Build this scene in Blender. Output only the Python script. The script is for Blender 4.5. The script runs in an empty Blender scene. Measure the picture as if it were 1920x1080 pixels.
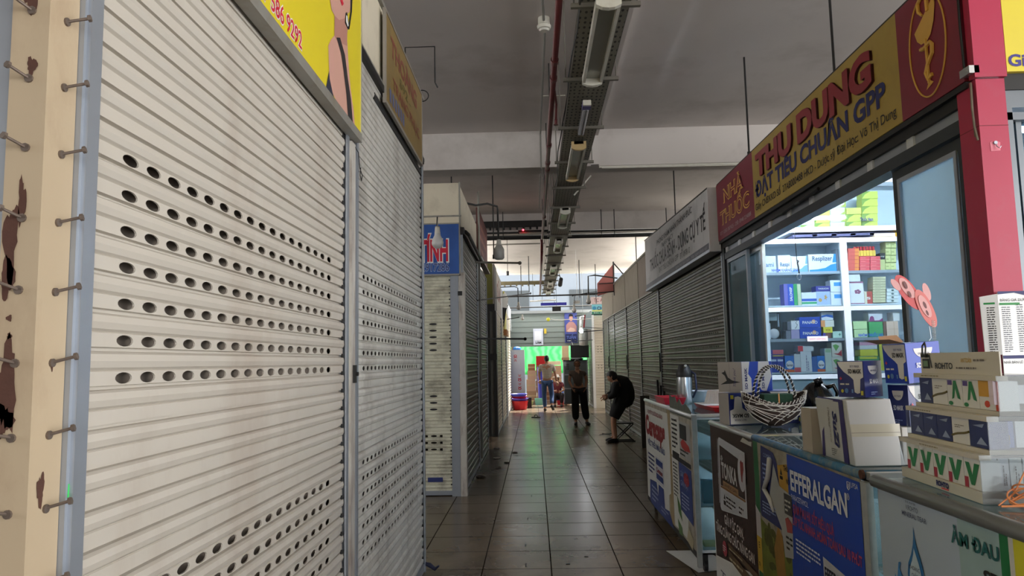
import bpy, math, random
from mathutils import Vector, Matrix
random.seed(11)
PI = math.pi
scene = bpy.context.scene
COL = scene.collection

# ---------------- camera ----------------
cam_data = bpy.data.cameras.new('camera')
cam_data.sensor_width = 36.0
cam_data.lens = 1370.0 / 1920 * 36.0
cam_data.clip_start = 0.05
cam_data.clip_end = 300
cam = bpy.data.objects.new('camera', cam_data)
COL.objects.link(cam)
_yv = Vector((42, 138, 1370)).normalized()
_uv = Vector((-263, (-1370 * 1370 + 42 * 263) / 138, 1370)).normalized()
_xv = _yv.cross(_uv)
_R = Matrix(((_xv[0], _xv[1], _xv[2]), (_yv[0], _yv[1], _yv[2]), (_uv[0], _uv[1], _uv[2])))
_right, _down, _fwd = _R.col[0], _R.col[1], _R.col[2]
_m = Matrix.Identity(4)
for i in range(3):
    _m[i][0], _m[i][1], _m[i][2] = _right[i], -_down[i], -_fwd[i]
_m[2][3] = 1.5
cam.matrix_world = _m
scene.camera = cam

# ---------------- view, world, sun ----------------
scene.view_settings.view_transform = 'Standard'
scene.view_settings.look = 'None'
scene.view_settings.gamma = 1
scene.view_settings.use_curve_mapping = False
scene.view_settings.exposure = 1.1
w = bpy.data.worlds.new('sky')
scene.world = w
w.use_nodes = True
_nt = w.node_tree
_bg = _nt.nodes['Background']
_sky = _nt.nodes.new('ShaderNodeTexSky')
_sky.sky_type = 'HOSEK_WILKIE'
_sky.turbidity = 8
_sky.ground_albedo = 0.4
_sky.sun_direction = Vector((0.25, 0.55, 0.8)).normalized()
_mx = _nt.nodes.new('ShaderNodeMixRGB')
_mx.inputs[0].default_value = 0.85
_mx.inputs[2].default_value = (1.0, 0.985, 0.96, 1)
_nt.links.new(_sky.outputs[0], _mx.inputs[1])
_nt.links.new(_mx.outputs[0], _bg.inputs[0])
_bg.inputs[1].default_value = 3.2
_s = bpy.data.lights.new('sun', 'SUN')
_s.energy = 8.5
_s.angle = math.radians(2)
_s.color = (1.0, 0.95, 0.86)
sun = bpy.data.objects.new('sun', _s)
COL.objects.link(sun)
sun.rotation_euler = Vector((0.30, 0.62, 1.0)).to_track_quat('Z', 'Y').to_euler()

# ---------------- helpers ----------------
def lin(c):
    return tuple(((x / 255) / 12.92 if x / 255 <= 0.04045 else ((x / 255 + 0.055) / 1.055) ** 2.4) for x in c[:3])

_mats = {}
def mat(name, col, rough=0.6, metal=0.0, var=0.10, scale=7.0, bump=0.0, dirt=None, emit=None, spec=None, trans=None):
    """dirt = (colour, amount 0..1, scale, stretch xyz)"""
    if name in _mats:
        return _mats[name]
    m = bpy.data.materials.new(name)
    m.use_nodes = True
    nt = m.node_tree
    b = nt.nodes['Principled BSDF']
    N = nt.nodes.new
    L = nt.links.new
    tc = N('ShaderNodeTexCoord')
    geo = N('ShaderNodeNewGeometry')
    base = lin(col)
    b.inputs['Roughness'].default_value = rough
    b.inputs['Metallic'].default_value = metal
    if spec is not None:
        b.inputs['Specular IOR Level'].default_value = spec
    src = None
    if var > 0:
        n = N('ShaderNodeTexNoise')
        n.inputs['Scale'].default_value = scale
        n.inputs['Detail'].default_value = 5
        L(geo.outputs['Position'], n.inputs['Vector'])
        mx = N('ShaderNodeMixRGB')
        mx.inputs[1].default_value = (*[max(0, x * (1 - var)) for x in base], 1)
        mx.inputs[2].default_value = (*[min(1, x * (1 + var)) for x in base], 1)
        L(n.outputs['Fac'], mx.inputs[0])
        src = mx.outputs[0]
        if bump > 0:
            bp = N('ShaderNodeBump')
            bp.inputs['Strength'].default_value = bump
            bp.inputs['Distance'].default_value = 0.01
            L(n.outputs['Fac'], bp.inputs['Height'])
            L(bp.outputs[0], b.inputs['Normal'])
    if dirt:
        dc, am, sc, st = dirt
        mp = N('ShaderNodeMapping')
        mp.inputs['Scale'].default_value = st
        L(geo.outputs['Position'], mp.inputs['Vector'])
        n2 = N('ShaderNodeTexNoise')
        n2.inputs['Scale'].default_value = sc
        n2.inputs['Detail'].default_value = 8
        n2.inputs['Roughness'].default_value = 0.65
        L(mp.outputs[0], n2.inputs['Vector'])
        r = N('ShaderNodeValToRGB')
        r.color_ramp.elements[0].position = 0.62 - 0.3 * am
        r.color_ramp.elements[0].color = (0, 0, 0, 1)
        r.color_ramp.elements[1].position = 0.80 - 0.2 * am
        r.color_ramp.elements[1].color = (am, am, am, 1)
        L(n2.outputs['Fac'], r.inputs[0])
        m2 = N('ShaderNodeMixRGB')
        if src is not None:
            L(src, m2.inputs[1])
        else:
            m2.inputs[1].default_value = (*base, 1)
        m2.inputs[2].default_value = (*lin(dc), 1)
        L(r.outputs[0], m2.inputs[0])
        src = m2.outputs[0]
    if src is not None:
        L(src, b.inputs['Base Color'])
    else:
        b.inputs['Base Color'].default_value = (*base, 1)
    if emit:
        b.inputs['Emission Color'].default_value = (*lin(emit[0]), 1)
        b.inputs['Emission Strength'].default_value = emit[1]
    _mats[name] = m
    return m

def paint(col, rough=0.55):
    """plain printed / plastic colour"""
    key = 'paint_%d_%d_%d_%d' % (*[int(x) for x in col[:3]], int(rough * 100))
    return mat(key, col, rough=rough, var=0.05, scale=25)

def glass(name, tint=(215, 232, 235), haze=0.0, hazecol=(200, 220, 230), refl=1.0):
    if name in _mats:
        return _mats[name]
    m = bpy.data.materials.new(name)
    m.use_nodes = True
    nt = m.node_tree
    nt.nodes.clear()
    N = nt.nodes.new
    L = nt.links.new
    out = N('ShaderNodeOutputMaterial')
    tr = N('ShaderNodeBsdfTransparent'); tr.inputs[0].default_value = (*lin(tint), 1)
    gl = N('ShaderNodeBsdfGlossy'); gl.inputs[1].default_value = 0.03
    fr = N('ShaderNodeFresnel'); fr.inputs[0].default_value = 1.45
    geo = N('ShaderNodeNewGeometry')
    no = N('ShaderNodeTexNoise'); no.inputs['Scale'].default_value = 3
    L(geo.outputs['Position'], no.inputs['Vector'])
    mu = N('ShaderNodeMath'); mu.operation = 'MULTIPLY'; mu.inputs[1].default_value = refl
    L(fr.outputs[0], mu.inputs[0])
    mx = N('ShaderNodeMixShader')
    L(mu.outputs[0], mx.inputs[0]); L(tr.outputs[0], mx.inputs[1]); L(gl.outputs[0], mx.inputs[2])
    last = mx
    if haze > 0:
        di = N('ShaderNodeBsdfDiffuse'); di.inputs[0].default_value = (*lin(hazecol), 1)
        ts = N('ShaderNodeBsdfTranslucent'); ts.inputs[0].default_value = (*lin(hazecol), 1)
        a = N('ShaderNodeMixShader'); a.inputs[0].default_value = 0.6
        L(di.outputs[0], a.inputs[1]); L(ts.outputs[0], a.inputs[2])
        hm = N('ShaderNodeMath'); hm.operation = 'MULTIPLY_ADD'
        hm.inputs[1].default_value = 0.25 * haze; hm.inputs[2].default_value = haze * 0.87
        L(no.outputs['Fac'], hm.inputs[0])
        b2 = N('ShaderNodeMixShader')
        L(hm.outputs[0], b2.inputs[0]); L(mx.outputs[0], b2.inputs[1]); L(a.outputs[0], b2.inputs[2])
        last = b2
    L(last.outputs[0], out.inputs[0])
    _mats[name] = m
    return m

class Fr:
    """a flat frame: origin, u (right), v (up), n (towards the viewer of the face)"""
    def __init__(s, o, u, v, n):
        s.o, s.u, s.v, s.n = Vector(o), Vector(u), Vector(v), Vector(n)
    def p(s, a, b, c=0.0):
        return s.o + s.u * a + s.v * b + s.n * c
    def sub(s, a, b, c=0.0):
        return Fr(s.p(a, b, c), s.u, s.v, s.n)
    def rot(s, deg):
        r = math.radians(deg)
        return Fr(s.o, s.u * math.cos(r) + s.v * math.sin(r), s.v * math.cos(r) - s.u * math.sin(r), s.n)
def FR(x, y, z): return Fr((x, y, z), (0, -1, 0), (0, 0, 1), (-1, 0, 0))      # on the right-hand row, seen from the aisle
def FL(x, y, z): return Fr((x, y, z), (0, 1, 0), (0, 0, 1), (1, 0, 0))        # on the left-hand row
def FF(x, y, z): return Fr((x, y, z), (1, 0, 0), (0, 0, 1), (0, -1, 0))       # facing the camera end

class MB:
    def __init__(s): s.v, s.f, s.m = [], [], []
    def add(s, vs, fs, mi=0):
        k = len(s.v)
        s.v += [tuple(q) for q in vs]
        for f in fs:
            s.f.append(tuple(i + k for i in f)); s.m.append(mi)
        return s
    def hexa(s, P, mi=0):
        return s.add(P, [(0, 3, 2, 1), (4, 5, 6, 7), (0, 1, 5, 4), (1, 2, 6, 5), (2, 3, 7, 6), (3, 0, 4, 7)], mi)
    def box(s, x0, y0, z0, x1, y1, z1, mi=0):
        x0, x1 = min(x0, x1), max(x0, x1); y0, y1 = min(y0, y1), max(y0, y1); z0, z1 = min(z0, z1), max(z0, z1)
        return s.hexa([(x0, y0, z0), (x1, y0, z0), (x1, y1, z0), (x0, y1, z0), (x0, y0, z1), (x1, y0, z1), (x1, y1, z1), (x0, y1, z1)], mi)
    def fbox(s, fr, a0, b0, c0, a1, b1, c1, mi=0):
        P = [fr.p(a, b, c) for (a, b, c) in ((a0, b0, c0), (a1, b0, c0), (a1, b0, c1), (a0, b0, c1), (a0, b1, c0), (a1, b1, c0), (a1, b1, c1), (a0, b1, c1))]
        return s.add(P, [(0, 1, 2, 3), (4, 7, 6, 5), (0, 4, 5, 1), (1, 5, 6, 2), (2, 6, 7, 3), (3, 7, 4, 0)], mi)
    def prism(s, fr, poly, c0, c1, mi=0):
        n = len(poly)
        ar = sum(poly[i][0] * poly[(i + 1) % n][1] - poly[(i + 1) % n][0] * poly[i][1] for i in range(n))
        if ar < 0: poly = poly[::-1]
        P = [fr.p(a, b, c0) for a, b in poly] + [fr.p(a, b, c1) for a, b in poly]
        F = [tuple(range(n - 1, -1, -1)), tuple(range(n, 2 * n))] + [(i, (i + 1) % n, n + (i + 1) % n, n + i) for i in range(n)]
        return s.add(P, F, mi)
    def cyl(s, p0, p1, r0, r1=None, n=12, mi=0, cap=True):
        r1 = r0 if r1 is None else r1
        p0, p1 = Vector(p0), Vector(p1)
        d = (p1 - p0).normalized()
        a = d.orthogonal().normalized(); b = d.cross(a)
        P = []
        for c, r in ((p0, r0), (p1, r1)):
            for i in range(n):
                t = 2 * PI * i / n
                P.append(c + a * (r * math.cos(t)) + b * (r * math.sin(t)))
        F = [(i, (i + 1) % n, n + (i + 1) % n, n + i) for i in range(n)]
        if cap: F += [tuple(range(n - 1, -1, -1)), tuple(range(n, 2 * n))]
        return s.add(P, F, mi)
    def tube(s, pts, r, n=8, mi=0):
        pts = [Vector(p) for p in pts]
        rr = r if isinstance(r, (list, tuple)) else [r] * len(pts)
        P, F = [], []
        a = None
        for i, p in enumerate(pts):
            d = (pts[min(i + 1, len(pts) - 1)] - pts[max(i - 1, 0)])
            if d.length < 1e-9: d = Vector((0, 0, 1))
            d.normalize()
            if a is None: a = d.orthogonal().normalized()
            else:
                a = a - d * a.dot(d)
                a = a.normalized() if a.length > 1e-6 else d.orthogonal().normalized()
            b = d.cross(a)
            for k in range(n):
                t = 2 * PI * k / n
                P.append(p + a * (rr[i] * math.cos(t)) + b * (rr[i] * math.sin(t)))
        m = len(pts)
        for i in range(m - 1):
            for k in range(n):
                F.append((i * n + k, i * n + (k + 1) % n, (i + 1) * n + (k + 1) % n, (i + 1) * n + k))
        F += [tuple(range(n - 1, -1, -1)), tuple(range((m - 1) * n, m * n))]
        return s.add(P, F, mi)
    def lathe(s, prof, c, n=24, mi=0, axis=None):
        c = Vector(c)
        P, F = [], []
        for r, z in prof:
            for k in range(n):
                t = 2 * PI * k / n
                P.append(c + Vector((r * math.cos(t), r * math.sin(t), z)))
        m = len(prof)
        for i in range(m - 1):
            for k in range(n):
                F.append((i * n + k, i * n + (k + 1) % n, (i + 1) * n + (k + 1) % n, (i + 1) * n + k))
        return s.add(P, F, mi)
    def ball(s, c, r, n=14, mi=0, f=None):
        c = Vector(c)
        r = r if isinstance(r, (tuple, list)) else (r, r, r)
        P, F = [], []
        h = n // 2 + 1
        for i in range(h + 1):
            a = PI * i / h
            for k in range(n):
                t = 2 * PI * k / n
                q = Vector((math.sin(a) * math.cos(t), math.sin(a) * math.sin(t), -math.cos(a)))
                if f: q = f(q)
                P.append(c + Vector((q.x * r[0], q.y * r[1], q.z * r[2])))
        for i in range(h):
            for k in range(n):
                F.append((i * n + k, i * n + (k + 1) % n, (i + 1) * n + (k + 1) % n, (i + 1) * n + k))
        return s.add(P, F, mi)
    def build(s, name, mats, parent=None, smooth=False, bevel=0, kind=None):
        if not isinstance(mats, (list, tuple)): mats = [mats]
        me = bpy.data.meshes.new(name)
        xs = [q[0] for q in s.v]; ys = [q[1] for q in s.v]; zs = [q[2] for q in s.v]
        c = Vector(((min(xs) + max(xs)) / 2, (min(ys) + max(ys)) / 2, min(zs)))
        me.from_pydata([(q[0] - c.x, q[1] - c.y, q[2] - c.z) for q in s.v], [], s.f)
        for m_ in mats: me.materials.append(m_)
        if len(mats) > 1: me.polygons.foreach_set('material_index', s.m)
        if smooth:
            me.polygons.foreach_set('use_smooth', [True] * len(me.polygons))
        me.validate()
        me.update()
        o = bpy.data.objects.new(name, me)
        COL.objects.link(o)
        o['wl'] = list(c)
        if parent is not None:
            o.parent = parent
            o.location = c - Vector(parent['wl'])
        else:
            o.location = c
        if bevel:
            b = o.modifiers.new('bevel', 'BEVEL'); b.width = bevel; b.segments = 2; b.limit_method = 'ANGLE'
        if smooth == 'auto':
            pass
        if kind: o['kind'] = kind
        return o

def T(name, label, cat, loc, group=None):
    o = bpy.data.objects.new(name, None)
    o.empty_display_size = 0.05
    COL.objects.link(o)
    o.location = loc
    o['wl'] = list(loc)
    o['label'] = label; o['category'] = cat
    if group: o['group'] = group
    return o
def tag(o, label, cat, group=None, kind=None):
    o['label'] = label; o['category'] = cat
    if group: o['group'] = group
    if kind: o['kind'] = kind
    return o
def box(name, m, x0, y0, z0, x1, y1, z1, parent=None, kind=None, bevel=0):
    return MB().box(x0, y0, z0, x1, y1, z1).build(name, m, parent, bevel=bevel, kind=kind)

# ---- lettering ----
_fc = bpy.data.curves.new('lettering_source', 'FONT')
_fo = bpy.data.objects.new('lettering_source', _fc)
COL.objects.link(_fo)
_tcache = {}
def glyphs(s, bold=0.0):
    k = (s, bold)
    if k in _tcache: return _tcache[k]
    _fc.body = s; _fc.offset = bold; _fc.resolution_u = 3
    bpy.context.view_layer.update()
    dg = bpy.context.evaluated_depsgraph_get()
    ev = _fo.evaluated_get(dg)
    me = ev.to_mesh()
    vs = [(v.co.x, v.co.y) for v in me.vertices]
    fs = [tuple(p.vertices) for p in me.polygons]
    ev.to_mesh_clear()
    _tcache[k] = (vs, fs)
    return vs, fs
_hv, _ = glyphs('H')
CAP = max(v[1] for v in _hv)
def letters(mb, s, fr, a, b, h, w=None, c=0.002, bold=0.0, shear=0.0, mi=0, align='L'):
    vs, fs = glyphs(s, bold)
    if not vs: return
    x0 = min(v[0] for v in vs); x1 = max(v[0] for v in vs)
    k = h / CAP
    kx = (w / (x1 - x0)) if w else k
    W = (x1 - x0) * kx
    if align == 'C': a -= W / 2
    if align == 'R': a -= W
    mb.add([fr.p(a + (x - x0) * kx + shear * y * k, b + y * k, c) for x, y in vs], fs, mi)
def text(s, fr, a, b, h, m, parent, w=None, c=0.002, bold=0.0, shear=0.0, align='L', label=None):
    mb = MB()
    letters(mb, s, fr, a, b, h, w, c, bold, shear, 0, align)
    o = mb.build('lettering', m, parent)
    if label: o['label'] = label
    return o
def fine_print(mb, fr, a, b, w, h, rows, mi=0, c=0.0018, fill=0.9, seed=1):
    """lines of print too small to read in the photograph: word-like dashes"""
    rnd = random.Random(seed)
    lh = h / rows
    for r in range(rows):
        y = b + h - (r + 0.75) * lh
        x = a
        end = a + w * (fill if r < rows - 1 else fill * 0.6)
        while x < end:
            ww = rnd.uniform(0.5, 2.2) * lh
            x2 = min(x + ww, end)
            if x2 - x > lh * 0.2:
                mb.add([fr.p(x, y, c), fr.p(x2, y, c), fr.p(x2, y + lh * 0.42, c), fr.p(x, y + lh * 0.42, c)], [(0, 1, 2, 3)], mi)
            x = x2 + lh * 0.35
def flat(mb, fr, poly, c=0.001, mi=0):
    n = len(poly)
    ar = sum(poly[i][0] * poly[(i + 1) % n][1] - poly[(i + 1) % n][0] * poly[i][1] for i in range(n))
    if ar < 0: poly = poly[::-1]
    mb.add([fr.p(a, b, c) for a, b in poly], [tuple(range(n))], mi)
def rect(a0, b0, a1, b1): return [(a0, b0), (a1, b0), (a1, b1), (a0, b1)]
def ell(ca, cb, ra, rb, n=24, t0=0, t1=360):
    full = (t1 - t0) >= 360
    k = n if full else n + 1
    return [(ca + ra * math.cos(math.radians(t0 + (t1 - t0) * i / n)), cb + rb * math.sin(math.radians(t0 + (t1 - t0) * i / n))) for i in range(k)]

# ---- shared materials ----
M_slat = mat('slat_cream', (196, 190, 180), rough=0.42, var=0.06, scale=3, dirt=((150, 128, 110), 0.35, 2.2, (1, 1.2, 0.35)))
M_slat2 = mat('slat_grey', (204, 202, 195), rough=0.45, metal=0.0, var=0.08, scale=4, dirt=((110, 100, 90), 0.5, 3.0, (1, 1.5, 0.4)))
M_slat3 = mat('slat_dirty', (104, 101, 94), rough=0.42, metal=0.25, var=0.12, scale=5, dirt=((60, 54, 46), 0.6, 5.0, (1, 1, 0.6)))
M_slatf = mat('slat_front', (216, 214, 194), rough=0.5, var=0.07, scale=5, dirt=((88, 76, 60), 0.6, 5.0, (1, 1, 1.3)))
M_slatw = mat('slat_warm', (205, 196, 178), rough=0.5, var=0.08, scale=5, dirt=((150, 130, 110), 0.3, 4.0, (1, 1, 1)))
M_cream = mat('cream_paint', (188, 170, 143), rough=0.55, var=0.06, scale=6, bump=0.1, dirt=((120, 78, 52), 0.32, 5.0, (1, 1, 0.6)))
M_creamflat = mat('cream_board', (212, 203, 182), rough=0.7, var=0.07, scale=4, dirt=((110, 96, 80), 0.3, 4.0, (1, 1, 0.7)))
M_rust = mat('rust', (86, 56, 46), rough=0.85, var=0.25, scale=30, bump=0.4)
M_galv = mat('galvanised', (165, 172, 182), rough=0.38, metal=0.55, var=0.08, scale=12)
M_alu = mat('aluminium', (205, 208, 210), rough=0.28, metal=0.8, var=0.06, scale=9)
M_aluw = mat('white_aluminium', (222, 226, 230), rough=0.32, metal=0.3, var=0.05, scale=9)
M_darkmetal = mat('dark_metal', (46, 46, 46), rough=0.5, metal=0.4, var=0.2, scale=12)
M_darkframe = mat('dark_frame', (52, 58, 62), rough=0.4, metal=0.3, var=0.1, scale=9)
M_black = mat('black_paint', (22, 22, 24), rough=0.5, var=0.1)
M_inside_shade = mat('stall_inside_shade', (70, 64, 58), rough=0.9, var=0.15)  # dark colour stands in for shade inside the closed stalls
M_post = mat('grey_post', (150, 148, 140), rough=0.5, metal=0.2, var=0.1, dirt=((90, 70, 55), 0.4, 9.0, (1, 1, 0.4)))
M_white = paint((228, 228, 226))
M_plastic_w = mat('white_plastic', (226, 226, 222), rough=0.35, var=0.04)

# ---------------- the hall ----------------
def floor_mat():
    m = bpy.data.materials.new('floor_tiles'); m.use_nodes = True
    nt = m.node_tree; N = nt.nodes.new; L = nt.links.new
    b = nt.nodes['Principled BSDF']
    geo = N('ShaderNodeNewGeometry')
    mp = N('ShaderNodeMapping'); mp.inputs['Location'].default_value = (-0.09, 0, 0)
    L(geo.outputs['Position'], mp.inputs['Vector'])
    br = N('ShaderNodeTexBrick'); br.offset = 0; br.squash = 1
    br.inputs['Scale'].default_value = 1; br.inputs['Brick Width'].default_value = 0.5; br.inputs['Row Height'].default_value = 0.5
    br.inputs['Mortar Size'].default_value = 0.0048; br.inputs['Mortar Smooth'].default_value = 0.1; br.inputs['Bias'].default_value = 0
    br.inputs['Color1'].default_value = (*lin((112, 98, 81)), 1)
    br.inputs['Color2'].default_value = (*lin((104, 91, 75)), 1)
    br.inputs['Mortar'].default_value = (*lin((44, 38, 33)), 1)
    L(mp.outputs[0], br.inputs['Vector'])
    n = N('ShaderNodeTexNoise'); n.inputs['Scale'].default_value = 1.3; n.inputs['Detail'].default_value = 9; n.inputs['Roughness'].default_value = 0.6
    L(geo.outputs['Position'], n.inputs['Vector'])
    r = N('ShaderNodeValToRGB'); r.color_ramp.elements[0].position = 0.40; r.color_ramp.elements[1].position = 0.72
    r.color_ramp.elements[0].color = (1, 1, 1, 1); r.color_ramp.elements[1].color = (*lin((150, 134, 116)), 1)
    L(n.outputs['Fac'], r.inputs[0])
    mx = N('ShaderNodeMixRGB'); mx.blend_type = 'MULTIPLY'; mx.inputs[0].default_value = 0.8
    L(br.outputs['Color'], mx.inputs[1]); L(r.outputs[0], mx.inputs[2])
    n2 = N('ShaderNodeTexNoise'); n2.inputs['Scale'].default_value = 26; n2.inputs['Detail'].default_value = 6
    L(geo.outputs['Position'], n2.inputs['Vector'])
    r2 = N('ShaderNodeValToRGB'); r2.color_ramp.elements[0].position = 0.66; r2.color_ramp.elements[1].position = 0.75
    r2.color_ramp.elements[0].color = (1, 1, 1, 1); r2.color_ramp.elements[1].color = (0.45, 0.42, 0.4, 1)
    L(n2.outputs['Fac'], r2.inputs[0])
    mx2 = N('ShaderNodeMixRGB'); mx2.blend_type = 'MULTIPLY'; mx2.inputs[0].default_value = 0.5
    L(mx.outputs[0], mx2.inputs[1]); L(r2.outputs[0], mx2.inputs[2])
    L(mx2.outputs[0], b.inputs['Base Color'])
    mr = N('ShaderNodeMapRange'); mr.inputs[3].default_value = 0.14; mr.inputs[4].default_value = 0.36
    L(n.outputs['Fac'], mr.inputs[0])
    ro = N('ShaderNodeMath'); ro.operation = 'MAXIMUM'; L(mr.outputs[0], ro.inputs[0]); L(br.outputs['Fac'], ro.inputs[1]); L(ro.outputs[0], b.inputs['Roughness'])
    sp = N('ShaderNodeMapRange'); sp.inputs[3].default_value = 0.34; sp.inputs[4].default_value = 0.0; L(br.outputs['Fac'], sp.inputs[0]); L(sp.outputs[0], b.inputs['Specular IOR Level'])
    bp = N('ShaderNodeBump'); bp.inputs['Strength'].default_value = 0.25; bp.inputs['Distance'].default_value = 0.004
    inv = N('ShaderNodeMath'); inv.operation = 'SUBTRACT'; inv.inputs[0].default_value = 1
    L(br.outputs['Fac'], inv.inputs[1]); L(inv.outputs[0], bp.inputs['Height']); L(bp.outputs[0], b.inputs['Normal'])
    return m
M_floor = floor_mat()
box('floor', M_floor, -9, -6, -0.2, 12, 27.2, 0, kind='structure')
M_yard = mat('yard_concrete', (190, 184, 170), rough=0.8, var=0.15, scale=2)
box('ground', M_yard, -14, 27.2, -0.2, 16, 60, -0.02, kind='structure')
M_ceil = mat('ceiling_plaster', (206, 199, 195), rough=0.85, var=0.10, scale=1.2, dirt=((130, 122, 114), 0.35, 0.9, (1, 1, 1)))
M_beam = mat('beam_plaster', (196, 190, 186), rough=0.8, var=0.06, scale=1.5, dirt=((120, 112, 104), 0.3, 1.6, (1, 1, 1)))
M_beam = mat('beam_plaster', (196, 190, 186), rough=0.8, var=0.06, scale=1.5, dirt=((120, 112, 104), 0.3, 1.6, (1, 1, 1)))
box('ceiling', M_ceil, -9, -6, 4.4, 12, 14.5, 4.7, kind='structure')
box('ceiling_far', M_ceil, -1.7, 14.5, 4.4, 3.5, 24.3, 4.7, kind='structure')  # hidden side edges cut back so daylight falls past the slab
box('ceiling_beam', M_beam, -9, 9.0, 3.93, 12, 9.34, 4.4, kind='structure')
box('ceiling_beam', M_beam, -9, 14.15, 4.0, 12, 14.5, 4.4, kind='structure')
M_hall = mat('hall_wall', (150, 146, 138), rough=0.85, var=0.1)
box('wall_front_blocker', M_hall, -9, -6.2, 0, 2.0, -6, 4.7, kind='structure')  # added wall out of view; blocks part of the daylight from behind
box('wall_left_unseen', M_hall, -9.2, -6, 0, -9, 25.4, 2.9, kind='structure')  # unseen side wall, kept low so daylight enters over it
box('wall_right_unseen', M_hall, 12, 5.5, 0, 12.2, 25.4, 2.9, kind='structure')  # unseen too; low top and near opening let side daylight through
# header wall closing the end of the aisle
M_header = mat('header_board', (128, 138, 133), rough=0.6, var=0.04, scale=2)
hd = MB()
hd.box(-3, 26.0, 2.03, 5, 26.1, 3.2)
for k in range(6):
    hd.box(-1.3, 25.985, 2.16 + k * 0.19, 3.6, 26.0, 2.17 + k * 0.19)
hd.build('wall_back', M_header, kind='structure')
box('trim_1', mat('pale_pipe', (130, 134, 134), rough=0.5), -3, 25.9, 3.2, 5, 26.1, 3.3, kind='structure')
box('wall_side_left', M_hall, -3, 26.0, 0, -0.95, 26.1, 2.03, kind='structure')
box('wall_side_right', M_hall, 2.6, 26.0, 0, 5, 26.1, 2.03, kind='structure')
# ---------------- roller shutters ----------------
PROF = [(-0.013, 0.0), (-0.013, 0.045), (0.0, 0.065), (0.0, 0.43), (-0.004, 0.455), (0.004, 0.53), (0.0085, 0.70), (0.0055, 0.88), (-0.002, 0.945), (-0.013, 0.965), (-0.013, 1.0)]
def curtain_mesh(fr, W, n, p, z0, rows, hole, x_first, n_holes, spacing, solid=0.0):
    mb = MB()
    for i in range(n):
        zb = z0 + i * p
        for j in range(len(PROF) - 1):
            if j == 2 and i in rows:
                continue
            (c0, t0), (c1, t1) = PROF[j], PROF[j + 1]
            mb.add([fr.p(0, zb + t0 * p, c0), fr.p(W, zb + t0 * p, c0), fr.p(W, zb + t1 * p, c1), fr.p(0, zb + t1 * p, c1)], [(0, 1, 2, 3)])
        if i in rows:
            b0, b1 = zb + 0.065 * p, zb + 0.43 * p
            bc = (b0 + b1) / 2
            hw, hh = hole
            xs = [x_first + k * spacing for k in range(n_holes)]
            L0 = xs[0] - spacing / 2; R0 = xs[-1] + spacing / 2
            for (a, b) in ((0, L0), (R0, W)):
                if b > a: mb.add([fr.p(a, b0), fr.p(b, b0), fr.p(b, b1), fr.p(a, b1)], [(0, 1, 2, 3)])
            K = 16
            for xc in xs:
                inner, outer = [], []
                for k in range(K):
                    t = 2 * PI * (k + 0.5) / K
                    ct, st = math.cos(t), math.sin(t)
                    ix = hw / 2 * ct
                    iy = hh / 2 * st
                    sx, sy = spacing / 2, (b1 - b0) / 2
                    kk = min(sx / abs(ct) if abs(ct) > 1e-6 else 9, sy / abs(st) if abs(st) > 1e-6 else 9)
                    inner.append((xc + ix, bc + iy)); outer.append((xc + ct * kk, bc + st * kk))
                # pin the cell corners
                q = K // 4
                for cx, cy, ks in ((1, 1, 1), (-1, 1, 6), (-1, -1, 9), (1, -1, 14)):
                    outer[ks] = (xc + cx * spacing / 2, bc + cy * (b1 - b0) / 2)
                P = [fr.p(a, b) for a, b in inner] + [fr.p(a, b) for a, b in outer]
                mb.add(P, [(k, K + k, K + (k + 1) % K, (k + 1) % K) for k in range(K)])
                # rolled lip of the hole
                P = [fr.p(a, b) for a, b in inner] + [fr.p(a, b, -0.004) for a, b in inner]
                mb.add(P, [(k, (k + 1) % K, K + (k + 1) % K, K + k) for k in range(K)])
    return mb

def shutter(label, fr, W, H, m, p=0.0755, z0=0.06, rows=(), hole=(0.062, 0.0235), x_first=0.15, n_holes=16, spacing=0.0935, rail=None, group=None, rails=(1, 1), ends=True, loc=None):
    """fr: frame with the origin at the floor, left edge of the curtain"""
    t = T('roller_shutter', label, 'roller shutter', fr.p(W / 2, 0, 0), group)
    n = int((H - z0) / p) + 1
    cm = curtain_mesh(fr, W, n, p, z0, set(rows), hole, x_first, n_holes, spacing)
    if ends:
        for i in range(n):
            for xx in (0.008, W - 0.024): cm.fbox(fr, xx, z0 + i * p - 0.006, -0.002, xx + 0.014, z0 + i * p + 0.010, 0.008, 1)
    cm.build('shutter_curtain', [m, M_darkmetal], t)
    b = MB(); b.fbox(fr, 0.0, 0.012, -0.012, W, 0.06, 0.014)
    b.build('bottom_bar', M_galv if rail is None else rail, t)
    for k, (x0, x1) in enumerate(((-0.028, 0.008), (W - 0.008, W + 0.028))):
        if rails[k]:
            g = MB()
            g.fbox(fr, x0, 0, -0.02, x1, H, -0.014)
            g.fbox(fr, x0, 0, 0.012, x1, H, 0.02)
            xo = x0 if k == 0 else x1 - 0.005
            g.fbox(fr, xo, 0, -0.014, xo + 0.005, H, 0.012)
            g.build('guide_rail', rail or M_galv, t)
    return t

# ===== left row, first stall =====
LX = -0.84
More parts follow.
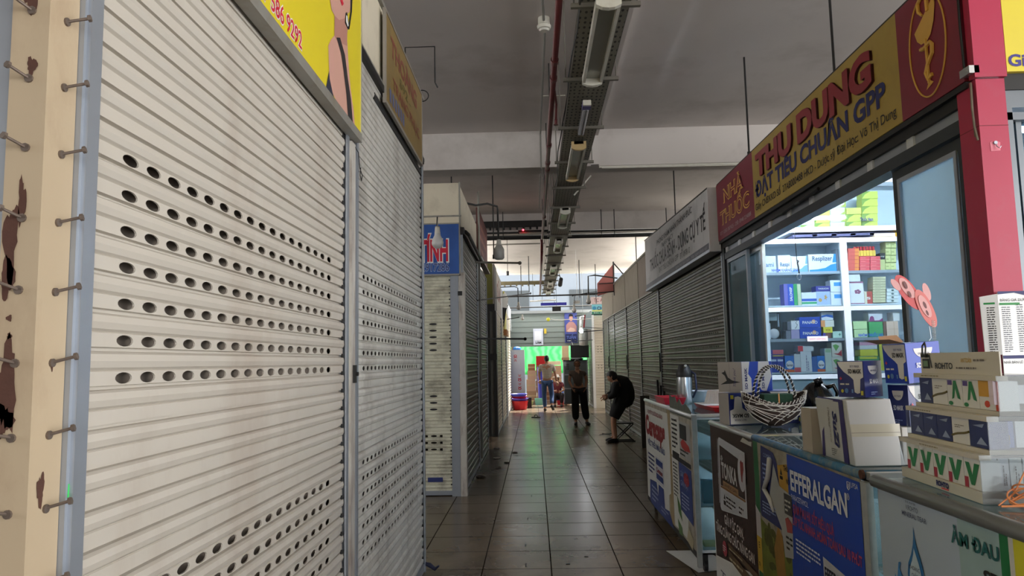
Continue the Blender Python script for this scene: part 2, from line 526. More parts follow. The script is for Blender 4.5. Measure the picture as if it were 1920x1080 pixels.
# slat pitch and first slat chosen so that the hole rows sit where they do on the real shutter
P1 = 0.0755; z01 = 1.030 - 0.2475 * P1 - 13 * P1
rows1 = [5, 6, 7, 8, 9, 10, 11, 12, 13][-5:] + list(range(19, 26))
rows1 = [7, 8, 9, 10, 11, 12, 13] + list(range(19, 26))
shutter('cream roller shutter with large oval holes, nearest the camera on the left', FL(LX, 1.325, 0), 1.87, 3.0, M_slat, p=P1, z0=z01, rows=rows1, x_first=0.155, n_holes=17, spacing=0.0935)
rows2 = [7, 8, 9, 10, 11, 12, 13] + list(range(19, 26))
shutter('pale grey roller shutter with black hole rows beside the thin steel post, left side', FL(LX, 3.395, 0), 2.045, 3.06, M_slat2, p=P1, z0=z01, rows=rows2, hole=(0.056, 0.024), x_first=0.20, n_holes=19, spacing=0.0895)

# corner post: angle steel with cream paint, rust and bolts
t = T('corner_post', 'cream painted steel corner post with rust patches and protruding bolts', 'post', (-0.86, 1.25, 0))
mb = MB()
mb.box(-0.905, 1.205, 0, LX + 0.002, 1.287, 3.6)
mb.build('post_body', M_cream, t)
rng = random.Random(5)
def blotch(fr, ca, cb, ra, rb, seed, c=0.0012):
    r = random.Random(seed)
    N_ = 30; ph = r.uniform(0, 6)
    pts = [(ca + ra * math.cos(2 * PI * k / N_) * j, cb + rb * math.sin(2 * PI * k / N_) * j) for k in range(N_) for j in [(.85 + .2 * math.sin(3 * k * .21 + ph) + r.uniform(-.13, .13))]]
    m_ = MB()
    P_ = [fr.p(ca, cb, c)] + [fr.p(a, b, c) for a, b in pts]
    m_.add(P_, [(0, 1 + k, 1 + (k + 1) % N_) for k in range(N_)])
    return m_
ff = FF(-0.905, 1.205, 0); fl = FL(LX + 0.002, 1.205, 0)
for k, (ca, cb, ra, rb) in enumerate(((0.033, 2.17, 0.016, 0.05), (0.040, 2.03, 0.010, 0.02), (0.018, 1.72, 0.014, 0.075), (0.034, 1.79, 0.008, 0.045), (0.016, 1.66, 0.014, 0.04), (0.022, 1.47, 0.02, 0.085), (0.022, 1.59, 0.006, 0.006), (0.024, 1.56, 0.005, 0.006), (0.02, 1.42, 0.019, 0.03))):
    blotch(ff, ca, cb, ra, rb, k).build('rust_patch', M_rust, t)
for k, (ca, cb, ra, rb) in enumerate(((0.030, 1.30, 0.010, 0.032), (0.030, 1.12, 0.005, 0.009), (0.046, 1.505, 0.003, 0.006))):
    blotch(fl, ca, cb, ra, rb, 20 + k).build('rust_patch', M_rust, t)
for k in range(14):
    z = 1.02 + k * 0.1235
    for fr, a, du in ((fl, 0.045, 0.010), (ff, 0.036, -0.012)):
        b = MB()
        p0 = fr.p(a, z, -0.002); p1 = fr.p(a + du, z + 0.010, 0.034)
        b.cyl(p0, p1, 0.0028, n=8)
        p2 = fr.p(a + du * 1.12, z + 0.0112, 0.039)
        b.cyl(p1, p2, 0.0065, n=6)
        b.cyl(fr.p(a, z, 0.0), fr.p(a, z, 0.004), 0.0075, n=10)
        b.build('bolt', mat('bolt_steel', (120, 108, 100), rough=0.5, metal=0.5, var=0.3, scale=40), t)
box('flat_channel', M_galv, LX - 0.03, 1.288, 0, LX + 0.012, 1.312, 3.6, t)
g = MB(); g.prism(FL(LX + 0.012, 1.29, 0), [(0.003, 1.277), (0.011, 1.28), (0.013, 1.297), (0.005, 1.301)], 0, 0.0008)
g.build('paint_mark', mat('green_paint', (70, 220, 110), rough=0.6), t)['label'] = 'green paint mark'

# side of the first stall, facing the camera
sd = T('roller_shutter', 'blurred grey shutter on the end face of the nearest stall, left edge', 'roller shutter', (-1.9, 1.23, 0))
curtain_mesh(FF(-2.9, 1.24, 0), 1.97, 47, 0.0755, 0.02, set(), (0.05, 0.02), 0.1, 1, 0.09).build('shutter_curtain', M_slat2, sd)
box('guide_rail', M_galv, -0.945, 1.215, 0, -0.912, 1.235, 3.6, sd)

# posts of the first stall
pm = mat('worn_post', (196, 192, 184), rough=0.5, metal=0.1, var=0.06, dirt=((96, 62, 44), 0.55, 14.0, (1, 1, 0.25)))
t = T('steel_post', 'thin off-white steel post between the two near left shutters', 'post', (LX, 3.30, 0))
b = MB(); b.box(LX - 0.04, 3.235, 0, LX + 0.006, 3.352, 2.53); b.box(LX + 0.006, 3.262, 0, LX + 0.022, 3.33, 2.53)
b.build('post_body', pm, t)
b = MB(); b.box(LX + 0.022, 3.285, 1.42, LX + 0.034, 3.315, 1.50); b.cyl((LX + 0.034, 3.30, 1.46), (LX + 0.045, 3.30, 1.46), 0.009)
b.build('latch', M_darkmetal, t)
b = MB(); b.tube([(LX + 0.02, 3.32, 2.52), (LX + 0.03, 3.35, 2.50), (LX + 0.025, 3.40, 2.44), (LX + 0.03, 3.43, 2.41), (LX + 0.03, 3.415, 2.38), (LX + 0.03, 3.385, 2.40), (LX + 0.03, 3.40, 2.44)], 0.0022, n=6)
b.build('wire_loop', M_darkmetal, t)
t = T('steel_post', 'pale steel post at the far end of the near left stall', 'post', (LX, 5.49, 0))
b = MB(); b.box(LX - 0.06, 5.468, 0, LX + 0.012, 5.53, 3.07)
b.build('post_body', pm, t)
b = MB(); b.tube([(LX + 0.01, 5.45, 0.06), (LX + 0.05, 5.44, 0.05), (LX + 0.09, 5.43, 0.025), (LX + 0.12, 5.42, 0.05)], [0.012, 0.018, 0.014, 0.006])
b.build('padlock_rag', mat('blue_black_rag', (40, 44, 70), rough=0.8, var=0.4, scale=50), t)
# shell of the stall
M_roof_bounce = mat('stall_roof_bounce', (200, 198, 192), rough=0.8)  # unseen tops made pale to bounce daylight up at the ceiling
def stall_shell(n, x0, x1, y0, y1, h, top=True, m=None):
    m = m or M_inside_shade
    b = MB()
    b.box(x0, y0, 0, x0 + 0.03, y1, h); b.box(x1 - 0.03, y0, 0, x1, y1, h)
    b.box(x0, y0, 0, x1, y0 + 0.03, h); b.box(x0, y1 - 0.03, 0, x1, y1, h)
    b.box(x0, y0, h, x1, y1, h + 0.03, 1)
    return b.build(n, [m, M_roof_bounce], kind='structure')
stall_shell('wall_first_stall', -3.2, -0.90, 3.30, 5.46, 3.5)
stall_shell('wall_near_stall', -3.2, -0.875, 1.30, 3.28, 3.5, m=mat('stall_inside_lit', (128, 118, 108), rough=.9, var=.15))  # paler colour paints light behind the near shutter's holes
fa = T('fascia_board', 'off-white fascia board above the second left shutter', 'fascia board', (LX, 4.5, 3.07))
b = MB(); b.box(LX - 0.02, 1.0, 3.075, LX, 3.97, 3.56)
b.build('fascia_panel', M_creamflat, fa)
b = MB(); b.box(LX - 0.02, 3.985, 3.075, LX, 5.40, 3.56)
b.build('fascia_panel', M_creamflat, fa)
b = MB(); b.box(LX - 0.02, 5.405, 3.055, LX + 0.004, 5.55, 3.56)
b.build('fascia_panel', M_creamflat, fa)
b = MB(); b.box(LX, 1.0, 3.06, LX + 0.02, 5.54, 3.09); b.box(LX, 1.0, 3.55, LX + 0.02, 5.54, 3.575)
b.build('edge_trim', M_post, fa)
b = MB(); b.box(LX - 0.04, 3.4, 3.02, LX + 0.03, 5.45, 3.06)
b.build('shutter_slot', M_black, fa)

# yellow sign with a phone number and a portrait
YEL = (226, 208, 40)
sx = -0.79
sg = T('shop_sign', 'bright yellow sign with red phone number and a woman in a dark strap dress', 'sign', (-0.79, 2.4, 2.57))
b = MB(); b.box(LX + 0.022, 0.6, 2.577, sx, 3.31, 3.8)
b.build('sign_panel', mat('yellow_vinyl', YEL, rough=0.4, var=0.03, scale=3), sg)
b = MB(); b.box(LX + 0.012, 0.6, 2.535, sx + 0.006, 3.315, 2.576)
b.build('bottom_frame', mat('sign_frame_grey', (150, 148, 142), rough=0.45, metal=0.3, var=0.15, dirt=((120, 100, 50), 0.4, 6, (1, 1, 1))), sg)
b = MB(); b.box(LX + .022, 3.31, 2.577, sx + 0.004, 3.316, 3.8); b.build('side_frame', M_alu, sg)
f = FL(sx, 0, 0)
RED = mat('print_red', (206, 34, 60), rough=0.45, var=0.03)
WHT = mat('print_white', (236, 236, 232), rough=0.5, var=0.02)
BLK = mat('print_black', (26, 26, 28), rough=0.5, var=0.05)
NAVY = mat('print_navy', (28, 34, 100), rough=0.5, var=0.05)
text('0367 586 9292', f, 1.945, 2.600, 0.058, WHT, sg, w=0.495, c=0.001, bold=0.06)
text('0367 586 9292', f, 1.95, 2.600, 0.058, RED, sg, w=0.485, c=0.002, bold=0.012)
skin1 = mat('portrait_skin', (208, 160, 144), rough=0.5, var=0.05)
skin2 = mat('portrait_skin_dark', (184, 132, 118), rough=0.5, var=0.05)
def PL(pts, m, c, nm):
    q = [(a * 1.0207, max(2.578, 1.5 + (z - 1.5) * 1.0207)) for a, z in pts]
    b = MB(); flat(b, f, q, c); return b.build(nm, m, sg)
PL([(2.708, 2.738), (2.718, 2.663), (2.728, 2.611), (2.77, 2.571), (2.849, 2.551), (3.131, 2.553), (3.109, 2.618), (3.055, 2.697), (3.02, 2.789), (2.992, 2.9), (2.90, 2.86), (2.794, 2.818), (2.744, 2.778)], skin1, 0.001, 'portrait_figure')
PL([(2.717, 3.2), (2.717, 2.976), (2.726, 2.932), (2.747, 2.902), (2.793, 2.9), (2.86, 2.915), (2.94, 2.96), (2.985, 3.0), (3.034, 3.037), (3.051, 3.099), (3.057, 3.2)], skin1, 0.0022, 'portrait_face')
PL([(2.793, 2.902), (2.94, 2.99), (3.0, 2.95), (2.992, 2.9), (2.992, 2.862), (2.921, 2.84), (2.821, 2.813), (2.792, 2.815)], skin2, 0.0015, 'portrait_neck')
PL([(2.821, 2.822), (2.875, 2.846), (2.954, 2.805), (3.004, 2.721), (3.056, 2.652), (3.092, 2.551), (3.007, 2.554), (2.982, 2.643), (2.933, 2.727), (2.891, 2.786)], mat('portrait_strap', (46, 40, 42), rough=0.6), 0.0024, 'portrait_strap')
PL([(2.719, 2.640), (2.68, 2.56), (2.79, 2.56), (2.77, 2.571), (2.728, 2.611)], mat('portrait_dress', (44, 46, 62), rough=0.6), 0.0018, 'portrait_dress')
PL([(3.03, 3.2), (3.085, 3.2), (3.069, 3.054), (3.025, 2.951), (3.005, 2.951), (3.044, 3.042)], BLK, 0.0026, 'portrait_hair')
PL([(2.958, 2.994), (2.984, 3.01), (3.025, 2.96), (3.002, 2.94), (2.952, 2.947)], BLK, 0.003, 'portrait_earring')
PL([(2.966, 2.988), (2.986, 2.994), (3.008, 2.962), (2.996, 2.950), (2.965, 2.958)], WHT, 0.0034, 'portrait_earring')
PL([(2.86, 3.01), (2.90, 2.995), (2.93, 3.02), (2.89, 3.03)], RED, 0.003, 'portrait_lips')

# dull old yellow sign
sg = T('shop_sign', 'faded dull yellow sign with red lettering at the far end of the near left stall', 'sign', (LX, 4.6, 2.98))
b = MB(); b.box(LX + 0.022, 3.97, 2.985, LX + 0.036, 5.30, 3.51)
b.build('sign_panel', mat('faded_yellow', (136, 112, 62), rough=0.6, var=0.12, scale=5, dirt=((96, 84, 60), 0.5, 5, (1, 1, 1))), sg)
b = MB()
b.box(LX + 0.021, 3.955, 2.965, LX + 0.040, 3.975, 3.525); b.box(LX + 0.021, 5.30, 2.965, LX + 0.040, 5.315, 3.525)
b.box(LX + 0.021, 3.975, 2.965, LX + 0.040, 5.30, 2.985); b.box(LX + 0.021, 3.975, 3.51, LX + 0.040, 5.30, 3.525)
b.build('sign_frame', mat('frame_grime', (150, 144, 136), rough=0.5, metal=0.3, var=0.2), sg)
f = FL(LX + 0.036, 3.97, 2.985)
dr = mat('faded_red', (124, 66, 48), rough=0.6, var=0.2, scale=20); db = mat('faded_blue', (96, 100, 130), rough=0.6, var=0.2, scale=20); dg_ = mat('faded_olive', (96, 88, 40), rough=0.6, var=0.2)
text('THOÀNG', f, 0.14, 0.33, 0.11, dr, sg, w=0.95, bold=0.03)
text('S92 -', f, 0.42, 0.24, 0.06, dg_, sg, w=0.42, bold=0.01)
text('TRANG PHỤC', f, 0.2, 0.14, 0.07, dr, sg, w=1.0, bold=0.02)
b = MB()
for k in range(6): flat(b, f, rect(0.10 + k * 0.085, 0.03, 0.155 + k * 0.085, 0.11), 0.002)
b.build('blue_blocks', db, sg)
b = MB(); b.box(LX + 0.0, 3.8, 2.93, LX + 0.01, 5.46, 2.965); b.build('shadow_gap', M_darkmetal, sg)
# wire bracket behind it
t = T('wire_bracket', 'bent wire bracket sticking up from the near left stall roof', 'bracket', (-0.86, 5.2, 3.55))
b = MB(); b.tube([(-0.95, 5.44, 3.53), (-0.95, 5.44, 3.95), (-0.72, 5.44, 3.95), (-0.72, 5.44, 3.66), (-0.70, 5.44, 3.62)], 0.006)
b.build('bracket_wire', M_darkmetal, t)
t = T('cable_coil', 'small black wire coil hooked on the top of the near left stall', 'cable', (-0.8, 5.45, 3.5))
b = MB(); b.tube([(-0.83 + 0.05 * math.cos(a / 6), 5.5, 3.58 + 0.045 * math.sin(a / 6)) for a in range(60)], 0.004)
b.build('wire_coil', M_black, t)

# ===== left row, second stall (TINH) =====
Y2 = 8.46
stall_shell('wall_second_stall', -4.2, -0.93, Y2 + 0.1, 13.0, 3.55)
p2 = 0.0755
t = shutter('grimy pale shutter facing the camera under the blue sign', FF(-2.5, Y2 + 0.01, 0), 1.545, 2.54, M_slatf, p=p2, z0=0.05, rows=(6, 7, 8, 9, 11 + 2, 14, 15)[:3], hole=(0.07, 0.022), x_first=0.33, n_holes=6, spacing=0.2)
# extra holes: flat black ovals stand in for the dark inside
b = MB()
b = MB(); b.box(-1.24, Y2 - 0.008, 0.16, -1.07, Y2 - 0.001, 0.21)
b.build('blue_label', paint((40, 52, 110)), t)['label'] = 'blue label'
dk = MB()
for i in (12, 13, 14, 21, 22, 23, 24, 25):
    zc = 0.05 + i * p2 + 0.2475 * p2
    for a in (0.02, 0.19):
        flat(dk, FF(-1.36, Y2 + 0.0092, 0), ell(a, zc, 0.045, 0.0115, 16), 0.002)
dk.build('hole_shade_ovals', M_black, t)
t = T('steel_post', 'worn two-tone corner post of the stall with the blue sign', 'post', (-0.84, Y2, 0))
b = MB(); b.box(-0.945, Y2 - 0.02, 0, -0.865, Y2 + 0.06, 2.55); b.build('alloy_channel', M_galv, t)
b = MB(); b.box(-0.862, Y2 - 0.03, 0, -0.79, Y2 + 0.07, 2.55); b.build('post_body', pm, t)
b = MB(); b.box(-0.87, Y2 - 0.045, 2.28, -0.82, Y2 - 0.03, 2.33); b.build('hasp', M_darkmetal, t)
sg = T('shop_sign', 'blue sea print sign with red capitals and phone number above the front shutter', 'sign', (-1.6, Y2, 2.53))
b = MB(); b.box(-2.6, Y2 - 0.05, 2.535, -0.845, Y2 - 0.005, 3.12)
b.build('sign_panel', mat('sea_blue_print', (38, 84, 160), rough=0.5, var=0.45, scale=4), sg)
b = MB()
b.box(-2.6, Y2 - 0.056, 2.515, -0.84, Y2 - 0.0, 2.535); b.box(-0.85, Y2 - 0.056, 2.515, -0.838, Y2, 3.13); b.box(-2.6, Y2 - 0.056, 3.12, -0.84, Y2, 3.135)
b.build('sign_frame', M_post, sg)
f = FF(-1.3, Y2 - 0.05, 2.535)
text('CHÍ TÍNH', f, 0.335, 0.155, 0.24, WHT, sg, w=0.64, c=0.001, bold=0.07, align='R')
text('CHÍ TÍNH', f, 0.322, 0.158, 0.235, RED, sg, w=0.62, c=0.003, bold=0.035, align='R')
text('0912917286', f, 0.335, 0.035, 0.09, mat('pale_blue_print', (150, 170, 210), rough=0.5), sg, w=0.47, c=0.001, bold=0.05, align='R')
text('0912917286', f, 0.330, 0.037, 0.086, NAVY, sg, w=0.46, c=0.002, bold=0.0, align='R')
fa = T('fascia_board', 'cream upper boards wrapping the corner above the blue sign', 'fascia board', (-0.9, Y2, 3.13))
b = MB(); b.box(-3.2, Y2 - 0.01, 3.135, -0.845, Y2 + 0.02, 3.62); b.build('front_board', M_creamflat, fa)
b = MB(); b.box(-0.862, Y2 + 0.02, 3.13, -0.842, 11.0, 3.60); b.build('side_board', M_creamflat, fa)
b = MB(); b.box(-0.85, Y2 - 0.02, 3.12, -0.835, Y2 + 0.03, 3.63); b.build('corner_trim', M_post, fa)
b = MB(); b.box(-0.90, Y2 + 0.05, 3.02, -0.80, 11.1, 3.10); b.tube([(-0.79, 8.6, 3.06), (-0.76, 8.7, 3.04), (-0.76, 11.0, 3.02), (-0.79, 11.1, 3.02)], 0.022)
b.build('awning_roll', M_darkmetal, fa)
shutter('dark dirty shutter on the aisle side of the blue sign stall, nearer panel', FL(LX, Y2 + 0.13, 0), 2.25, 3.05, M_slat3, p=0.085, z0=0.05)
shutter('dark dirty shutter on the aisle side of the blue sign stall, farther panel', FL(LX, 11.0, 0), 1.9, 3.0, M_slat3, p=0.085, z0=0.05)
t = T('steel_post', 'thin pole between the two dark shutters beyond the blue sign', 'post', (LX, 10.93, 0))
b = MB(); b.box(LX - 0.02, 10.91, 0, LX + 0.02, 10.97, 3.05); b.tube([(LX + 0.04, 10.94, 0.1), (LX + 0.04, 10.94, 4.1)], 0.016)
b.build('pole', M_post, t)
tag(MB().box(LX + 0.021, 8.75, 1.15, LX + 0.025, 8.85, 1.55).build('paper_strip', M_white), 'white paper strip stuck at the near edge of the dark left shutter', 'paper')
sg = T('shop_sign', 'faded pinkish red sign board edge-on above the dark left shutters', 'sign', (LX, 12.1, 3.12))
b = MB(); b.box(LX - 0.01, 11.05, 3.12, LX + 0.03, 13.1, 3.88)
b.build('sign_panel', mat('faded_pink', (120, 74, 70), rough=0.7, var=0.2, scale=4), sg)
b = MB(); b.box(LX - 0.02, 11.0, 3.09, LX + 0.07, 13.15, 3.12); b.build('sign_frame', M_post, sg)
# sign text seen very obliquely
fine = MB(); fine_print(fine, FL(LX + 0.03, 11.1, 3.2), 0.1, 0, 1.8, 0.55, 3, seed=4); fine.build('lettering', mat('pink_print', (164, 110, 96), rough=0.7), sg)

# ===== left row, third stall =====
Y3 = 15.0
sg = T('shop_sign', 'boxy sign with olive end face and pale printed side beyond the blue sign stall', 'sign', (-0.88, 16.5, 2.55))
b = MB(); b.box(-0.97, Y3, 2.56, -0.80, 18.3, 3.53)
b.build('sign_box', mat('sign_box_white', (176, 170, 160), rough=0.6, var=0.15, scale=3), sg)
b = MB(); b.box(-0.975, Y3 - 0.006, 2.70, -0.83, Y3 - 0.001, 3.54); b.build('end_face', mat('olive_face', (104, 104, 44), rough=0.6, var=0.1), sg)
b = MB(); b.box(-0.975, Y3 - 0.006, 2.55, -0.795, Y3 - 0.001, 2.70); b.build('end_strip', M_black, sg)
b = MB(); b.box(-0.80, Y3, 2.55, -0.792, Y3 + 0.9, 3.54); b.build('side_strip', mat('sooty_strip', (70, 66, 62), rough=0.6, var=0.4, scale=8), sg)
text('SỮA', FL(-0.80, Y3, 2.56), 1.2, 0.35, 0.35, dr, sg, w=1.7, bold=0.03)
t = T('door_post', 'dark grey door post standing under the olive sign end', 'post', (-0.85, Y3, 0))
b = MB(); b.box(-0.96, Y3 - 0.02, 0, -0.90, Y3 + 0.2, 2.56); b.box(-0.83, Y3 - 0.02, 0, -0.77, Y3 + 0.2, 2.56)
b.build('post_body', M_darkmetal, t)
b = MB(); b.box(-0.90, Y3 + 0.1, 0, -0.83, Y3 + 0.15, 2.56); b.build('post_infill', M_post, t)
b = MB(); b.box(-0.91, Y3 - 0.05, 1.55, -0.76, Y3 - 0.02, 1.67); b.build('post_clamp', M_black, t)
stall_shell('wall_third_stall', -4.2, -0.88, Y3 + 0.2, 26.0, 3.4)
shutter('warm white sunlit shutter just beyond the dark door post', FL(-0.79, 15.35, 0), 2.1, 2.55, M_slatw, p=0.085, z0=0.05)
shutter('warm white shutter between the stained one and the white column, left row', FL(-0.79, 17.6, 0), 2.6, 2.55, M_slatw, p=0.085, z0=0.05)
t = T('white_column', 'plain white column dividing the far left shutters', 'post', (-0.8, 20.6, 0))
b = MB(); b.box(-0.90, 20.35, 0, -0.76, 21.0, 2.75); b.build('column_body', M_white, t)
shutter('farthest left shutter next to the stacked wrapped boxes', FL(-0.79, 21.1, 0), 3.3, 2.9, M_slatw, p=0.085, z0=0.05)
sg = T('shop_banner', 'yellow banner with a black and white costume drawing, far left row', 'banner', (-0.72, 19.6, 2.4))
b = MB(); b.box(-0.78, 19.0, 2.35, -0.75, 20.3, 3.35); b.build('banner_panel', mat('banner_yellow', (214, 206, 110), rough=0.6), sg)
fb = FF(-0.80, 18.99, 2.3)
b = MB(); flat(b, fb, [(-0.05, 0.15), (0.02, 0.1), (0.06, 0.3), (0.1, 0.55), (0.16, 0.7), (0.08, 0.62), (0.03, 0.75), (-0.02, 0.55)], 0.01); b.build('costume_print', BLK, sg)
b = MB(); flat(b, fb, [(0.0, 0.62), (0.12, 0.60), (0.16, 0.85), (0.08, 1.02), (0.0, 0.95)], 0.012); b.build('costume_print', WHT, sg)
b = MB(); b.box(-0.79, 19.0, 2.2, -0.70, 20.3, 2.35); b.build('banner_foot', mat('banner_orange', (176, 120, 70), rough=0.6), sg)
fa = T('fascia_board', 'grey white upper boards above the far left shutters', 'fascia board', (-0.8, 20, 2.6))
b = MB(); b.box(-0.83, 18.3, 2.6, -0.80, 26.0, 3.35); b.build('fascia_panel', mat('fascia_far', (190, 194, 196), rough=0.6, var=0.06), fa)
# ===== right row: closed stalls beyond the pharmacy =====
RX = 2.05
stall_shell('wall_right_stalls', 2.10, 5.5, 7.85, 21.6, 3.35)
Yp = [7.80, 11.92, 14.10, 16.15, 18.62, 20.1, 21.6]
nm = ['wide dark shutter right beside the pharmacy, under the white sign', 'dark right-hand shutter just past the end of the white sign', 'dark right-hand shutter in front of the leaning grey board', 'right-hand shutter behind the bent figure in dark clothes', 'narrow right-hand shutter before the last one in the dark row', 'last dark right-hand shutter next to the pale end stall']
for i in range(6):
    y0, y1 = Yp[i] + 0.05, Yp[i + 1] - 0.05
    kw = dict(rows=(16, 18, 20, 22, 24), hole=(0.05, 0.02), x_first=0.35, n_holes=34, spacing=0.1) if i == 0 else {}
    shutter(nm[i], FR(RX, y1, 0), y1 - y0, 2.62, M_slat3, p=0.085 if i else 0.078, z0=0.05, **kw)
for i in range(1, 6):
    t = T('steel_post', ['', 'first steel post past the wide dark shutter, right row', 'second steel post of the dark right row', 'steel post behind the bent figure, right row', 'fourth steel post of the dark right row', 'last steel post of the dark right row'][i], 'post', (RX, Yp[i], 0))
    b = MB(); b.box(RX - 0.02, Yp[i] - 0.035, 0, RX + 0.05, Yp[i] + 0.035, 2.64); b.build('post_body', M_post, t)
    if i % 2: 
        b = MB(); b.box(RX - 0.035, Yp[i] - 0.02, 1.3, RX - 0.02, Yp[i] + 0.02, 1.6); b.build('hasp', M_darkmetal, t)
for i, (y0, y1) in enumerate(((12.9, 14.1), (14.1, 16.1), (16.1, 18.6), (18.6, 21.6))):
    pass
fa = T('fascia_board', 'row of dull beige upper boards above the dark right shutters', 'fascia board', (RX, 17, 2.65))
for (y0, y1, k) in ((11.9, 14.05, 0), (14.1, 16.1, 1), (16.15, 18.6, 1), (18.65, 21.6, 1)):
    b = MB(); b.box(RX - 0.02, y0, 2.66, RX, y1, 3.38 + 0.0 * k)
    b.build('fascia_panel', mat('fascia_dull', (132, 118, 104), rough=0.7, var=0.15, dirt=((90, 84, 78), 0.4, 3, (1, 1, 1))) if k == 0 else mat('fascia_dim', (138, 128, 112), rough=0.7, var=0.1, dirt=((100, 92, 82), 0.4, 3, (1, 1, 1))), fa)
b = MB(); b.box(RX - 0.03, 11.9, 2.635, RX + 0.0, 21.6, 2.66); b.tube([(RX - 0.02, 11.9, 3.40), (RX - 0.02, 21.6, 3.38)], 0.025)
b.build('edge_trim', M_post, fa)

# white sign box
sg = T('shop_sign', 'dusty white box sign for medical tools beside the pharmacy sign', 'sign', (1.97, 10, 2.65))
P = [(1.92, 7.86, 2.67), (2.03, 7.86, 2.67), (2.03, 12.35, 2.67), (1.92, 12.35, 2.67), (1.92, 7.86, 3.33), (2.03, 7.86, 3.33), (2.03, 12.35, 3.50), (1.92, 12.35, 3.50)]
b = MB(); b.hexa(P)
b.build('sign_box', mat('dusty_white', (210, 208, 208), rough=0.6, var=0.08, scale=2.5, dirt=((150, 152, 152), 0.45, 2.2, (1, 1, 1))), sg)
b = MB(); b.box(1.915, 7.845, 2.645, 2.035, 7.86, 3.345); b.build('end_cap', M_white, sg)
b = MB(); b.box(1.912, 7.86, 2.64, 2.04, 12.37, 2.672); b.build('bottom_trim', M_galv, sg)
b = MB(); b.tube([(1.918, 7.85, 3.34), (1.918, 12.36, 3.51)], 0.008); b.build('top_trim', M_darkmetal, sg)
f = FR(1.92, 12.35, 2.67)
gy = mat('print_grey', (58, 58, 62), rough=0.6, var=0.15)
text('PHÒNG KHÁM NHÂN THÀNH ĐỨC', f, 1.2, 0.565, 0.075, gy, sg, w=2.5, bold=0.01, c=0.003)
text('THUỐC CHỮA BỆNH - DỤNG CỤ Y TẾ', f, 0.5, 0.25, 0.18, mat('print_dark', (40, 38, 40), rough=0.6, var=0.15), sg, w=3.85, bold=0.02, c=0.003)
text('PHARMACY', f, 1.6, 0.475, 0.06, gy, sg, w=0.9, c=0.003)
text('ĐẠT TIÊU CHUẨN GPP', f, 1.3, 0.13, 0.075, gy, sg, w=1.5, c=0.003)
text('ĐT: 0978 12', f, 2.9, 0.115, 0.07, gy, sg, w=0.6, c=0.003)
b = MB(); flat(b, f, rect(0.02, 0.0, 4.46, 0.075), 0.002)
b.build('grey_band', mat('grey_band', (112, 112, 122), rough=0.6, var=0.15), sg)
text('Kính chào quý khách - Hân hạnh phục vụ', f, 2.6, 0.02, 0.04, mat('band_print', (176, 176, 186), rough=0.6), sg, w=1.75, c=0.004)

# pink sign and struts beyond it
sg = T('shop_sign', 'small faded pink sign on struts above the far right shutters', 'sign', (1.95, 18.3, 3.2))
b = MB(); b.hexa([(1.62, 18.28, 3.10), (2.03, 18.2, 3.22), (2.03, 18.24, 3.22), (1.62, 18.32, 3.10), (1.62, 18.28, 3.42), (2.03, 18.2, 3.90), (2.03, 18.24, 3.90), (1.62, 18.32, 3.42)])
b.build('sign_panel', mat('pink_sign', (176, 108, 104), rough=0.6, var=0.08), sg)
b = MB()
b.tube([(2.03, 18.2, 3.92), (2.35, 18.1, 3.50)], 0.016); b.tube([(2.03, 18.2, 3.38), (2.4, 18.1, 3.44)], 0.014); b.tube([(2.03, 18.2, 3.1), (2.03, 18.2, 3.95)], 0.02); b.tube([(1.65, 18.2, 3.4), (2.05, 18.2, 3.42)], 0.012)
b.build('strut', M_black, sg)

# ===== pharmacy sign =====
sg = T('pharmacy_sign', 'long red and yellow pharmacy sign with raised lettering and a snake and bowl', 'sign', (2.02, 5.5, 2.74))
Y0, Y1 = 3.30, 7.80
MRED = mat('sign_red', (134, 38, 58), rough=0.45, var=0.05, scale=3)
MYEL = mat('sign_yellow', (178, 152, 70), rough=0.45, var=0.06, scale=3, dirt=((146, 120, 60), 0.4, 4, (1, 1, 1)))
for (a, c_, m_) in ((6.50, Y1, MRED), (3.865, 6.50, MYEL), (Y0, 3.865, MRED)):
    b = MB(); b.box(2.0, a, 2.74, 2.05, c_, 3.345); b.build('sign_panel', m_, sg)
b = MB()
b.box(2.005, Y0, 2.71, 2.06, Y1, 2.738); b.box(2.005, Y0, 3.345, 2.06, Y1, 3.36); b.box(2.05, Y0, 2.74, 2.07, Y1, 3.345)
b.build('sign_frame', M_darkmetal, sg)
f = FR(2.0, Y1, 2.74)
GOLD = mat('gold_print', (226, 178, 84), rough=0.45, var=0.08)
RAISED = mat('raised_red', (150, 36, 50), rough=0.4, var=0.06)
SHAD = mat('letter_side_dark', (96, 52, 40), rough=0.5, var=0.1)
text('NHÀ', f, 0.28, 0.36, 0.135, GOLD, sg, w=0.72, bold=0.045, c=0.003)
text('THUỐC', f, 0.12, 0.145, 0.135, GOLD, sg, w=1.05, bold=0.045, c=0.003)
text('NHÀ', f, 0.28, 0.36, 0.135, MRED, sg, w=0.72, bold=-0.01, c=0.004)
text('THUỐC', f, 0.12, 0.145, 0.135, MRED, sg, w=1.05, bold=-0.01, c=0.004)
text('ĐT: 0350 387425 - DĐ: 0948 224088', f, 0.10, 0.045, 0.036, mat('pale_print', (190, 170, 170), rough=0.5), sg, w=1.1, c=0.003)
def raised(s, a, b_, h, w, depth, m, side, bold):
    for k in range(4):
        text(s, f, a + 0.004 * (3 - k), b_ - 0.002 * (3 - k), h, side if k < 3 else m, sg, w=w, bold=bold, c=0.002 + depth * k / 3)
raised('THU', 1.43, 0.335, 0.185, 0.90, 0.012, RAISED, SHAD, 0.05)
raised('DUNG', 2.45, 0.335, 0.195, 1.20, 0.012, RAISED, SHAD, 0.05)
text('ĐẠT TIÊU CHUẨN GPP', f, 1.36, 0.165, 0.125, NAVY, sg, w=2.42, bold=0.035, c=0.003)
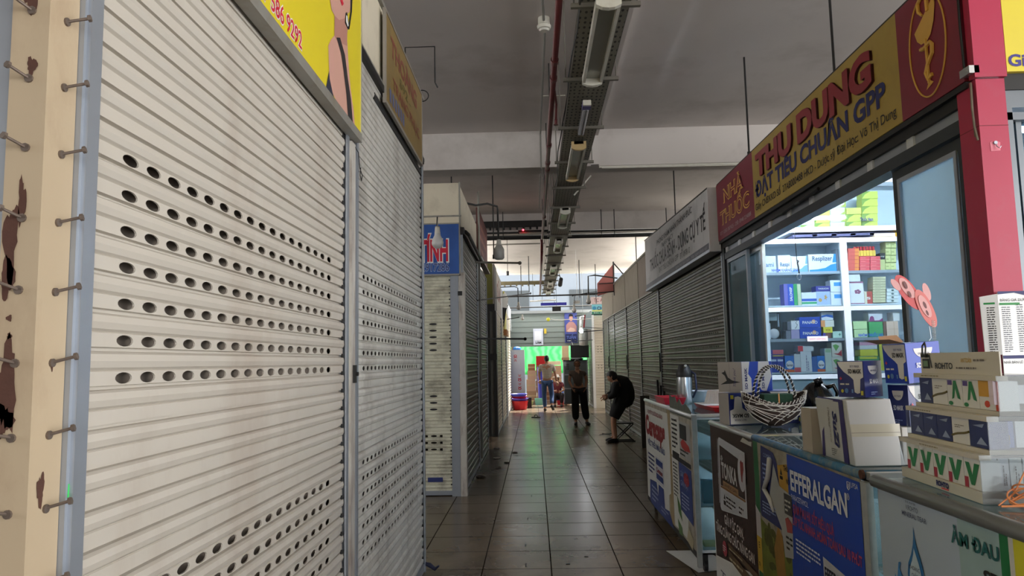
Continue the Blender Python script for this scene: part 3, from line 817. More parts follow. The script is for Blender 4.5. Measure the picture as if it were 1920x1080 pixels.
text('Giấy CNĐKKD Số  27A8000488 HKD - Dược sỹ Đại Học: Võ Thị Dung', f, 1.34, 0.055, 0.055, BLK, sg, w=2.54, bold=0.004, c=0.003)
# bowl of Hygieia emblem
e = MB()
cy, cz = 4.225, 0.30
ring = [f.p(cy + 0.165 * math.cos(a * PI / 24), cz + 0.265 * math.sin(a * PI / 24), 0.003) for a in range(49)]
e.tube(ring, 0.0045, n=6)
flat(e, f, [(cy - 0.105, cz + 0.10), (cy + 0.09, cz + 0.215), (cy + 0.095, cz + 0.17), (cy + 0.075, cz + 0.09), (cy + 0.04, cz + 0.035), (cy, cz + 0.015), (cy - 0.05, cz + 0.02), (cy - 0.085, cz + 0.05)], 0.004)
snake = [(cy - 0.02, cz + 0.16), (cy - 0.05, cz + 0.19), (cy - 0.05, cz + 0.235), (cy - 0.01, cz + 0.255), (cy + 0.03, cz + 0.23), (cy + 0.03, cz + 0.16)]
e.tube([f.p(a, b_, 0.005) for a, b_ in snake], [0.006, 0.01, 0.011, 0.012, 0.012, 0.01], n=6)
sn2 = [(cy - 0.055, cz - 0.005), (cy - 0.03, cz - 0.01), (cy + 0.03, cz + 0.0), (cy + 0.05, cz - 0.02), (cy + 0.045, cz - 0.06), (cy + 0.0, cz - 0.10), (cy - 0.025, cz - 0.14), (cy - 0.01, cz - 0.175), (cy + 0.03, cz - 0.165)]
e.tube([f.p(a, b_, 0.005) for a, b_ in sn2], 0.0105, n=6)
e.tube([f.p(cy - 0.004, cz + 0.03, 0.005), f.p(cy - 0.002, cz - 0.20, 0.005)], 0.008, n=6)
flat(e, f, [(cy - 0.035, cz - 0.225), (cy + 0.035, cz - 0.205), (cy + 0.01, cz - 0.19), (cy - 0.01, cz - 0.19)], 0.004)
e.build('emblem', GOLD, sg)
b = MB(); b.box(1.985, 3.235, 2.755, 2.03, 3.31, 2.79); b.cyl((1.98, 3.255, 2.773), (1.985, 3.255, 2.773), 0.006)
b.build('clip', M_alu, sg)
b = MB(); b.tube([(2.0, 3.295, 2.8), (1.995, 3.292, 3.0), (2.0, 3.297, 3.2), (2.0, 3.29, 3.34)], 0.006); b.build('cable', M_black, sg)

# beam and sliding track below the sign
t = T('door_track', 'dark beam with silver channel and studs under the pharmacy sign', 'door track', (2.05, 5.5, 2.53))
b = MB(); b.box(2.03, 3.36, 2.655, 2.14, 7.78, 2.71); b.build('upper_beam', M_darkmetal, t)
b = MB(); b.box(2.05, 3.38, 2.60, 2.12, 7.76, 2.655); b.build('channel', M_galv, t)
b = MB(); b.box(2.035, 3.38, 2.535, 2.13, 7.76, 2.60); b.build('lower_beam', M_darkframe, t)
for k in range(9):
    y = 3.85 + k * 0.47
    b = MB(); b.box(2.038, y, 2.598, 2.052, y + 0.07, 2.66); b.build('bracket', M_aluw, t)
b = MB(); b.tube([(2.02, 6.0, 2.66), (2.01, 5.8, 2.64), (2.02, 5.55, 2.66), (2.0, 5.4, 2.645), (2.02, 5.1, 2.67)], 0.012)
b.build('cable', M_black, t)

# red pillar
t = T('red_pillar', 'crimson clad corner pillar of the pharmacy with a stuck-on hook', 'pillar', (2.08, 3.3, 0))
MPIL = mat('pillar_red', (180, 42, 78), rough=0.42, var=0.07, scale=3, dirt=((166, 84, 104), 0.3, 7, (1, 1, 1)))
b = MB(); b.box(2.018, 3.25, 0, 2.145, 3.40, 2.73); b.build('pillar_body', MPIL, t)
b = MB(); b.box(2.008, 3.235, 2.735, 2.15, 3.28, 3.75); b.build('upper_cladding', MPIL, t)
b = MB(); b.box(2.017, 3.249, 2.512, 2.146, 3.4, 2.515); b.build('joint', mat('joint_dark', (120, 20, 44), rough=0.6), t)
b = MB(); b.prism(FF(2.058, 3.25, 2.395), [(0, 0), (0.042, 0.002), (0.044, 0.04), (0.03, 0.046), (0.02, 0.04), (0.008, 0.046), (-0.001, 0.04)], 0, 0.002)
b.build('hook_plate', mat('clear_hook', (222, 120, 140), rough=0.3), t)
b = MB(); b.tube([(2.078, 3.243, 2.43), (2.079, 3.236, 2.412), (2.084, 3.225, 2.402), (2.09, 3.225, 2.412)], 0.0022); b.cyl((2.078, 3.25, 2.432), (2.078, 3.24, 2.432), 0.008)
b.build('hook', M_galv, t)
b = MB(); b.tube([(2.008, 3.27, 2.72), (2.0, 3.262, 2.60), (2.008, 3.27, 2.52), (2.012, 3.26, 2.45)], 0.005); b.tube([(2.012, 3.275, 2.70), (2.006, 3.27, 2.55), (2.01, 3.272, 2.47)], 0.004)
b.build('loose_cables', mat('grimy_cable', (120, 110, 96), rough=0.7, var=0.3, scale=30), t)

# price list sheet wrapped on the pillar
t = T('price_list', 'laminated white price list sheet folded round the red pillar', 'price list', (2.1, 3.24, 1.38))
psh = mat('laminated_sheet', (232, 234, 236), rough=0.22, var=0.03)
b = MB(); b.hexa([(1.967, 3.262, 1.50), (2.022, 3.232, 1.49), (2.022, 3.236, 1.49), (1.967, 3.266, 1.50), (1.962, 3.262, 1.745), (2.022, 3.232, 1.755), (2.022, 3.236, 1.755), (1.962, 3.266, 1.745)]); b.build('side_sheet', psh, t)
b = MB(); b.box(2.022, 3.232, 1.38, 2.30, 3.236, 1.76); b.build('front_sheet', psh, t)
f = FF(2.022, 3.232, 1.38)
b = MB(); flat(b, f, [(0.0, 0.385), (0.0, 0.372), (0.07, 0.378), (0.13, 0.362), (0.28, 0.35), (0.28, 0.385)], 0.002); flat(b, f, rect(0, 0.093, 0.28, 0.107), 0.002)
b.build('navy_band', NAVY, t)
b = MB(); flat(b, f, rect(0.004, 0.325, 0.09, 0.335), 0.002); b.build('green_band', mat('print_green', (40, 140, 70), rough=0.5), t)
b = MB(); fine_print(b, f, 0.012, 0.12, 0.05, 0.20, 22, seed=2, fill=0.7); fine_print(b, f, 0.075, 0.12, 0.03, 0.21, 22, seed=3); fine_print(b, f, 0.14, 0.12, 0.12, 0.21, 22, seed=5, fill=0.8)
b.build('lettering', mat('print_mid', (96, 100, 110), rough=0.6), t)
text('BẢNG GIÁ DƯỢC', f, 0.008, 0.341, 0.011, BLK, t, w=0.12)
text('NHÀ BÁN LẺ CỦA CÔNG', f, 0.002, 0.072, 0.011, BLK, t, w=0.16)
fs_ = Fr((1.967, 3.262, 1.50), Vector((0.055, -0.03, 0)).normalized(), (0, 0, 1), Vector((-0.03, -0.055, 0)).normalized())
b = MB(); fine_print(b, fs_, 0.018, 0.0, 0.035, 0.20, 20, seed=8, fill=0.85); b.build('lettering', BLK, t)
b = MB(); flat(b, fs_, rect(0.008, 0.21, 0.05, 0.218), 0.002); b.build('green_band', mat('print_green', (40, 140, 70), rough=0.5), t)

# neighbour front facing the camera: yellow sign, glass
sg = T('shop_sign', 'bright yellow sign cut by the right edge beside the red pillar', 'sign', (2.6, 3.25, 2.75))
b = MB(); b.box(2.152, 3.235, 2.755, 3.4, 3.27, 3.8); b.build('sign_panel', mat('sign_yellow_bright', (232, 214, 70), rough=0.4, var=0.04), sg)
text('Giấy CN', FF(2.152, 3.235, 2.755), 0.008, 0.025, 0.052, mat('violet_print', (64, 54, 140), rough=0.5), sg, w=0.30, bold=0.03)
t = T('glazed_partition', 'silver framed glazed front under the bright yellow sign, right edge', 'glass partition', (2.6, 3.3, 0))
b = MB(); b.box(2.15, 3.27, 2.60, 3.4, 3.34, 2.68); b.box(2.15, 3.26, 2.54, 3.4, 3.34, 2.575); b.box(2.15, 3.26, 0, 2.175, 3.32, 2.6); b.box(2.205, 3.29, 0, 2.23, 3.33, 2.54)
b.build('frame', mat('grey_frame', (112, 118, 124), rough=.35, metal=.6), t)
b = MB(); b.box(2.175, 3.30, 0.9, 3.4, 3.305, 2.54); b.build('pane', glass('blue_glass', tint=(190, 215, 228), haze=0.4, hazecol=(104, 128, 142)), t)
b = MB(); b.box(2.15, 3.26, 2.68, 3.4, 3.30, 2.755); b.build('top_channel', M_darkmetal, t)

# ===== pharmacy room =====
M_pw = mat('pharmacy_wall', (196, 206, 214), rough=0.6, var=0.05)
box('wall_pharmacy_far', M_pw, 2.06, 7.74, 0, 4.5, 7.80, 3.35, kind='structure')
box('wall_pharmacy_right', M_pw, 4.4, 3.34, 0, 4.5, 7.8, 3.35, kind='structure')
box('wall_pharmacy_near', M_pw, 3.4, 3.30, 0, 4.5, 3.36, 3.35, kind='structure')
pc = MB(); pc.box(2.15, 3.3, 3.36, 4.5, 7.8, 3.40)
pc.build('ceiling_pharmacy', mat('mesh_ceiling', (120, 124, 130), rough=0.8, var=0.3, scale=30), kind='structure')
t = T('tube_light', 'lit white ceiling tube inside the pharmacy', 'lamp', (3.2, 5.6, 3.2))
b = MB(); b.box(2.6, 5.55, 3.22, 3.9, 5.65, 3.27); b.build('housing', M_plastic_w, t)
b = MB(); b.cyl((2.62, 5.6, 3.20), (3.88, 5.6, 3.20), 0.018); b.build('tube', mat('tube_lit', (235, 244, 255), emit=((226, 240, 255), 170), var=0), t)
t = T('tube_light', 'lit white tube mounted near the pharmacy front glass', 'lamp', (2.3, 4.9, 2.9))
b = MB(); b.box(2.32, 6.0, 2.98, 2.37, 7.2, 3.03); b.build('housing', M_plastic_w, t)
b = MB(); b.cyl((2.345, 6.02, 2.965), (2.345, 7.18, 2.965), 0.014); b.build('tube', mat('tube_lit', (235, 244, 255)), t)

# glass front on the aisle side
def sliding(nm_, label, ya, yb, xa, m_frame, pane, fw=0.05, z1=2.53, th=0.03, z0=0.0):
    t = T(nm_, label, 'sliding door', (xa, (ya + yb) / 2, 0))
    b = MB()
    b.box(xa, ya, z0, xa + th, ya + fw, z1); b.box(xa, yb - fw, z0, xa + th, yb, z1); b.box(xa, ya + fw, z1 - fw, xa + th, yb - fw, z1); b.box(xa, ya + fw, z0, xa + th, yb - fw, z0 + 0.1)
    b.build('door_frame', m_frame, t)
    b = MB(); b.box(xa + th * 0.4, ya + fw, z0 + 0.1, xa + th * 0.6, yb - fw, z1 - fw); b.build('pane', pane, t)
    return t
G_clear = glass('clear_glass', tint=(232, 242, 244), haze=0.03)
G_frost = glass('door_glass', tint=(196, 220, 232), haze=0.75, hazecol=(222, 238, 246))
G_teal = glass('teal_glass', tint=(150, 185, 190), haze=0.55, hazecol=(104, 136, 142))
d = sliding('sliding_door', 'dark framed glass sliding door panel with pale blue pane beside the red pillar', 3.44, 4.14, 2.06, M_darkframe, G_frost, fw=0.06)
b = MB(); b.box(2.052, 3.505, 0.1, 2.062, 3.53, 2.475); b.box(2.052, 4.055, 0.1, 2.062, 4.08, 2.475); b.box(2.052, 3.53, 2.45, 2.062, 4.055, 2.475); b.build('inner_bead', M_galv, d)
sliding('sliding_door', 'teal tinted sliding door panel stacked at the far end of the pharmacy front', 6.98, 7.70, 2.05, M_galv, G_teal, fw=0.04)
sliding('sliding_door', 'clear sliding door panel with bright aluminium stile at the far end of the pharmacy front', 6.66, 7.40, 2.095, M_alu, G_clear, fw=0.045)
t = T('steel_post', 'dark frame post between the wide shutter and the pharmacy glass', 'post', (2.06, 7.76, 0))
b = MB(); b.box(2.03, 7.72, 0, 2.10, 7.80, 2.66); b.build('post_body', M_darkframe, t)
t = T('steel_post', 'dark grey frame post between the red pillar and the sliding door', 'post', (2.08, 3.42, 0))
b = MB(); b.box(2.05, 3.405, 0, 2.12, 3.45, 2.6); b.build('post_body', M_darkframe, t)

# ===== medicine cabinet =====
CY = 7.30
cab = T('medicine_cabinet', 'tall aluminium and glass medicine cabinet across the back of the pharmacy', 'cabinet', (3.1, 7.45, 0))
x0c, x1c, xm = 2.225, 4.25, 3.098
b = MB()
for xx in (x0c, x1c): b.box(xx - 0.02, CY, 0, xx + 0.02, CY + 0.03, 2.67)
b.box(xm - 0.033, CY - 0.01, 0.0, xm + 0.033, CY + 0.03, 2.67)
for z in (2.646, 1.965, 1.30, 0.1):
    b.box(x0c, CY - 0.004, z - 0.022, x1c, CY + 0.03, z + 0.022)
b.build('frame', M_aluw, cab)
b = MB(); b.box(x0c, CY + 0.40, 0.05, x1c, CY + 0.42, 2.66); b.box(x0c - 0.02, CY + 0.03, 0.05, x0c - 0.01, CY + 0.4, 2.66); b.box(xm - 0.01, CY + 0.03, 0.05, xm + 0.01, CY + 0.4, 2.66)
b.box(x0c, CY + 0.03, 2.65, x1c, CY + 0.4, 2.665)
b.build('back_panel', mat('cabinet_back', (222, 232, 242), rough=0.35, var=0.06, scale=3), cab)
for z in (2.342, 2.008, 1.677, 1.347):
    b = MB(); b.box(x0c, CY + 0.028, z - 0.014, x1c, CY + 0.40, z - 0.002)
    b.build('shelf', mat('shelf_glass', (206, 218, 226), rough=0.25, var=0.05), cab)
    if z in (2.342, 1.677):
        b = MB(); b.box(x0c, CY + 0.02, z - 0.03, x1c, CY + 0.03, z - 0.002); b.build('shelf_edge', M_galv, cab)
b = MB(); b.box(x0c + 0.02, CY + 0.004, 1.32, xm - 0.03, CY + 0.008, 2.62); b.box(xm + 0.03, CY + 0.004, 1.32, x1c - 0.02, CY + 0.008, 2.62)
b.build('glass_pane', glass('cabinet_glass', tint=(244, 249, 250), refl=0.8), cab)
b = MB(); b.box(x0c + 0.02, CY + 0.01, 0.12, x1c - 0.02, CY + 0.02, 1.28); b.build('lower_panel', glass('lower_glass', tint=(200, 222, 228), haze=0.5, hazecol=(170, 196, 206)), cab)
fcab = FF(0, CY, 0)
BLU = mat('print_blue', (24, 60, 170), rough=0.5)
text('NHÓM KHÁNG SINH', fcab, 2.38, 2.344, 0.026, BLU, cab, w=0.27, bold=0.03, c=0.006)
text('NHÓM THUỐC HO', fcab, 3.19, 1.682, 0.026, BLU, cab, w=0.24, bold=0.03, c=0.006)
b = MB(); b.box(2.69, CY - 0.008, 1.645, 2.89, CY - 0.004, 1.695); b.build('shelf_label', mat('pink_label', (236, 222, 222), rough=0.5), cab)
text('NHÓM GIẢM ĐAU', FF(2.69, CY - 0.008, 1.645), 0.02, 0.014, 0.018, mat('pink_print2', (226, 130, 120), rough=0.5), cab, w=0.16, c=0.002)
# clip-on handle
b = MB(); b.box(2.20, CY - 0.02, 2.26, 2.235, CY - 0.002, 2.36); b.build('handle', M_plastic_w, cab)
# upper cabinet
uc = T('wall_cabinet', 'small upper glass cabinet full of leaf-printed cartons', 'cabinet', (3.4, 7.4, 2.74))
b = MB()
b.box(2.60, CY, 2.735, 4.25, CY + 0.03, 2.785); b.box(2.60, CY, 3.225, 4.25, CY + 0.03, 3.27); b.box(2.60, CY, 2.785, 2.635, CY + 0.03, 3.225)
b.build('frame', M_aluw, uc)
b = MB(); b.box(2.6, CY + 0.4, 2.74, 4.25, CY + 0.42, 3.27); b.box(2.59, CY + 0.03, 2.74, 2.6, CY + 0.4, 3.27); b.box(2.6, CY + 0.03, 2.74, 4.25, CY + 0.4, 2.782)
b.build('back_panel', mat('cabinet_back', (222, 232, 242)), uc)
b = MB(); b.box(2.635, CY + 0.01, 2.785, 4.25, CY + 0.014, 3.225); b.build('glass_pane', glass('cabinet_glass'), uc)
text('Thuốc Nam', FF(0, CY, 0), 3.285, 2.835, 0.032, NAVY, uc, w=0.13, bold=0.04, c=-0.002)
b = MB()
for k in range(5):
    b.box(2.62 + k * 0.19, CY + 0.02, 2.69 + 0.004 * (k % 2), 2.86 + k * 0.19, CY + 0.3, 2.715 + 0.004 * (k % 2))
tag(b.build('paper_pile', mat('folders', (66, 70, 104), rough=0.6, var=0.5, scale=12)), 'dark folders lying flat on top of the medicine cabinet', 'folders')
b = MB(); b.box(3.42, CY + 0.0, 2.672, 3.62, CY + 0.25, 2.705); tag(b.build('paper_stack', mat('buff_paper', (214, 196, 160), rough=0.7)), 'buff papers on top of the medicine cabinet', 'papers')
b = MB(); b.box(3.63, CY + 0.0, 2.672, 3.9, CY + 0.25, 2.712); tag(b.build('envelope', mat('yellow_card', (224, 170, 40), rough=0.6)), 'yellow envelope on top of the medicine cabinet', 'envelope')

# products
PRODUCTS=[
('medicine_box', 2.275, 2.444, 2.342, 2.508, 0.12, (205, 214, 222), None, 'Hami', '(90,110,150)', 'wide pale grey medicine carton at the left end of the top glass shelf', None),
('medicine_box', 2.465, 2.592, 2.342, 2.514, 0.12, (225, 230, 238), None, 'Respi', None, 'white carton with grey lettering beside the hanging cord on the top glass shelf', None),
('medicine_box', 2.597, 2.755, 2.342, 2.5, 0.12, (225, 230, 238), ('wave', (120, 170, 220)), None, None, 'white and pale blue carton left of the eye picture carton', None),
('medicine_box', 2.766, 3.04, 2.342, 2.516, 0.12, (225, 230, 238), ('wave', (40, 140, 220)), 'Resplizer', None, 'white carton with a blue wave and an eye picture on the top glass shelf', None),
('medicine_box', 3.047, 3.089, 2.342, 2.566, 0.12, (120, 128, 140), None, None, None, 'grey carton standing against the cabinet middle post', None),
('medicine_box', 3.164, 3.274, 2.53, 2.568, 0.12, (222, 92, 80), ('side', (236, 140, 60)), None, None, 'flat red and orange carton, topmost of the six beside the cabinet post', 'red and orange cartons stacked beside the cabinet post'),
('medicine_box', 3.161, 3.272, 2.492, 2.529, 0.12, (222, 92, 80), ('side', (236, 140, 60)), None, None, 'flat red and orange carton, fifth from the bottom of the six beside the cabinet post', 'red and orange cartons stacked beside the cabinet post'),
('medicine_box', 3.159, 3.269, 2.453, 2.491, 0.12, (222, 92, 80), ('side', (236, 140, 60)), None, None, 'flat red and orange carton, fourth from the bottom of the six beside the cabinet post', 'red and orange cartons stacked beside the cabinet post'),
('medicine_box', 3.156, 3.267, 2.414, 2.452, 0.12, (222, 92, 80), ('side', (236, 140, 60)), None, None, 'flat red and orange carton, third from the bottom of the six beside the cabinet post', 'red and orange cartons stacked beside the cabinet post'),
('medicine_box', 3.154, 3.264, 2.376, 2.413, 0.12, (222, 92, 80), ('side', (236, 140, 60)), None, None, 'flat red and orange carton, second from the bottom of the six beside the cabinet post', 'red and orange cartons stacked beside the cabinet post'),
('medicine_box', 3.151, 3.261, 2.337, 2.375, 0.12, (222, 92, 80), ('side', (236, 140, 60)), None, None, 'flat red and orange carton, bottom of the six beside the cabinet post', 'red and orange cartons stacked beside the cabinet post'),
('medicine_box', 3.274, 3.374, 2.449, 2.485, 0.12, (224, 74, 84), ('line', (250, 150, 150)), None, None, 'flat crimson carton under the red-capped vials, left stack, topmost', 'crimson cartons under the red-capped vials'),
('medicine_box', 3.272, 3.371, 2.413, 2.448, 0.12, (224, 74, 84), ('line', (250, 150, 150)), None, None, 'flat crimson carton under the red-capped vials, left stack, third from the bottom', 'crimson cartons under the red-capped vials'),
('medicine_box', 3.269, 3.369, 2.376, 2.412, 0.12, (224, 74, 84), ('line', (250, 150, 150)), None, None, 'flat crimson carton under the red-capped vials, left stack, second from the bottom', 'crimson cartons under the red-capped vials'),
('medicine_box', 3.267, 3.366, 2.34, 2.375, 0.12, (224, 74, 84), ('line', (250, 150, 150)), None, None, 'flat crimson carton under the red-capped vials, left stack, bottom', 'crimson cartons under the red-capped vials'),
('medicine_box', 3.379, 3.479, 2.447, 2.482, 0.12, (224, 74, 84), ('line', (250, 150, 150)), None, None, 'flat crimson carton under the red-capped vials, right stack, topmost', 'crimson cartons under the red-capped vials'),
('medicine_box', 3.377, 3.476, 2.41, 2.446, 0.12, (224, 74, 84), ('line', (250, 150, 150)), None, None, 'flat crimson carton under the red-capped vials, right stack, third from the bottom', 'crimson cartons under the red-capped vials'),
('medicine_box', 3.374, 3.474, 2.374, 2.409, 0.12, (224, 74, 84), ('line', (250, 150, 150)), None, None, 'flat crimson carton under the red-capped vials, right stack, second from the bottom', 'crimson cartons under the red-capped vials'),
('medicine_box', 3.372, 3.471, 2.338, 2.373, 0.12, (224, 74, 84), ('line', (250, 150, 150)), None, None, 'flat crimson carton under the red-capped vials, right stack, bottom', 'crimson cartons under the red-capped vials'),
('medicine_box', 3.54, 3.59, 2.56, 2.63, 0.12, (206, 210, 140), ('line', (150, 160, 90)), None, None, 'yellow-green carton at the right end of the top shelf, left column, topmost', 'yellow-green cartons at the right end of the top shelf'),
('medicine_box', 3.535, 3.585, 2.487, 2.557, 0.12, (206, 210, 140), ('line', (150, 160, 90)), None, None, 'yellow-green carton at the right end of the top shelf, left column, third from the bottom', 'yellow-green cartons at the right end of the top shelf'),
('medicine_box', 3.53, 3.58, 2.414, 2.484, 0.12, (206, 210, 140), ('line', (150, 160, 90)), None, None, 'yellow-green carton at the right end of the top shelf, left column, second from the bottom', 'yellow-green cartons at the right end of the top shelf'),
('medicine_box', 3.525, 3.575, 2.341, 2.411, 0.12, (206, 210, 140), ('line', (150, 160, 90)), None, None, 'yellow-green carton at the right end of the top shelf, left column, bottom', 'yellow-green cartons at the right end of the top shelf'),
('medicine_box', 3.593, 3.643, 2.558, 2.628, 0.12, (206, 210, 140), ('line', (150, 160, 90)), None, None, 'yellow-green carton at the right end of the top shelf, right column, topmost', 'yellow-green cartons at the right end of the top shelf'),
('medicine_box', 3.588, 3.637, 2.485, 2.555, 0.12, (206, 210, 140), ('line', (150, 160, 90)), None, None, 'yellow-green carton at the right end of the top shelf, right column, third from the bottom', 'yellow-green cartons at the right end of the top shelf'),
('medicine_box', 3.583, 3.632, 2.413, 2.482, 0.12, (206, 210, 140), ('line', (150, 160, 90)), None, None, 'yellow-green carton at the right end of the top shelf, right column, second from the bottom', 'yellow-green cartons at the right end of the top shelf'),
('medicine_box', 3.577, 3.627, 2.34, 2.409, 0.12, (206, 210, 140), ('line', (150, 160, 90)), None, None, 'yellow-green carton at the right end of the top shelf, right column, bottom', 'yellow-green cartons at the right end of the top shelf'),
('medicine_box', 3.474, 3.521, 2.342, 2.448, 0.12, (190, 195, 130), None, None, None, 'short olive carton under the black and white packet', None),
('medicine_box', 3.475, 3.527, 2.451, 2.513, 0.12, (30, 32, 34), None, 'my', 'W', 'small black packet with white lettering by the yellow-green cartons', None),
('medicine_box', 2.506, 2.543, 2.008, 2.224, 0.12, (110, 105, 190), None, None, None, 'thin violet carton standing upright left of the blue upright one', None),
('medicine_box', 2.545, 2.601, 2.008, 2.223, 0.12, (40, 80, 190), None, 'SALONSIP|V', 'W', 'upright blue carton with white vertical lettering on the second shelf', None),
('medicine_box', 2.603, 2.637, 2.008, 2.222, 0.12, (50, 160, 90), None, None, None, 'thin upright green carton beside the blue lettered one', None),
('medicine_box', 2.64, 2.674, 2.008, 2.221, 0.12, (190, 205, 170), None, None, None, 'thin upright pale green carton beside the bright green one', None),
('medicine_box', 2.677, 2.824, 2.008, 2.134, 0.12, (225, 230, 238), ('band2', (40, 90, 190)), None, None, 'low white carton with blue and green bands on the second shelf', None),
('medicine_box', 2.826, 2.96, 2.008, 2.141, 0.12, (170, 190, 225), ('star', (200, 160, 90)), None, None, 'pale blue carton with a starfish picture on the second shelf', None),
('medicine_box', 2.824, 2.966, 2.144, 2.195, 0.12, (60, 60, 150), None, 'TAGUCHI', 'W', 'flat indigo carton lying on the starfish carton', None),
('medicine_box', 2.965, 3.08, 2.008, 2.13, 0.12, (225, 230, 238), ('patch', (70, 150, 220)), None, None, 'lower white carton with a blue patch beside the starfish carton', None),
('medicine_box', 2.968, 3.083, 2.133, 2.25, 0.12, (225, 230, 238), ('patch', (70, 150, 220)), None, None, 'upper white carton with a blue patch beside the starfish carton', None),
('medicine_box', 3.157, 3.293, 2.008, 2.23, 0.12, (236, 234, 240), ('flower', (150, 90, 120)), None, None, 'tall white carton with a pink edge and a grey flower right of the cabinet post', None),
('medicine_box', 3.156, 3.266, 2.233, 2.305, 0.12, (235, 238, 242), None, None, None, 'small plain white carton on top of the white flower carton', None),
('medicine_box', 3.295, 3.373, 2.008, 2.131, 0.12, (190, 80, 70), ('side', (222, 214, 190)), 'S', 'W', 'small red carton with a curl mark on the second shelf', None),
('medicine_box', 3.392, 3.517, 2.251, 2.275, 0.12, (214, 210, 172), ('line', (150, 140, 110)), None, None, 'thin beige carton, topmost of the ten-high stack on the second shelf', 'beige cartons in the ten-high stack'),
('medicine_box', 3.39, 3.515, 2.225, 2.249, 0.12, (214, 210, 172), ('line', (150, 140, 110)), None, None, 'thin beige carton, ninth from the bottom of the ten-high stack on the second shelf', 'beige cartons in the ten-high stack'),
('medicine_box', 3.388, 3.513, 2.199, 2.223, 0.12, (214, 210, 172), ('line', (150, 140, 110)), None, None, 'thin beige carton, eighth from the bottom of the ten-high stack on the second shelf', 'beige cartons in the ten-high stack'),
('medicine_box', 3.386, 3.512, 2.173, 2.197, 0.12, (214, 210, 172), ('line', (150, 140, 110)), None, None, 'thin beige carton, seventh from the bottom of the ten-high stack on the second shelf', 'beige cartons in the ten-high stack'),
('medicine_box', 3.385, 3.51, 2.147, 2.171, 0.12, (214, 210, 172), ('line', (150, 140, 110)), None, None, 'thin beige carton, sixth from the bottom of the ten-high stack on the second shelf', 'beige cartons in the ten-high stack'),
('medicine_box', 3.383, 3.508, 2.121, 2.145, 0.12, (214, 210, 172), ('line', (150, 140, 110)), None, None, 'thin beige carton, fifth from the bottom of the ten-high stack on the second shelf', 'beige cartons in the ten-high stack'),
('medicine_box', 3.381, 3.506, 2.095, 2.119, 0.12, (214, 210, 172), ('line', (150, 140, 110)), None, None, 'thin beige carton, fourth from the bottom of the ten-high stack on the second shelf', 'beige cartons in the ten-high stack'),
('medicine_box', 3.379, 3.504, 2.069, 2.093, 0.12, (214, 210, 172), ('line', (150, 140, 110)), None, None, 'thin beige carton, third from the bottom of the ten-high stack on the second shelf', 'beige cartons in the ten-high stack'),
('medicine_box', 3.377, 3.502, 2.043, 2.067, 0.12, (214, 210, 172), ('line', (150, 140, 110)), None, None, 'thin beige carton, second from the bottom of the ten-high stack on the second shelf', 'beige cartons in the ten-high stack'),
('medicine_box', 3.376, 3.501, 2.017, 2.041, 0.12, (214, 210, 172), ('line', (150, 140, 110)), None, None, 'thin beige carton, bottom of the ten-high stack on the second shelf', 'beige cartons in the ten-high stack'),
('medicine_box', 3.519, 3.633, 2.121, 2.153, 0.12, (225, 232, 232), ('dot', (70, 90, 90)), None, None, 'flat white carton with dark mark, topmost beside the beige stack', 'white cartons in the short stack beside the beige stack'),
('medicine_box', 3.516, 3.631, 2.086, 2.118, 0.12, (225, 232, 232), ('dot', (70, 90, 90)), None, None, 'flat white carton with dark mark, third from the bottom beside the beige stack', 'white cartons in the short stack beside the beige stack'),
('medicine_box', 3.514, 3.628, 2.051, 2.083, 0.12, (225, 232, 232), ('dot', (70, 90, 90)), None, None, 'flat white carton with dark mark, second from the bottom beside the beige stack', 'white cartons in the short stack beside the beige stack'),
('medicine_box', 3.511, 3.626, 2.016, 2.048, 0.12, (225, 232, 232), ('dot', (70, 90, 90)), None, None, 'flat white carton with dark mark, bottom beside the beige stack', 'white cartons in the short stack beside the beige stack'),
('medicine_box', 2.281, 2.354, 1.677, 1.835, 0.12, (222, 226, 236), ('vtext', (110, 90, 150)), None, None, 'slim white carton in front of the black case on the third shelf', None),
('medicine_box', 2.504, 2.551, 1.677, 1.756, 0.12, (120, 124, 136), None, None, None, 'small grey carton at the foot of the black case', None),
('medicine_box', 2.52, 2.556, 1.761, 1.846, 0.12, (100, 105, 118), None, None, None, 'small dark grey carton stacked beside the black case', None),
('medicine_box', 2.554, 2.635, 1.677, 1.765, 0.12, (165, 155, 195), None, None, None, 'lilac carton under the small white carton with a curved line', None),
('medicine_box', 2.559, 2.64, 1.768, 1.855, 0.12, (222, 224, 228), ('curve', (50, 50, 60)), None, None, 'small white carton with a curved black line on the lilac carton', None),
('medicine_box', 2.64, 2.849, 1.677, 1.781, 0.12, (24, 70, 180), ('pill', (225, 170, 120)), 'PANATO', 'W', 'lower of the two wide royal blue cartons with an orange dot', None),
('medicine_box', 2.642, 2.846, 1.784, 1.889, 0.12, (24, 70, 180), ('pill', (225, 170, 120)), 'PANATO', 'W', 'upper of the two wide royal blue cartons with an orange dot', None),
('medicine_box', 2.863, 2.947, 1.677, 1.727, 0.12, (120, 80, 80), ('side', (70, 60, 160)), None, None, 'small brown and purple carton at the bottom of the mixed stack', None),
('medicine_box', 2.872, 2.961, 1.729, 1.785, 0.12, (226, 214, 60), None, 'G', '(160,110,20)', 'small yellow carton in the middle of the mixed stack', None),
('medicine_box', 2.85, 2.981, 1.787, 1.851, 0.12, (228, 226, 220), ('side', (222, 150, 90)), None, None, 'small orange and white carton in the mixed stack under the blue wave carton', None),
('medicine_box', 2.86, 2.975, 1.854, 1.933, 0.12, (225, 230, 238), ('wave2', (40, 100, 190)), None, None, 'small white carton with a blue wave on top of the mixed stack', None),
('medicine_box', 2.963, 3.051, 1.677, 1.741, 0.12, (190, 222, 212), ('cross', (50, 110, 100)), None, None, 'mint green packet with a dark cross on the third shelf', None),
('medicine_box', 3.172, 3.301, 1.677, 1.755, 0.12, (200, 226, 170), None, None, None, 'lower pale green carton right of the cabinet post', None),
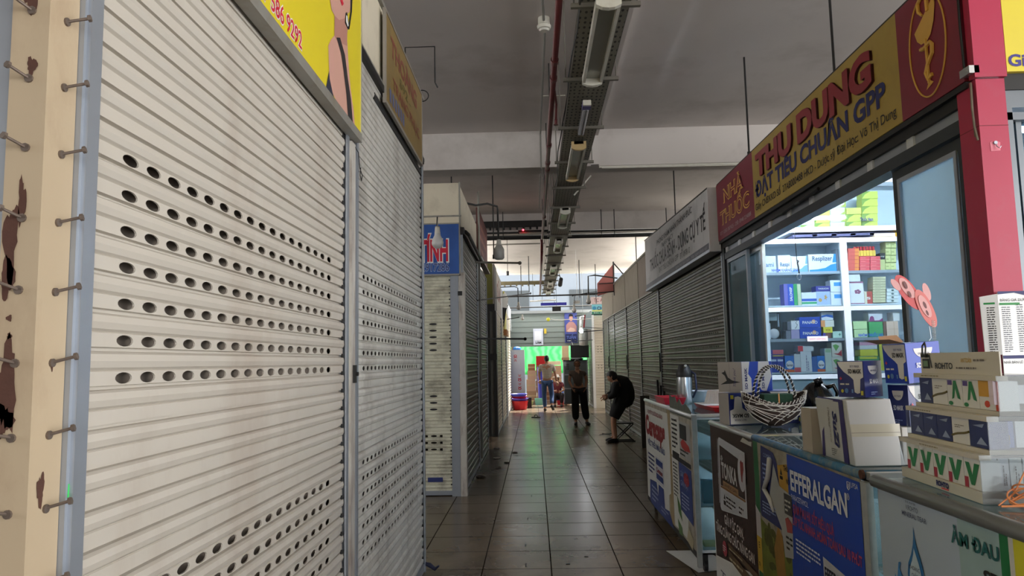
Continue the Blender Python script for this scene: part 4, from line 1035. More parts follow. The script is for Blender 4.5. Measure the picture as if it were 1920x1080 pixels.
('medicine_box', 3.167, 3.302, 1.758, 1.837, 0.12, (196, 224, 166), None, None, None, 'upper pale green carton right of the cabinet post', None),
('medicine_box', 3.32, 3.455, 1.677, 1.828, 0.12, (70, 165, 95), None, None, None, 'plain bright green carton on the third shelf', None),
('medicine_box', 3.46, 3.486, 1.677, 1.826, 0.12, (130, 95, 80), None, None, None, 'narrow brown carton between the green and the peach cartons', None),
('medicine_box', 3.491, 3.605, 1.677, 1.83, 0.12, (226, 196, 176), ('side2', (200, 165, 130)), None, None, 'peach coloured carton at the right end of the third shelf', None),
('medicine_box', 3.324, 3.459, 1.831, 1.923, 0.12, (220, 222, 232), ('swoosh', (140, 50, 120)), None, None, 'white carton with a purple swoosh lying on the bright green carton', None),
('medicine_box', 3.563, 3.625, 1.832, 1.919, 0.12, (228, 228, 228), None, None, None, 'small white carton lying on the peach coloured carton', None),
('medicine_box', 2.268, 2.33, 1.347, 1.482, 0.12, (40, 70, 170), ('top', (205, 215, 235)), None, None, 'leftmost of the three royal blue packets on the bottom shelf', None),
('medicine_box', 2.336, 2.398, 1.347, 1.48, 0.12, (40, 70, 170), ('top', (205, 215, 235)), None, None, 'middle one of the three royal blue packets on the bottom shelf', None),
('medicine_box', 2.401, 2.463, 1.347, 1.479, 0.12, (40, 70, 170), ('top', (205, 215, 235)), None, None, 'rightmost of the three royal blue packets on the bottom shelf', None),
('medicine_box', 2.315, 2.466, 1.483, 1.525, 0.12, (50, 60, 150), ('patch', (210, 190, 110)), None, None, 'flat dark blue carton lying on the royal blue packets', None),
('medicine_box', 2.312, 2.468, 1.527, 1.569, 0.12, (228, 110, 120), ('side', (50, 60, 150)), None, None, 'flat pink carton with a dark blue end lying on the dark blue carton', None),
('medicine_box', 2.477, 2.566, 1.347, 1.509, 0.12, (30, 120, 210), ('disc', (235, 238, 240)), 'Seren', '(60,60,80)', 'blue and orange carton with a white disc left of the white tubes cartons', None),
('medicine_box', 2.569, 2.629, 1.347, 1.523, 0.12, (218, 224, 230), ('foot', (210, 80, 90)), None, None, 'slim white carton with a red foot on the bottom shelf', None),
('medicine_box', 2.632, 2.739, 1.347, 1.548, 0.12, (228, 232, 238), ('vtext', (110, 110, 150)), None, None, 'tall white carton with vertical lettering on the bottom shelf', None),
('medicine_box', 2.611, 2.767, 1.55, 1.603, 0.12, (222, 226, 230), ('side', (215, 60, 75)), None, None, 'long white carton with a red end lying across two white cartons', None),
('medicine_box', 2.74, 2.789, 1.347, 1.494, 0.12, (60, 105, 180), None, None, None, 'narrow steel blue carton between the white and the disc cartons', None),
('medicine_box', 2.792, 2.867, 1.347, 1.503, 0.12, (30, 120, 210), ('disc', (235, 238, 240)), 'Seren', '(60,60,80)', 'blue and orange carton with a white disc right of the narrow blue one', None),
('medicine_box', 2.872, 2.937, 1.347, 1.575, 0.12, (214, 228, 218), ('top', (170, 210, 170)), None, None, 'tall mint white carton on the bottom shelf', None),
('medicine_box', 2.939, 3.043, 1.347, 1.484, 0.12, (228, 226, 218), ('leaf', (190, 50, 70)), None, None, 'lower white carton with green leaves and a red corner', None),
('medicine_box', 2.943, 3.042, 1.487, 1.631, 0.12, (228, 226, 218), ('leaf', (190, 50, 70)), None, None, 'upper white carton with green leaves and a red corner', None),
('medicine_box', 3.193, 3.395, 1.347, 1.488, 0.12, (60, 150, 90), ('top', (220, 220, 60)), None, None, 'dark green and yellow carton at the back of the right lower shelf', None),
('medicine_box', 3.217, 3.388, 1.491, 1.556, 0.12, (226, 226, 60), None, None, None, 'lemon yellow carton on the dark green and yellow carton', None),
('medicine_box', 3.215, 3.386, 1.559, 1.596, 0.12, (225, 228, 235), None, None, None, 'flat white carton under the pink one on the right lower shelf', None),
('medicine_box', 3.217, 3.394, 1.598, 1.63, 0.12, (205, 150, 180), None, None, None, 'flat pink carton topmost of the right lower shelf pile', None),
('medicine_box', 3.405, 3.519, 1.347, 1.632, 0.12, (90, 160, 130), ('side', (220, 220, 70)), None, None, 'sea green carton with a yellow edge standing at the right lower shelf', None),
('medicine_box', 2.715, 2.853, 2.876, 2.931, 0.12, (222, 228, 234), ('leafl', (130, 160, 70)), None, None, 'white leaf-printed carton, topmost, first stack, upper cabinet', 'first stack of leaf-printed cartons in the upper cabinet'),
('medicine_box', 2.712, 2.849, 2.818, 2.873, 0.12, (222, 228, 234), ('leafl', (130, 160, 70)), None, None, 'white leaf-printed carton, second from the bottom, first stack, upper cabinet', 'first stack of leaf-printed cartons in the upper cabinet'),
('medicine_box', 2.708, 2.846, 2.76, 2.815, 0.12, (222, 228, 234), ('leafl', (130, 160, 70)), None, None, 'white leaf-printed carton, bottom, first stack, upper cabinet', 'first stack of leaf-printed cartons in the upper cabinet'),
('medicine_box', 2.865, 3.013, 2.978, 3.047, 0.12, (206, 216, 96), ('leafl', (130, 160, 70)), None, None, 'lime green leaf-printed carton, topmost, second stack, upper cabinet', 'second stack of leaf-printed cartons in the upper cabinet'),
('medicine_box', 2.861, 3.009, 2.905, 2.975, 0.12, (206, 216, 96), ('leafl', (130, 160, 70)), None, None, 'lime green leaf-printed carton, third from the bottom, second stack, upper cabinet', 'second stack of leaf-printed cartons in the upper cabinet'),
('medicine_box', 2.856, 3.004, 2.833, 2.903, 0.12, (206, 216, 96), ('leafl', (130, 160, 70)), None, None, 'lime green leaf-printed carton, second from the bottom, second stack, upper cabinet', 'second stack of leaf-printed cartons in the upper cabinet'),
('medicine_box', 2.852, 3.0, 2.761, 2.831, 0.12, (206, 216, 96), ('leafl', (130, 160, 70)), None, None, 'lime green leaf-printed carton, bottom, second stack, upper cabinet', 'second stack of leaf-printed cartons in the upper cabinet'),
('medicine_box', 3.02, 3.173, 2.989, 3.062, 0.12, (222, 228, 234), ('leafr', (175, 185, 80)), None, None, 'white leaf-printed carton, topmost, third stack, upper cabinet', 'third stack of leaf-printed cartons in the upper cabinet'),
('medicine_box', 3.015, 3.168, 2.913, 2.986, 0.12, (222, 228, 234), ('leafr', (175, 185, 80)), None, None, 'white leaf-printed carton, third from the bottom, third stack, upper cabinet', 'third stack of leaf-printed cartons in the upper cabinet'),
('medicine_box', 3.01, 3.164, 2.838, 2.911, 0.12, (222, 228, 234), ('leafr', (175, 185, 80)), None, None, 'white leaf-printed carton, second from the bottom, third stack, upper cabinet', 'third stack of leaf-printed cartons in the upper cabinet'),
('medicine_box', 3.006, 3.159, 2.762, 2.835, 0.12, (222, 228, 234), ('leafr', (175, 185, 80)), None, None, 'white leaf-printed carton, bottom, third stack, upper cabinet', 'third stack of leaf-printed cartons in the upper cabinet'),
('medicine_box', 3.169, 3.317, 2.837, 2.909, 0.12, (206, 216, 96), ('leafl', (130, 160, 70)), None, None, 'lime green leaf-printed carton, topmost, fourth stack, upper cabinet', 'fourth stack of leaf-printed cartons in the upper cabinet'),
('medicine_box', 3.164, 3.312, 2.763, 2.835, 0.12, (206, 216, 96), ('leafl', (130, 160, 70)), None, None, 'lime green leaf-printed carton, bottom, fourth stack, upper cabinet', 'fourth stack of leaf-printed cartons in the upper cabinet'),
('medicine_box', 3.338, 3.497, 3.07, 3.144, 0.12, (206, 216, 96), ('leafl', (130, 160, 70)), None, None, 'lime green leaf-printed carton, topmost, fifth stack, upper cabinet', 'fifth stack of leaf-printed cartons in the upper cabinet'),
('medicine_box', 3.333, 3.491, 2.993, 3.067, 0.12, (206, 216, 96), ('leafl', (130, 160, 70)), None, None, 'lime green leaf-printed carton, fourth from the bottom, fifth stack, upper cabinet', 'fifth stack of leaf-printed cartons in the upper cabinet'),
('medicine_box', 3.328, 3.486, 2.917, 2.991, 0.12, (206, 216, 96), ('leafl', (130, 160, 70)), None, None, 'lime green leaf-printed carton, third from the bottom, fifth stack, upper cabinet', 'fifth stack of leaf-printed cartons in the upper cabinet'),
('medicine_box', 3.323, 3.481, 2.84, 2.914, 0.12, (206, 216, 96), ('leafl', (130, 160, 70)), None, None, 'lime green leaf-printed carton, second from the bottom, fifth stack, upper cabinet', 'fifth stack of leaf-printed cartons in the upper cabinet'),
('medicine_box', 3.318, 3.476, 2.764, 2.838, 0.12, (206, 216, 96), ('leafl', (130, 160, 70)), None, None, 'lime green leaf-printed carton, bottom, fifth stack, upper cabinet', 'fifth stack of leaf-printed cartons in the upper cabinet'),
('medicine_box', 3.174, 3.322, 2.914, 2.979, 0.12, (214, 220, 110), None, None, None, 'plain lime carton with a white top on the fourth stack in the upper cabinet', None),
]

def carton(pr):
    name, X0, X1, Z0, Z1, d, col, acc, txt, tc, label, grp = pr
    ya = CY + 0.045
    t = T(name, label, 'medicine box', ((X0 + X1) / 2, ya + d / 2, Z0), grp)
    MB().box(X0, ya, Z0, X1, ya + d, Z1).build('carton', paint(col), t)
    f = FF(X0, ya, Z0); W, H = X1 - X0, Z1 - Z0
    if acc:
        k, c = acc
        b = MB(); m_ = paint(c)
        if k == 'wave': flat(b, f, [(0.02 * W, 0), (W, 0), (W, H * 0.45), (0.8 * W, H * 0.38), (0.6 * W, H * 0.2), (0.3 * W, H * 0.12), (0.02 * W, H * 0.1)]); flat(b, f, [(0.86 * W, H * .5), (W, H * .5), (W, H), (.93 * W, H)])
        elif k == 'wave2': flat(b, f, [(0, 0.3 * H), (0.4 * W, 0.45 * H), (W, 0.25 * H), (W, .6 * H), (.5 * W, .72 * H), (0, .55 * H)])
        elif k == 'side': flat(b, f, rect(0, 0, 0.32 * W, H)) if name and 'orange cartons' not in str(grp) else flat(b, f, rect(.62 * W, 0, W, H * .9))
        elif k == 'side2': flat(b, f, rect(.62 * W, 0, .66 * W, H)); flat(b, f, rect(0, .48 * H, W, .5 * H))
        elif k == 'line': flat(b, f, rect(0, 0, W, H * .12)); flat(b, f, rect(.1 * W, .45 * H, .6 * W, .58 * H))
        elif k == 'band2': flat(b, f, rect(0, .3 * H, W, .5 * H))
        elif k == 'star': flat(b, f, [(.66 * W + (.16 if i % 2 == 0 else .06) * W * math.cos(i * PI / 5), .55 * H + (.2 if i % 2 == 0 else .08) * H * math.sin(i * PI / 5) * 1.4) for i in range(10)]); flat(b, f, ell(.25 * W, .35 * H, .13 * W, .14 * H))
        elif k == 'patch': flat(b, f, rect(.3 * W, .5 * H, W, .82 * H))
        elif k == 'flower': [flat(b, f, ell(.55 * W + .14 * W * math.cos(a), .55 * H + .06 * H * math.sin(a), .11 * W, .05 * H, 10), 0.001 + .0002 * a) for a in (0, 1.3, 2.6, 3.9, 5.2)]; flat(b, f, rect(0, 0, W, .04 * H)); flat(b, f, rect(0, .94 * H, W, H))
        elif k == 'dot': flat(b, f, ell(.5 * W, .5 * H, .12 * W, .3 * H, 10))
        elif k == 'vtext': fine_print(b, Fr(f.p(.75 * W, .05 * H), f.v, -f.u, f.n), 0, 0, H * .85, W * .3, 2, seed=3)
        elif k == 'curve': b.tube([f.p(a * W, c_ * H, .001) for a, c_ in ((.75, .95), (.55, .75), (.75, .55), (.65, .3), (.45, .1))], 0.0025, n=5)
        elif k == 'pill': flat(b, f, ell(.68 * W, .55 * H, .09 * W, .2 * H))
        elif k == 'cross': flat(b, f, rect(.62 * W, .45 * H, .88 * W, .55 * H)); flat(b, f, rect(.71 * W, .3 * H, .79 * W, .7 * H))
        elif k == 'swoosh': flat(b, f, [(0, 0), (W, 0), (W, .35 * H), (.75 * W, .12 * H), (.4 * W, .1 * H), (.36 * W, .45 * H), (.25 * W, .6 * H), (.1 * W, .5 * H)])
        elif k == 'top': flat(b, f, rect(.08 * W, .82 * H, .92 * W, .97 * H))
        elif k == 'disc': flat(b, f, ell(.5 * W, .45 * H, .42 * W, .25 * H), .002)
        elif k == 'foot': flat(b, f, rect(0, 0, W, .25 * H))
        elif k == 'leaf': flat(b, f, [(.1 * W, .25 * H), (.95 * W, .05 * H), (.95 * W, .5 * H), (.6 * W, .25 * H)]); g = MB(); flat(g, f, [(.1 * W, .8 * H), (.4 * W, .4 * H), (.75 * W, .75 * H), (.4 * W, .88 * H)]); g.build('printed_leaf', paint((110, 170, 90)), t)
        elif k == 'leafl': flat(b, f, [(0, 0), (0, H), (.55 * W, H), (.2 * W, .6 * H)])
        elif k == 'leafr': flat(b, f, [(W, 0), (W, H), (.95 * W, H), (.9 * W, .4 * H), (.6 * W, .05 * H)])
        b.build('printed_patch', m_, t)
        if k == 'band2': g = MB(); flat(g, f, rect(0, .08 * H, W, .24 * H)); g.build('printed_patch', paint((60, 170, 110)), t)
        if k == 'disc': g = MB(); flat(g, f, rect(0, 0, W, .16 * H)); g.build('printed_patch', paint((230, 110, 50)), t)
    if txt:
        m_ = WHT if tc == 'W' else (paint(eval(tc)) if tc else paint((70, 90, 130)))
        if txt.endswith('|V'): text(txt[:-2], Fr(f.p(.72 * W, .2 * H), f.v, -f.u, f.n), 0, 0, W * .42, m_, t, w=H * .65, bold=.03, c=.003)
        else: text(txt, f, .5 * W, (.62 if k_is(acc) else .35) * H, min(H * .26, W * .3), m_, t, w=W * (.72 if len(txt) > 1 else .5), bold=.02, c=.003, align='C')
def k_is(acc): return bool(acc) and acc[0] in ('wave',)
for pr in PRODUCTS: carton(pr)
# red capped vials
for k in range(7):
    x = 3.243 + k * 0.0305
    o = T('capped_vial', 'red-capped yellow vial on the crimson cartons, %s' % ['leftmost of seven', 'second from the left', 'third from the left', 'middle of seven', 'third from the right', 'second from the right', 'rightmost of seven'][k], 'vial', (x, CY + 0.08, 2.488), 'red-capped vials in a row')
    MB().box(x - .014, CY + .055, 2.4885, x + .014, CY + .085, 2.545).build('vial_body', paint((232, 196, 60)), o)
    MB().cyl((x, CY + .07, 2.545), (x, CY + .07, 2.585), .0125, n=10).build('cap', paint((200, 40, 50)), o)
t = T('instrument_case', 'open black case with glass jars at the left end of the third shelf', 'case', (2.37, CY + .2, 1.677))
MB().box(2.262, CY + .10, 1.678, 2.47, CY + .13, 1.945).build('case_board', M_black, t)
b = MB(); b.box(2.33, CY + .06, 1.86, 2.43, CY + .10, 1.935); b.build('clear_jar', mat('jar_grey', (150, 164, 170), rough=0.2), t)
b = MB(); b.box(2.44, CY + .08, 1.80, 2.455, CY + .10, 1.93); b.build('tool', M_galv, t)
tag(MB().ball((2.405, CY + .10, 1.731), (.05, .045, .052), n=18).build('white_jar', mat('jar_white', (214, 214, 220), rough=0.25), smooth=True), 'round white globe jar standing in front of the black case', 'jar')
# hanging cord with ring
t = T('pull_string', 'dark string with a wire ring hanging inside the pharmacy near the cabinet', 'cord', (2.27, 6.4, 2.3))
b = MB(); b.tube([(2.31, 6.4, 3.37), (2.305, 6.4, 2.6), (2.31, 6.4, 2.35), (2.322, 6.4, 2.22)], .003); b.build('string', M_black, t)
b = MB(); b.tube([(2.31, 6.4, 2.335), (2.325, 6.4, 2.33), (2.315, 6.4, 2.31), (2.32, 6.4, 2.28), (2.325, 6.4, 2.22)], .006); b.build('knot', M_black, t)
b = MB(); b.tube([(2.322 + .018 * math.cos(a / 3), 6.4, 2.19 + .028 * math.sin(a / 3)) for a in range(20)], .002); b.build('wire_ring', M_alu, t)
# ===== counters =====
CX = 1.12
G_top = glass('counter_glass', tint=(214, 232, 232), haze=0.12, hazecol=(190, 205, 205))
G_side = glass('counter_side_glass', tint=(214, 230, 232), haze=0.14, hazecol=(190, 206, 208))
def counter(label, ya, yb, depth=0.55, z0=0.12, z1=1.10, rim=None, front=None, shelves=(0.45, 0.78), near_shift=0):
    t = T('display_counter', label, 'display counter', (CX + depth / 2, (ya + yb) / 2, 0))
    xb = CX + depth
    m = rim or M_aluw
    b = MB()
    for x in (CX + 0.004, xb - 0.03):
        for y in (ya, yb - 0.03):
            b.box(x, y, z0, x + 0.026, y + 0.03, z1 - 0.02)
    for z in (z0, z1 - 0.035):
        b.box(CX + 0.004, ya, z, CX + 0.03, yb, z + 0.03); b.box(xb - 0.03, ya, z, xb, yb, z + 0.03)
        b.box(CX, ya, z, xb, ya + 0.03, z + 0.03); b.box(CX, yb - 0.03, z, xb, yb, z + 0.03)
    b.build('frame', M_aluw, t)
    b = MB()
    b.cyl((CX + 0.004, ya, z1 - 0.012), (CX + 0.004, yb, z1 - 0.012), 0.017, n=12)
    b.cyl((CX + 0.004, ya + 0.012, z1 - 0.012), (xb, ya + 0.012, z1 - 0.012), 0.017, n=12)
    b.cyl((xb, ya, z1 - 0.012), (xb, yb, z1 - 0.012), 0.014, n=12)
    b.build('top_rim', m, t, smooth=True)
    MB().box(CX + 0.01, ya + 0.01, z1 - 0.012, xb - 0.005, yb - 0.005, z1 - 0.003).build('glass_top', G_top, t)
    for yy in (ya + 0.008, yb - 0.013): MB().box(CX + 0.02, yy, z0 + 0.03, xb - 0.03, yy + .005, z1 - 0.03).build('glass_side', G_side, t)
    MB().box(CX + 0.006, ya + 0.01, z0 + 0.02, CX + 0.014, yb - 0.01, z1 - 0.02).build('front_panel', front or M_white, t)
    for z in shelves:
        MB().box(CX + 0.03, ya + 0.02, z, xb - 0.03, yb - 0.02, z + 0.008).build('shelf', mat('shelf_glass', (206, 218, 226)), t)
    MB().box(CX + 0.01, ya, z0, xb, yb, z0 + 0.012).build('floor_panel', M_white, t)
    for x in (CX + 0.06, xb - 0.06):
        for y in (ya + 0.07, yb - 0.07):
            b = MB(); b.cyl((x - 0.012, y, 0.04), (x + 0.012, y, 0.04), 0.04, n=16); b.box(x - 0.018, y - 0.012, 0.04, x + 0.018, y + 0.012, z0)
            b.build('caster', M_black, t)
    return t
def P2(c, name, rough=0.4): return mat(name, c, rough=rough, var=0.05, scale=10)
def sheet(mb_polys, m, parent, fr, name='poster_print', c=0.001):
    b = MB()
    for p_ in mb_polys: flat(b, fr, p_, c)
    return b.build(name, m, parent)

# --- counter with the capsule poster ---
t = counter('tall glass counter with peeling white and blue capsule posters, farthest counter', 5.32, 7.60, z0=0.13, z1=1.10, depth=0.5)
SERE = t
f = FR(CX - 0.001, 7.62, 0)
worn = mat('worn_sticker', (168, 160, 144), rough=0.6, var=0.2, scale=12, dirt=((78, 74, 66), 0.6, 9, (1, 1, 1)))
MB().fbox(f, 0.04, 0.10, -0.004, 2.3, 1.085, 0.002).build('front_board', worn, t)
ppr = mat('poster_paper', (198, 198, 192), rough=0.5, var=0.06, scale=8, dirt=((140, 130, 112), 0.3, 8, (1, 1, 1)))
PB = mat('poster_blue', (34, 54, 118), rough=0.45, var=0.15, scale=6)
MAR = mat('poster_maroon', (130, 34, 40), rough=0.5, var=0.1)
sheet([[(0.05, 0.11), (1.22, 0.11), (1.24, 0.35), (1.34, 0.38), (1.36, 0.7), (1.30, 1.04), (0.05, 1.04)]], ppr, t, f, c=0.003)
text('HUYẾT DƯỠNG NÃO', f, 0.22, 1.0 - 0.03, 0.035, MAR, t, w=0.85, bold=0.01, c=0.006)
text('Cerecaps', f, 0.08, 0.775, 0.165, MAR, t, w=1.08, bold=0.06, c=0.006)
text('VIỆC THIẾU MÁU NÃO', f, 0.18, 0.665, 0.05, PB, t, w=0.95, bold=0.02, c=0.006)
sheet([[(0.2, 0.13), (0.24, 0.33), (0.62, 0.36), (0.70, 0.25), (0.74, 0.36), (1.0, 0.36), (1.03, 0.20), (1.25, 0.22), (1.42, 0.11), (0.3, 0.105)]], PB, t, f, c=0.006)
sheet([rect(0.62, 0.37, 1.02, 0.60)], mat('pack_white', (176, 176, 182), rough=0.5), t, f, c=0.006)
sheet([rect(0.64, 0.40, 1.0, 0.45), rect(0.64, 0.53, 1.0, 0.585)], PB, t, f, c=0.0075)
text('Cerecaps', f, 0.66, 0.465, 0.04, MAR, t, w=0.32, bold=0.03, c=0.008)
b = MB(); fine_print(b, f, 0.18, 0.40, 0.4, 0.2, 5, c=0.0065, seed=3); b.build('lettering', NAVY, t)
b = MB(); fine_print(b, f, 0.34, 0.15, 0.38, 0.16, 4, c=0.0075, seed=6); fine_print(b, f, 0.85, 0.14, 0.4, 0.06, 2, c=0.0075, seed=9); b.build('lettering', mat('print_faint', (150, 160, 190), rough=0.5), t)
sheet([rect(1.44, 0.72, 1.80, 1.05), [(1.48, 0.16), (2.0, 0.16), (2.02, 0.33), (1.75, 0.33), (1.7, 0.70), (1.44, 0.70)]], ppr, t, f, c=0.004)
sheet([rect(1.80, 0.75, 2.2, 1.02)], mat('news_grey', (156, 156, 154), rough=0.6, var=0.15, scale=20), t, f, c=0.004)
sheet([rect(1.83, 0.89, 2.08, 1.0)], BLK, t, f, c=0.006)
sheet([[(1.85, 0.86), (1.95, 0.895), (2.15, 0.86), (2.2, 0.82), (2.0, 0.81), (1.88, 0.83)]], P2((176, 50, 50), 'pill_red'), t, f, c=0.006)
sheet([rect(1.50, 0.70, 1.78, 0.76), rect(1.78, 0.70, 2.2, 0.735)], BLK, t, f, c=0.006)
sheet([[(1.76, 0.34), (2.2, 0.30), (2.2, 0.69), (1.74, 0.70)]], PB, t, f, c=0.005)
sheet([ell(2.02, 0.60, 0.10, 0.05, 18)], P2((150, 40, 60), 'print_crimson'), t, f, c=0.007)
text('GIẢI ĐỘC', f, 1.80, 0.60, 0.04, mat('print_faint', (150, 160, 190)), t, w=0.25, c=0.007)
text('GAN MẬT', f, 1.80, 0.53, 0.04, mat('print_faint', (150, 160, 190)), t, w=0.28, c=0.007)
b = MB(); fine_print(b, f, 1.5, 0.78, 0.25, 0.25, 7, c=0.0065, seed=13); fine_print(b, f, 1.83, 0.76, 0.33, 0.06, 2, c=0.0065, seed=14); fine_print(b, f, 1.5, 0.40, 0.2, 0.28, 10, c=0.0065, seed=15); b.build('lettering', BLK, t)
b = MB(); fine_print(b, f, 1.82, 0.36, 0.3, 0.13, 5, c=0.0075, seed=16); b.build('lettering', mat('print_faint', (150, 160, 190)), t)
sheet([[(1.62, 0.42), (1.75, 0.36), (1.80, 0.25), (1.66, 0.30)], [(1.62, 0.24), (1.78, 0.2), (1.8, 0.14), (1.65, 0.13)]], P2((74, 112, 60), 'leaf_green'), t, f, c=0.0065)
sheet([[(1.95, 0.15), (2.15, 0.12), (2.2, 0.2), (2.02, 0.26)]], P2((170, 160, 130), 'herb_tan'), t, f, c=0.0065)
sheet([rect(1.28, 0.10, 1.44, 1.08)], mat('glue_residue', (150, 132, 98), rough=0.7, var=0.3, scale=14), t, f, c=0.0025)
b = MB(); b.prism(f, [(1.44, 1.06), (2.25, 1.06), (2.27, 1.12), (2.1, 1.165), (1.95, 1.145), (1.85, 1.19), (1.75, 1.15), (1.68, 1.20), (1.55, 1.19), (1.44, 1.205)], 0.0, 0.004)
b.build('torn_sheet', mat('torn_sheet', (86, 90, 80), rough=0.7, var=0.45, scale=18), t)
b = MB(); b.box(CX - 0.012, 5.285, 0.05, CX + 0.02, 5.32, 1.10); b.build('corner_upright', mat('scuffed_alu', (180, 184, 184), rough=0.4, metal=0.4, var=0.2, scale=30), t)
b = MB(); b.box(CX - 0.006, 5.32, 0.10, CX + 0.02, 7.6, 0.14); b.build('bottom_rail', M_black, t)
# contents seen through the near glass end
for k, (x, z, c_, nm_) in enumerate(((1.28, 0.788, (40, 80, 150), 'blue packet on the upper shelf of the farthest counter'), (1.20, 0.458, (30, 130, 160), 'larger teal packet on the lower shelf of the farthest counter'), (1.36, 0.458, (50, 120, 190), 'blue packet beside the teal one in the farthest counter'), (1.2, 0.145, (214, 204, 120), 'cream folded paper on the floor of the farthest counter'))):
    o = MB().box(x, 5.42 + .02 * k, z, x + 0.11, 5.5 + .02 * k, z + (0.16 if k < 3 else 0.03)).build('packet', paint(c_))
    tag(o, nm_, 'packet')
# white paper on the floor below it
b = MB(); b.add([(1.0, 5.95, 0.003), (1.30, 5.95, 0.003), (1.42, 5.45, 0.004), (1.12, 5.35, 0.003)], [(0, 3, 2, 1)]); b.add([(1.0, 5.95, 0.0), (1.30, 5.95, 0.0), (1.42, 5.45, 0.0), (1.12, 5.35, 0.0)], [(0, 1, 2, 3)])
tag(b.build('paper_sheet', M_white), 'white paper sheet lying on the floor under the farthest counter', 'paper')

# --- things on it ---
Z1 = 1.098
t = T('plastic_tray', 'crimson plastic tray at the far left of the farthest counter', 'tray', (1.2, 7.0, Z1))
b = MB(); fr_ = Fr((0, 0, Z1 + .001), (1, 0, 0), (0, 1, 0), (0, 0, 1))
def tray(x0, y0, x1, y1, z, h, m, parent, tpr=0.02, nm_='tray_body'):
    b = MB()
    P = [(x0 + tpr, y0 + tpr, z), (x1 - tpr, y0 + tpr, z), (x1 - tpr, y1 - tpr, z), (x0 + tpr, y1 - tpr, z), (x0, y0, z + h), (x1, y0, z + h), (x1, y1, z + h), (x0, y1, z + h)]
    th = 0.006
    Q = [(x0 + tpr + th, y0 + tpr + th, z + th), (x1 - tpr - th, y0 + tpr + th, z + th), (x1 - tpr - th, y1 - tpr - th, z + th), (x0 + tpr + th, y1 - tpr - th, z + th), (x0 + th, y0 + th, z + h), (x1 - th, y0 + th, z + h), (x1 - th, y1 - th, z + h), (x0 + th, y1 - th, z + h)]
    b.add(P + Q, [(0, 3, 2, 1), (0, 1, 5, 4), (1, 2, 6, 5), (2, 3, 7, 6), (3, 0, 4, 7), (8, 9, 10, 11), (8, 12, 13, 9), (9, 13, 14, 10), (10, 14, 15, 11), (11, 15, 12, 8), (4, 5, 13, 12), (5, 6, 14, 13), (6, 7, 15, 14), (7, 4, 12, 15)])
    return b.build(nm_, m, parent)
tray(1.13, 6.55, 1.33, 7.05, Z1, 0.06, paint((186, 28, 50), 0.35), t)
t = T('vacuum_flask', 'steel vacuum flask with black lid on the farthest counter', 'flask', (1.30, 6.62, Z1))
c = (1.36, 6.75, Z1)
MB().lathe([(0, 0), (.068, 0), (.07, .01), (.07, .24), (.066, .26)], c, 28).build('flask_body', mat('steel_body', (200, 204, 208), rough=0.2, metal=0.9, var=0.03), t, smooth=True)
MB().lathe([(.071, .235), (.073, .255), (.070, .285), (.055, .31), (.05, .335), (.044, .345), (0, .345)], c, 28).build('lid', M_black, t, smooth=True)
b = MB(); b.tube([(1.36 + .05, 6.72, Z1 + .29), (1.45, 6.70, Z1 + .26), (1.455, 6.70, Z1 + .12), (1.425, 6.72, Z1 + .05)], .009); b.build('handle', mat('navy_plastic', (28, 36, 74), rough=0.4), t, smooth=True)
b = MB(); b.cyl((1.36, 6.70, Z1 + .33), (1.36, 6.66, Z1 + .34), .012); b.build('spout', M_alu, t)
t = T('metal_bowl', 'shallow steel pan behind the ribbed plastic lid on the farthest counter', 'bowl', (1.45, 6.5, Z1))
MB().lathe([(0, 0.002), (.10, .002), (.125, .03), (.13, .10), (.137, .105), (.134, .11), (.122, .10), (.118, .035), (.095, .012), (0, .012)], (1.50, 6.85, Z1), 32).build('pan_body', M_galv, t, smooth=True)
t = T('ribbed_cover', 'translucent ribbed plastic cover upside down on the red tray', 'plastic cover', (1.48, 5.95, Z1))
b = MB()
n = 60; P = []
prof = [(.135, 0), (.128, .01), (.110, .07), (.098, .115), (.085, .125), (0, .125)]
for (r, z) in prof:
    for k in range(n):
        a = 2 * PI * k / n; rr = r * (1 + (.015 if k % 2 else -.01) * (1 if r > .09 else 0))
        P.append((1.49 + rr * math.cos(a), 6.0 + rr * math.sin(a), Z1 + .022 + z))
F = [(i * n + k, i * n + (k + 1) % n, (i + 1) * n + (k + 1) % n, (i + 1) * n + k) for i in range(len(prof) - 1) for k in range(n)]
b.add(P, F); b.build('cover_body', glass('milky_plastic', tint=(235, 235, 230), haze=0.6, hazecol=(225, 222, 214)), t)
t = T('plastic_tray', 'shallow bright red tray with white paper, near end of the farthest counter', 'tray', (1.4, 5.9, Z1))
tray(1.32, 5.55, 1.60, 6.2, Z1 - 0.0, 0.035, paint((206, 24, 28), 0.3), t)
tag(MB().box(1.31, 5.75, Z1 + .036, 1.46, 6.15, Z1 + .04).build('paper_sheet', M_white), 'small white paper on the bright red tray edge', 'paper')

# --- counter with the coffee-brown poster ---
t = counter('glass counter with the dark brown liver tonic poster and woven basket on top', 3.875, 4.80, rim=M_alu)
f = FR(CX - 0.001, 4.79, 0)
MB().fbox(f, 0.0, 0.12, -0.004, 0.915, 1.075, 0.002).build('front_board', M_white, t)
BR = mat('poster_brown', (50, 26, 26), rough=0.35, var=0.08, scale=6)
sheet([[(0.02, 0.27), (0.915, 0.39), (0.925, 1.08), (0.0, 1.085)]], BR, t, f, c=0.003)
gp = mat('pack_grey', (196, 198, 206), rough=0.4, var=0.03)
sheet([[(0.19, 0.60), (0.20, 1.0), (0.215, 1.015), (0.235, 1.02), (0.77, 0.992), (0.765, 0.645), (0.24, 0.585), (0.21, 0.585)]], gp, t, f, c=0.005)
sheet([[(0.17, 0.62), (0.178, 1.01), (0.188, 1.005), (0.182, 0.62)]], gp, t, f, c=0.005)
sheet([[(0.225, 0.735), (0.235, 0.975), (0.745, 0.935), (0.745, 0.74)]], BR, t, f, c=0.0065)
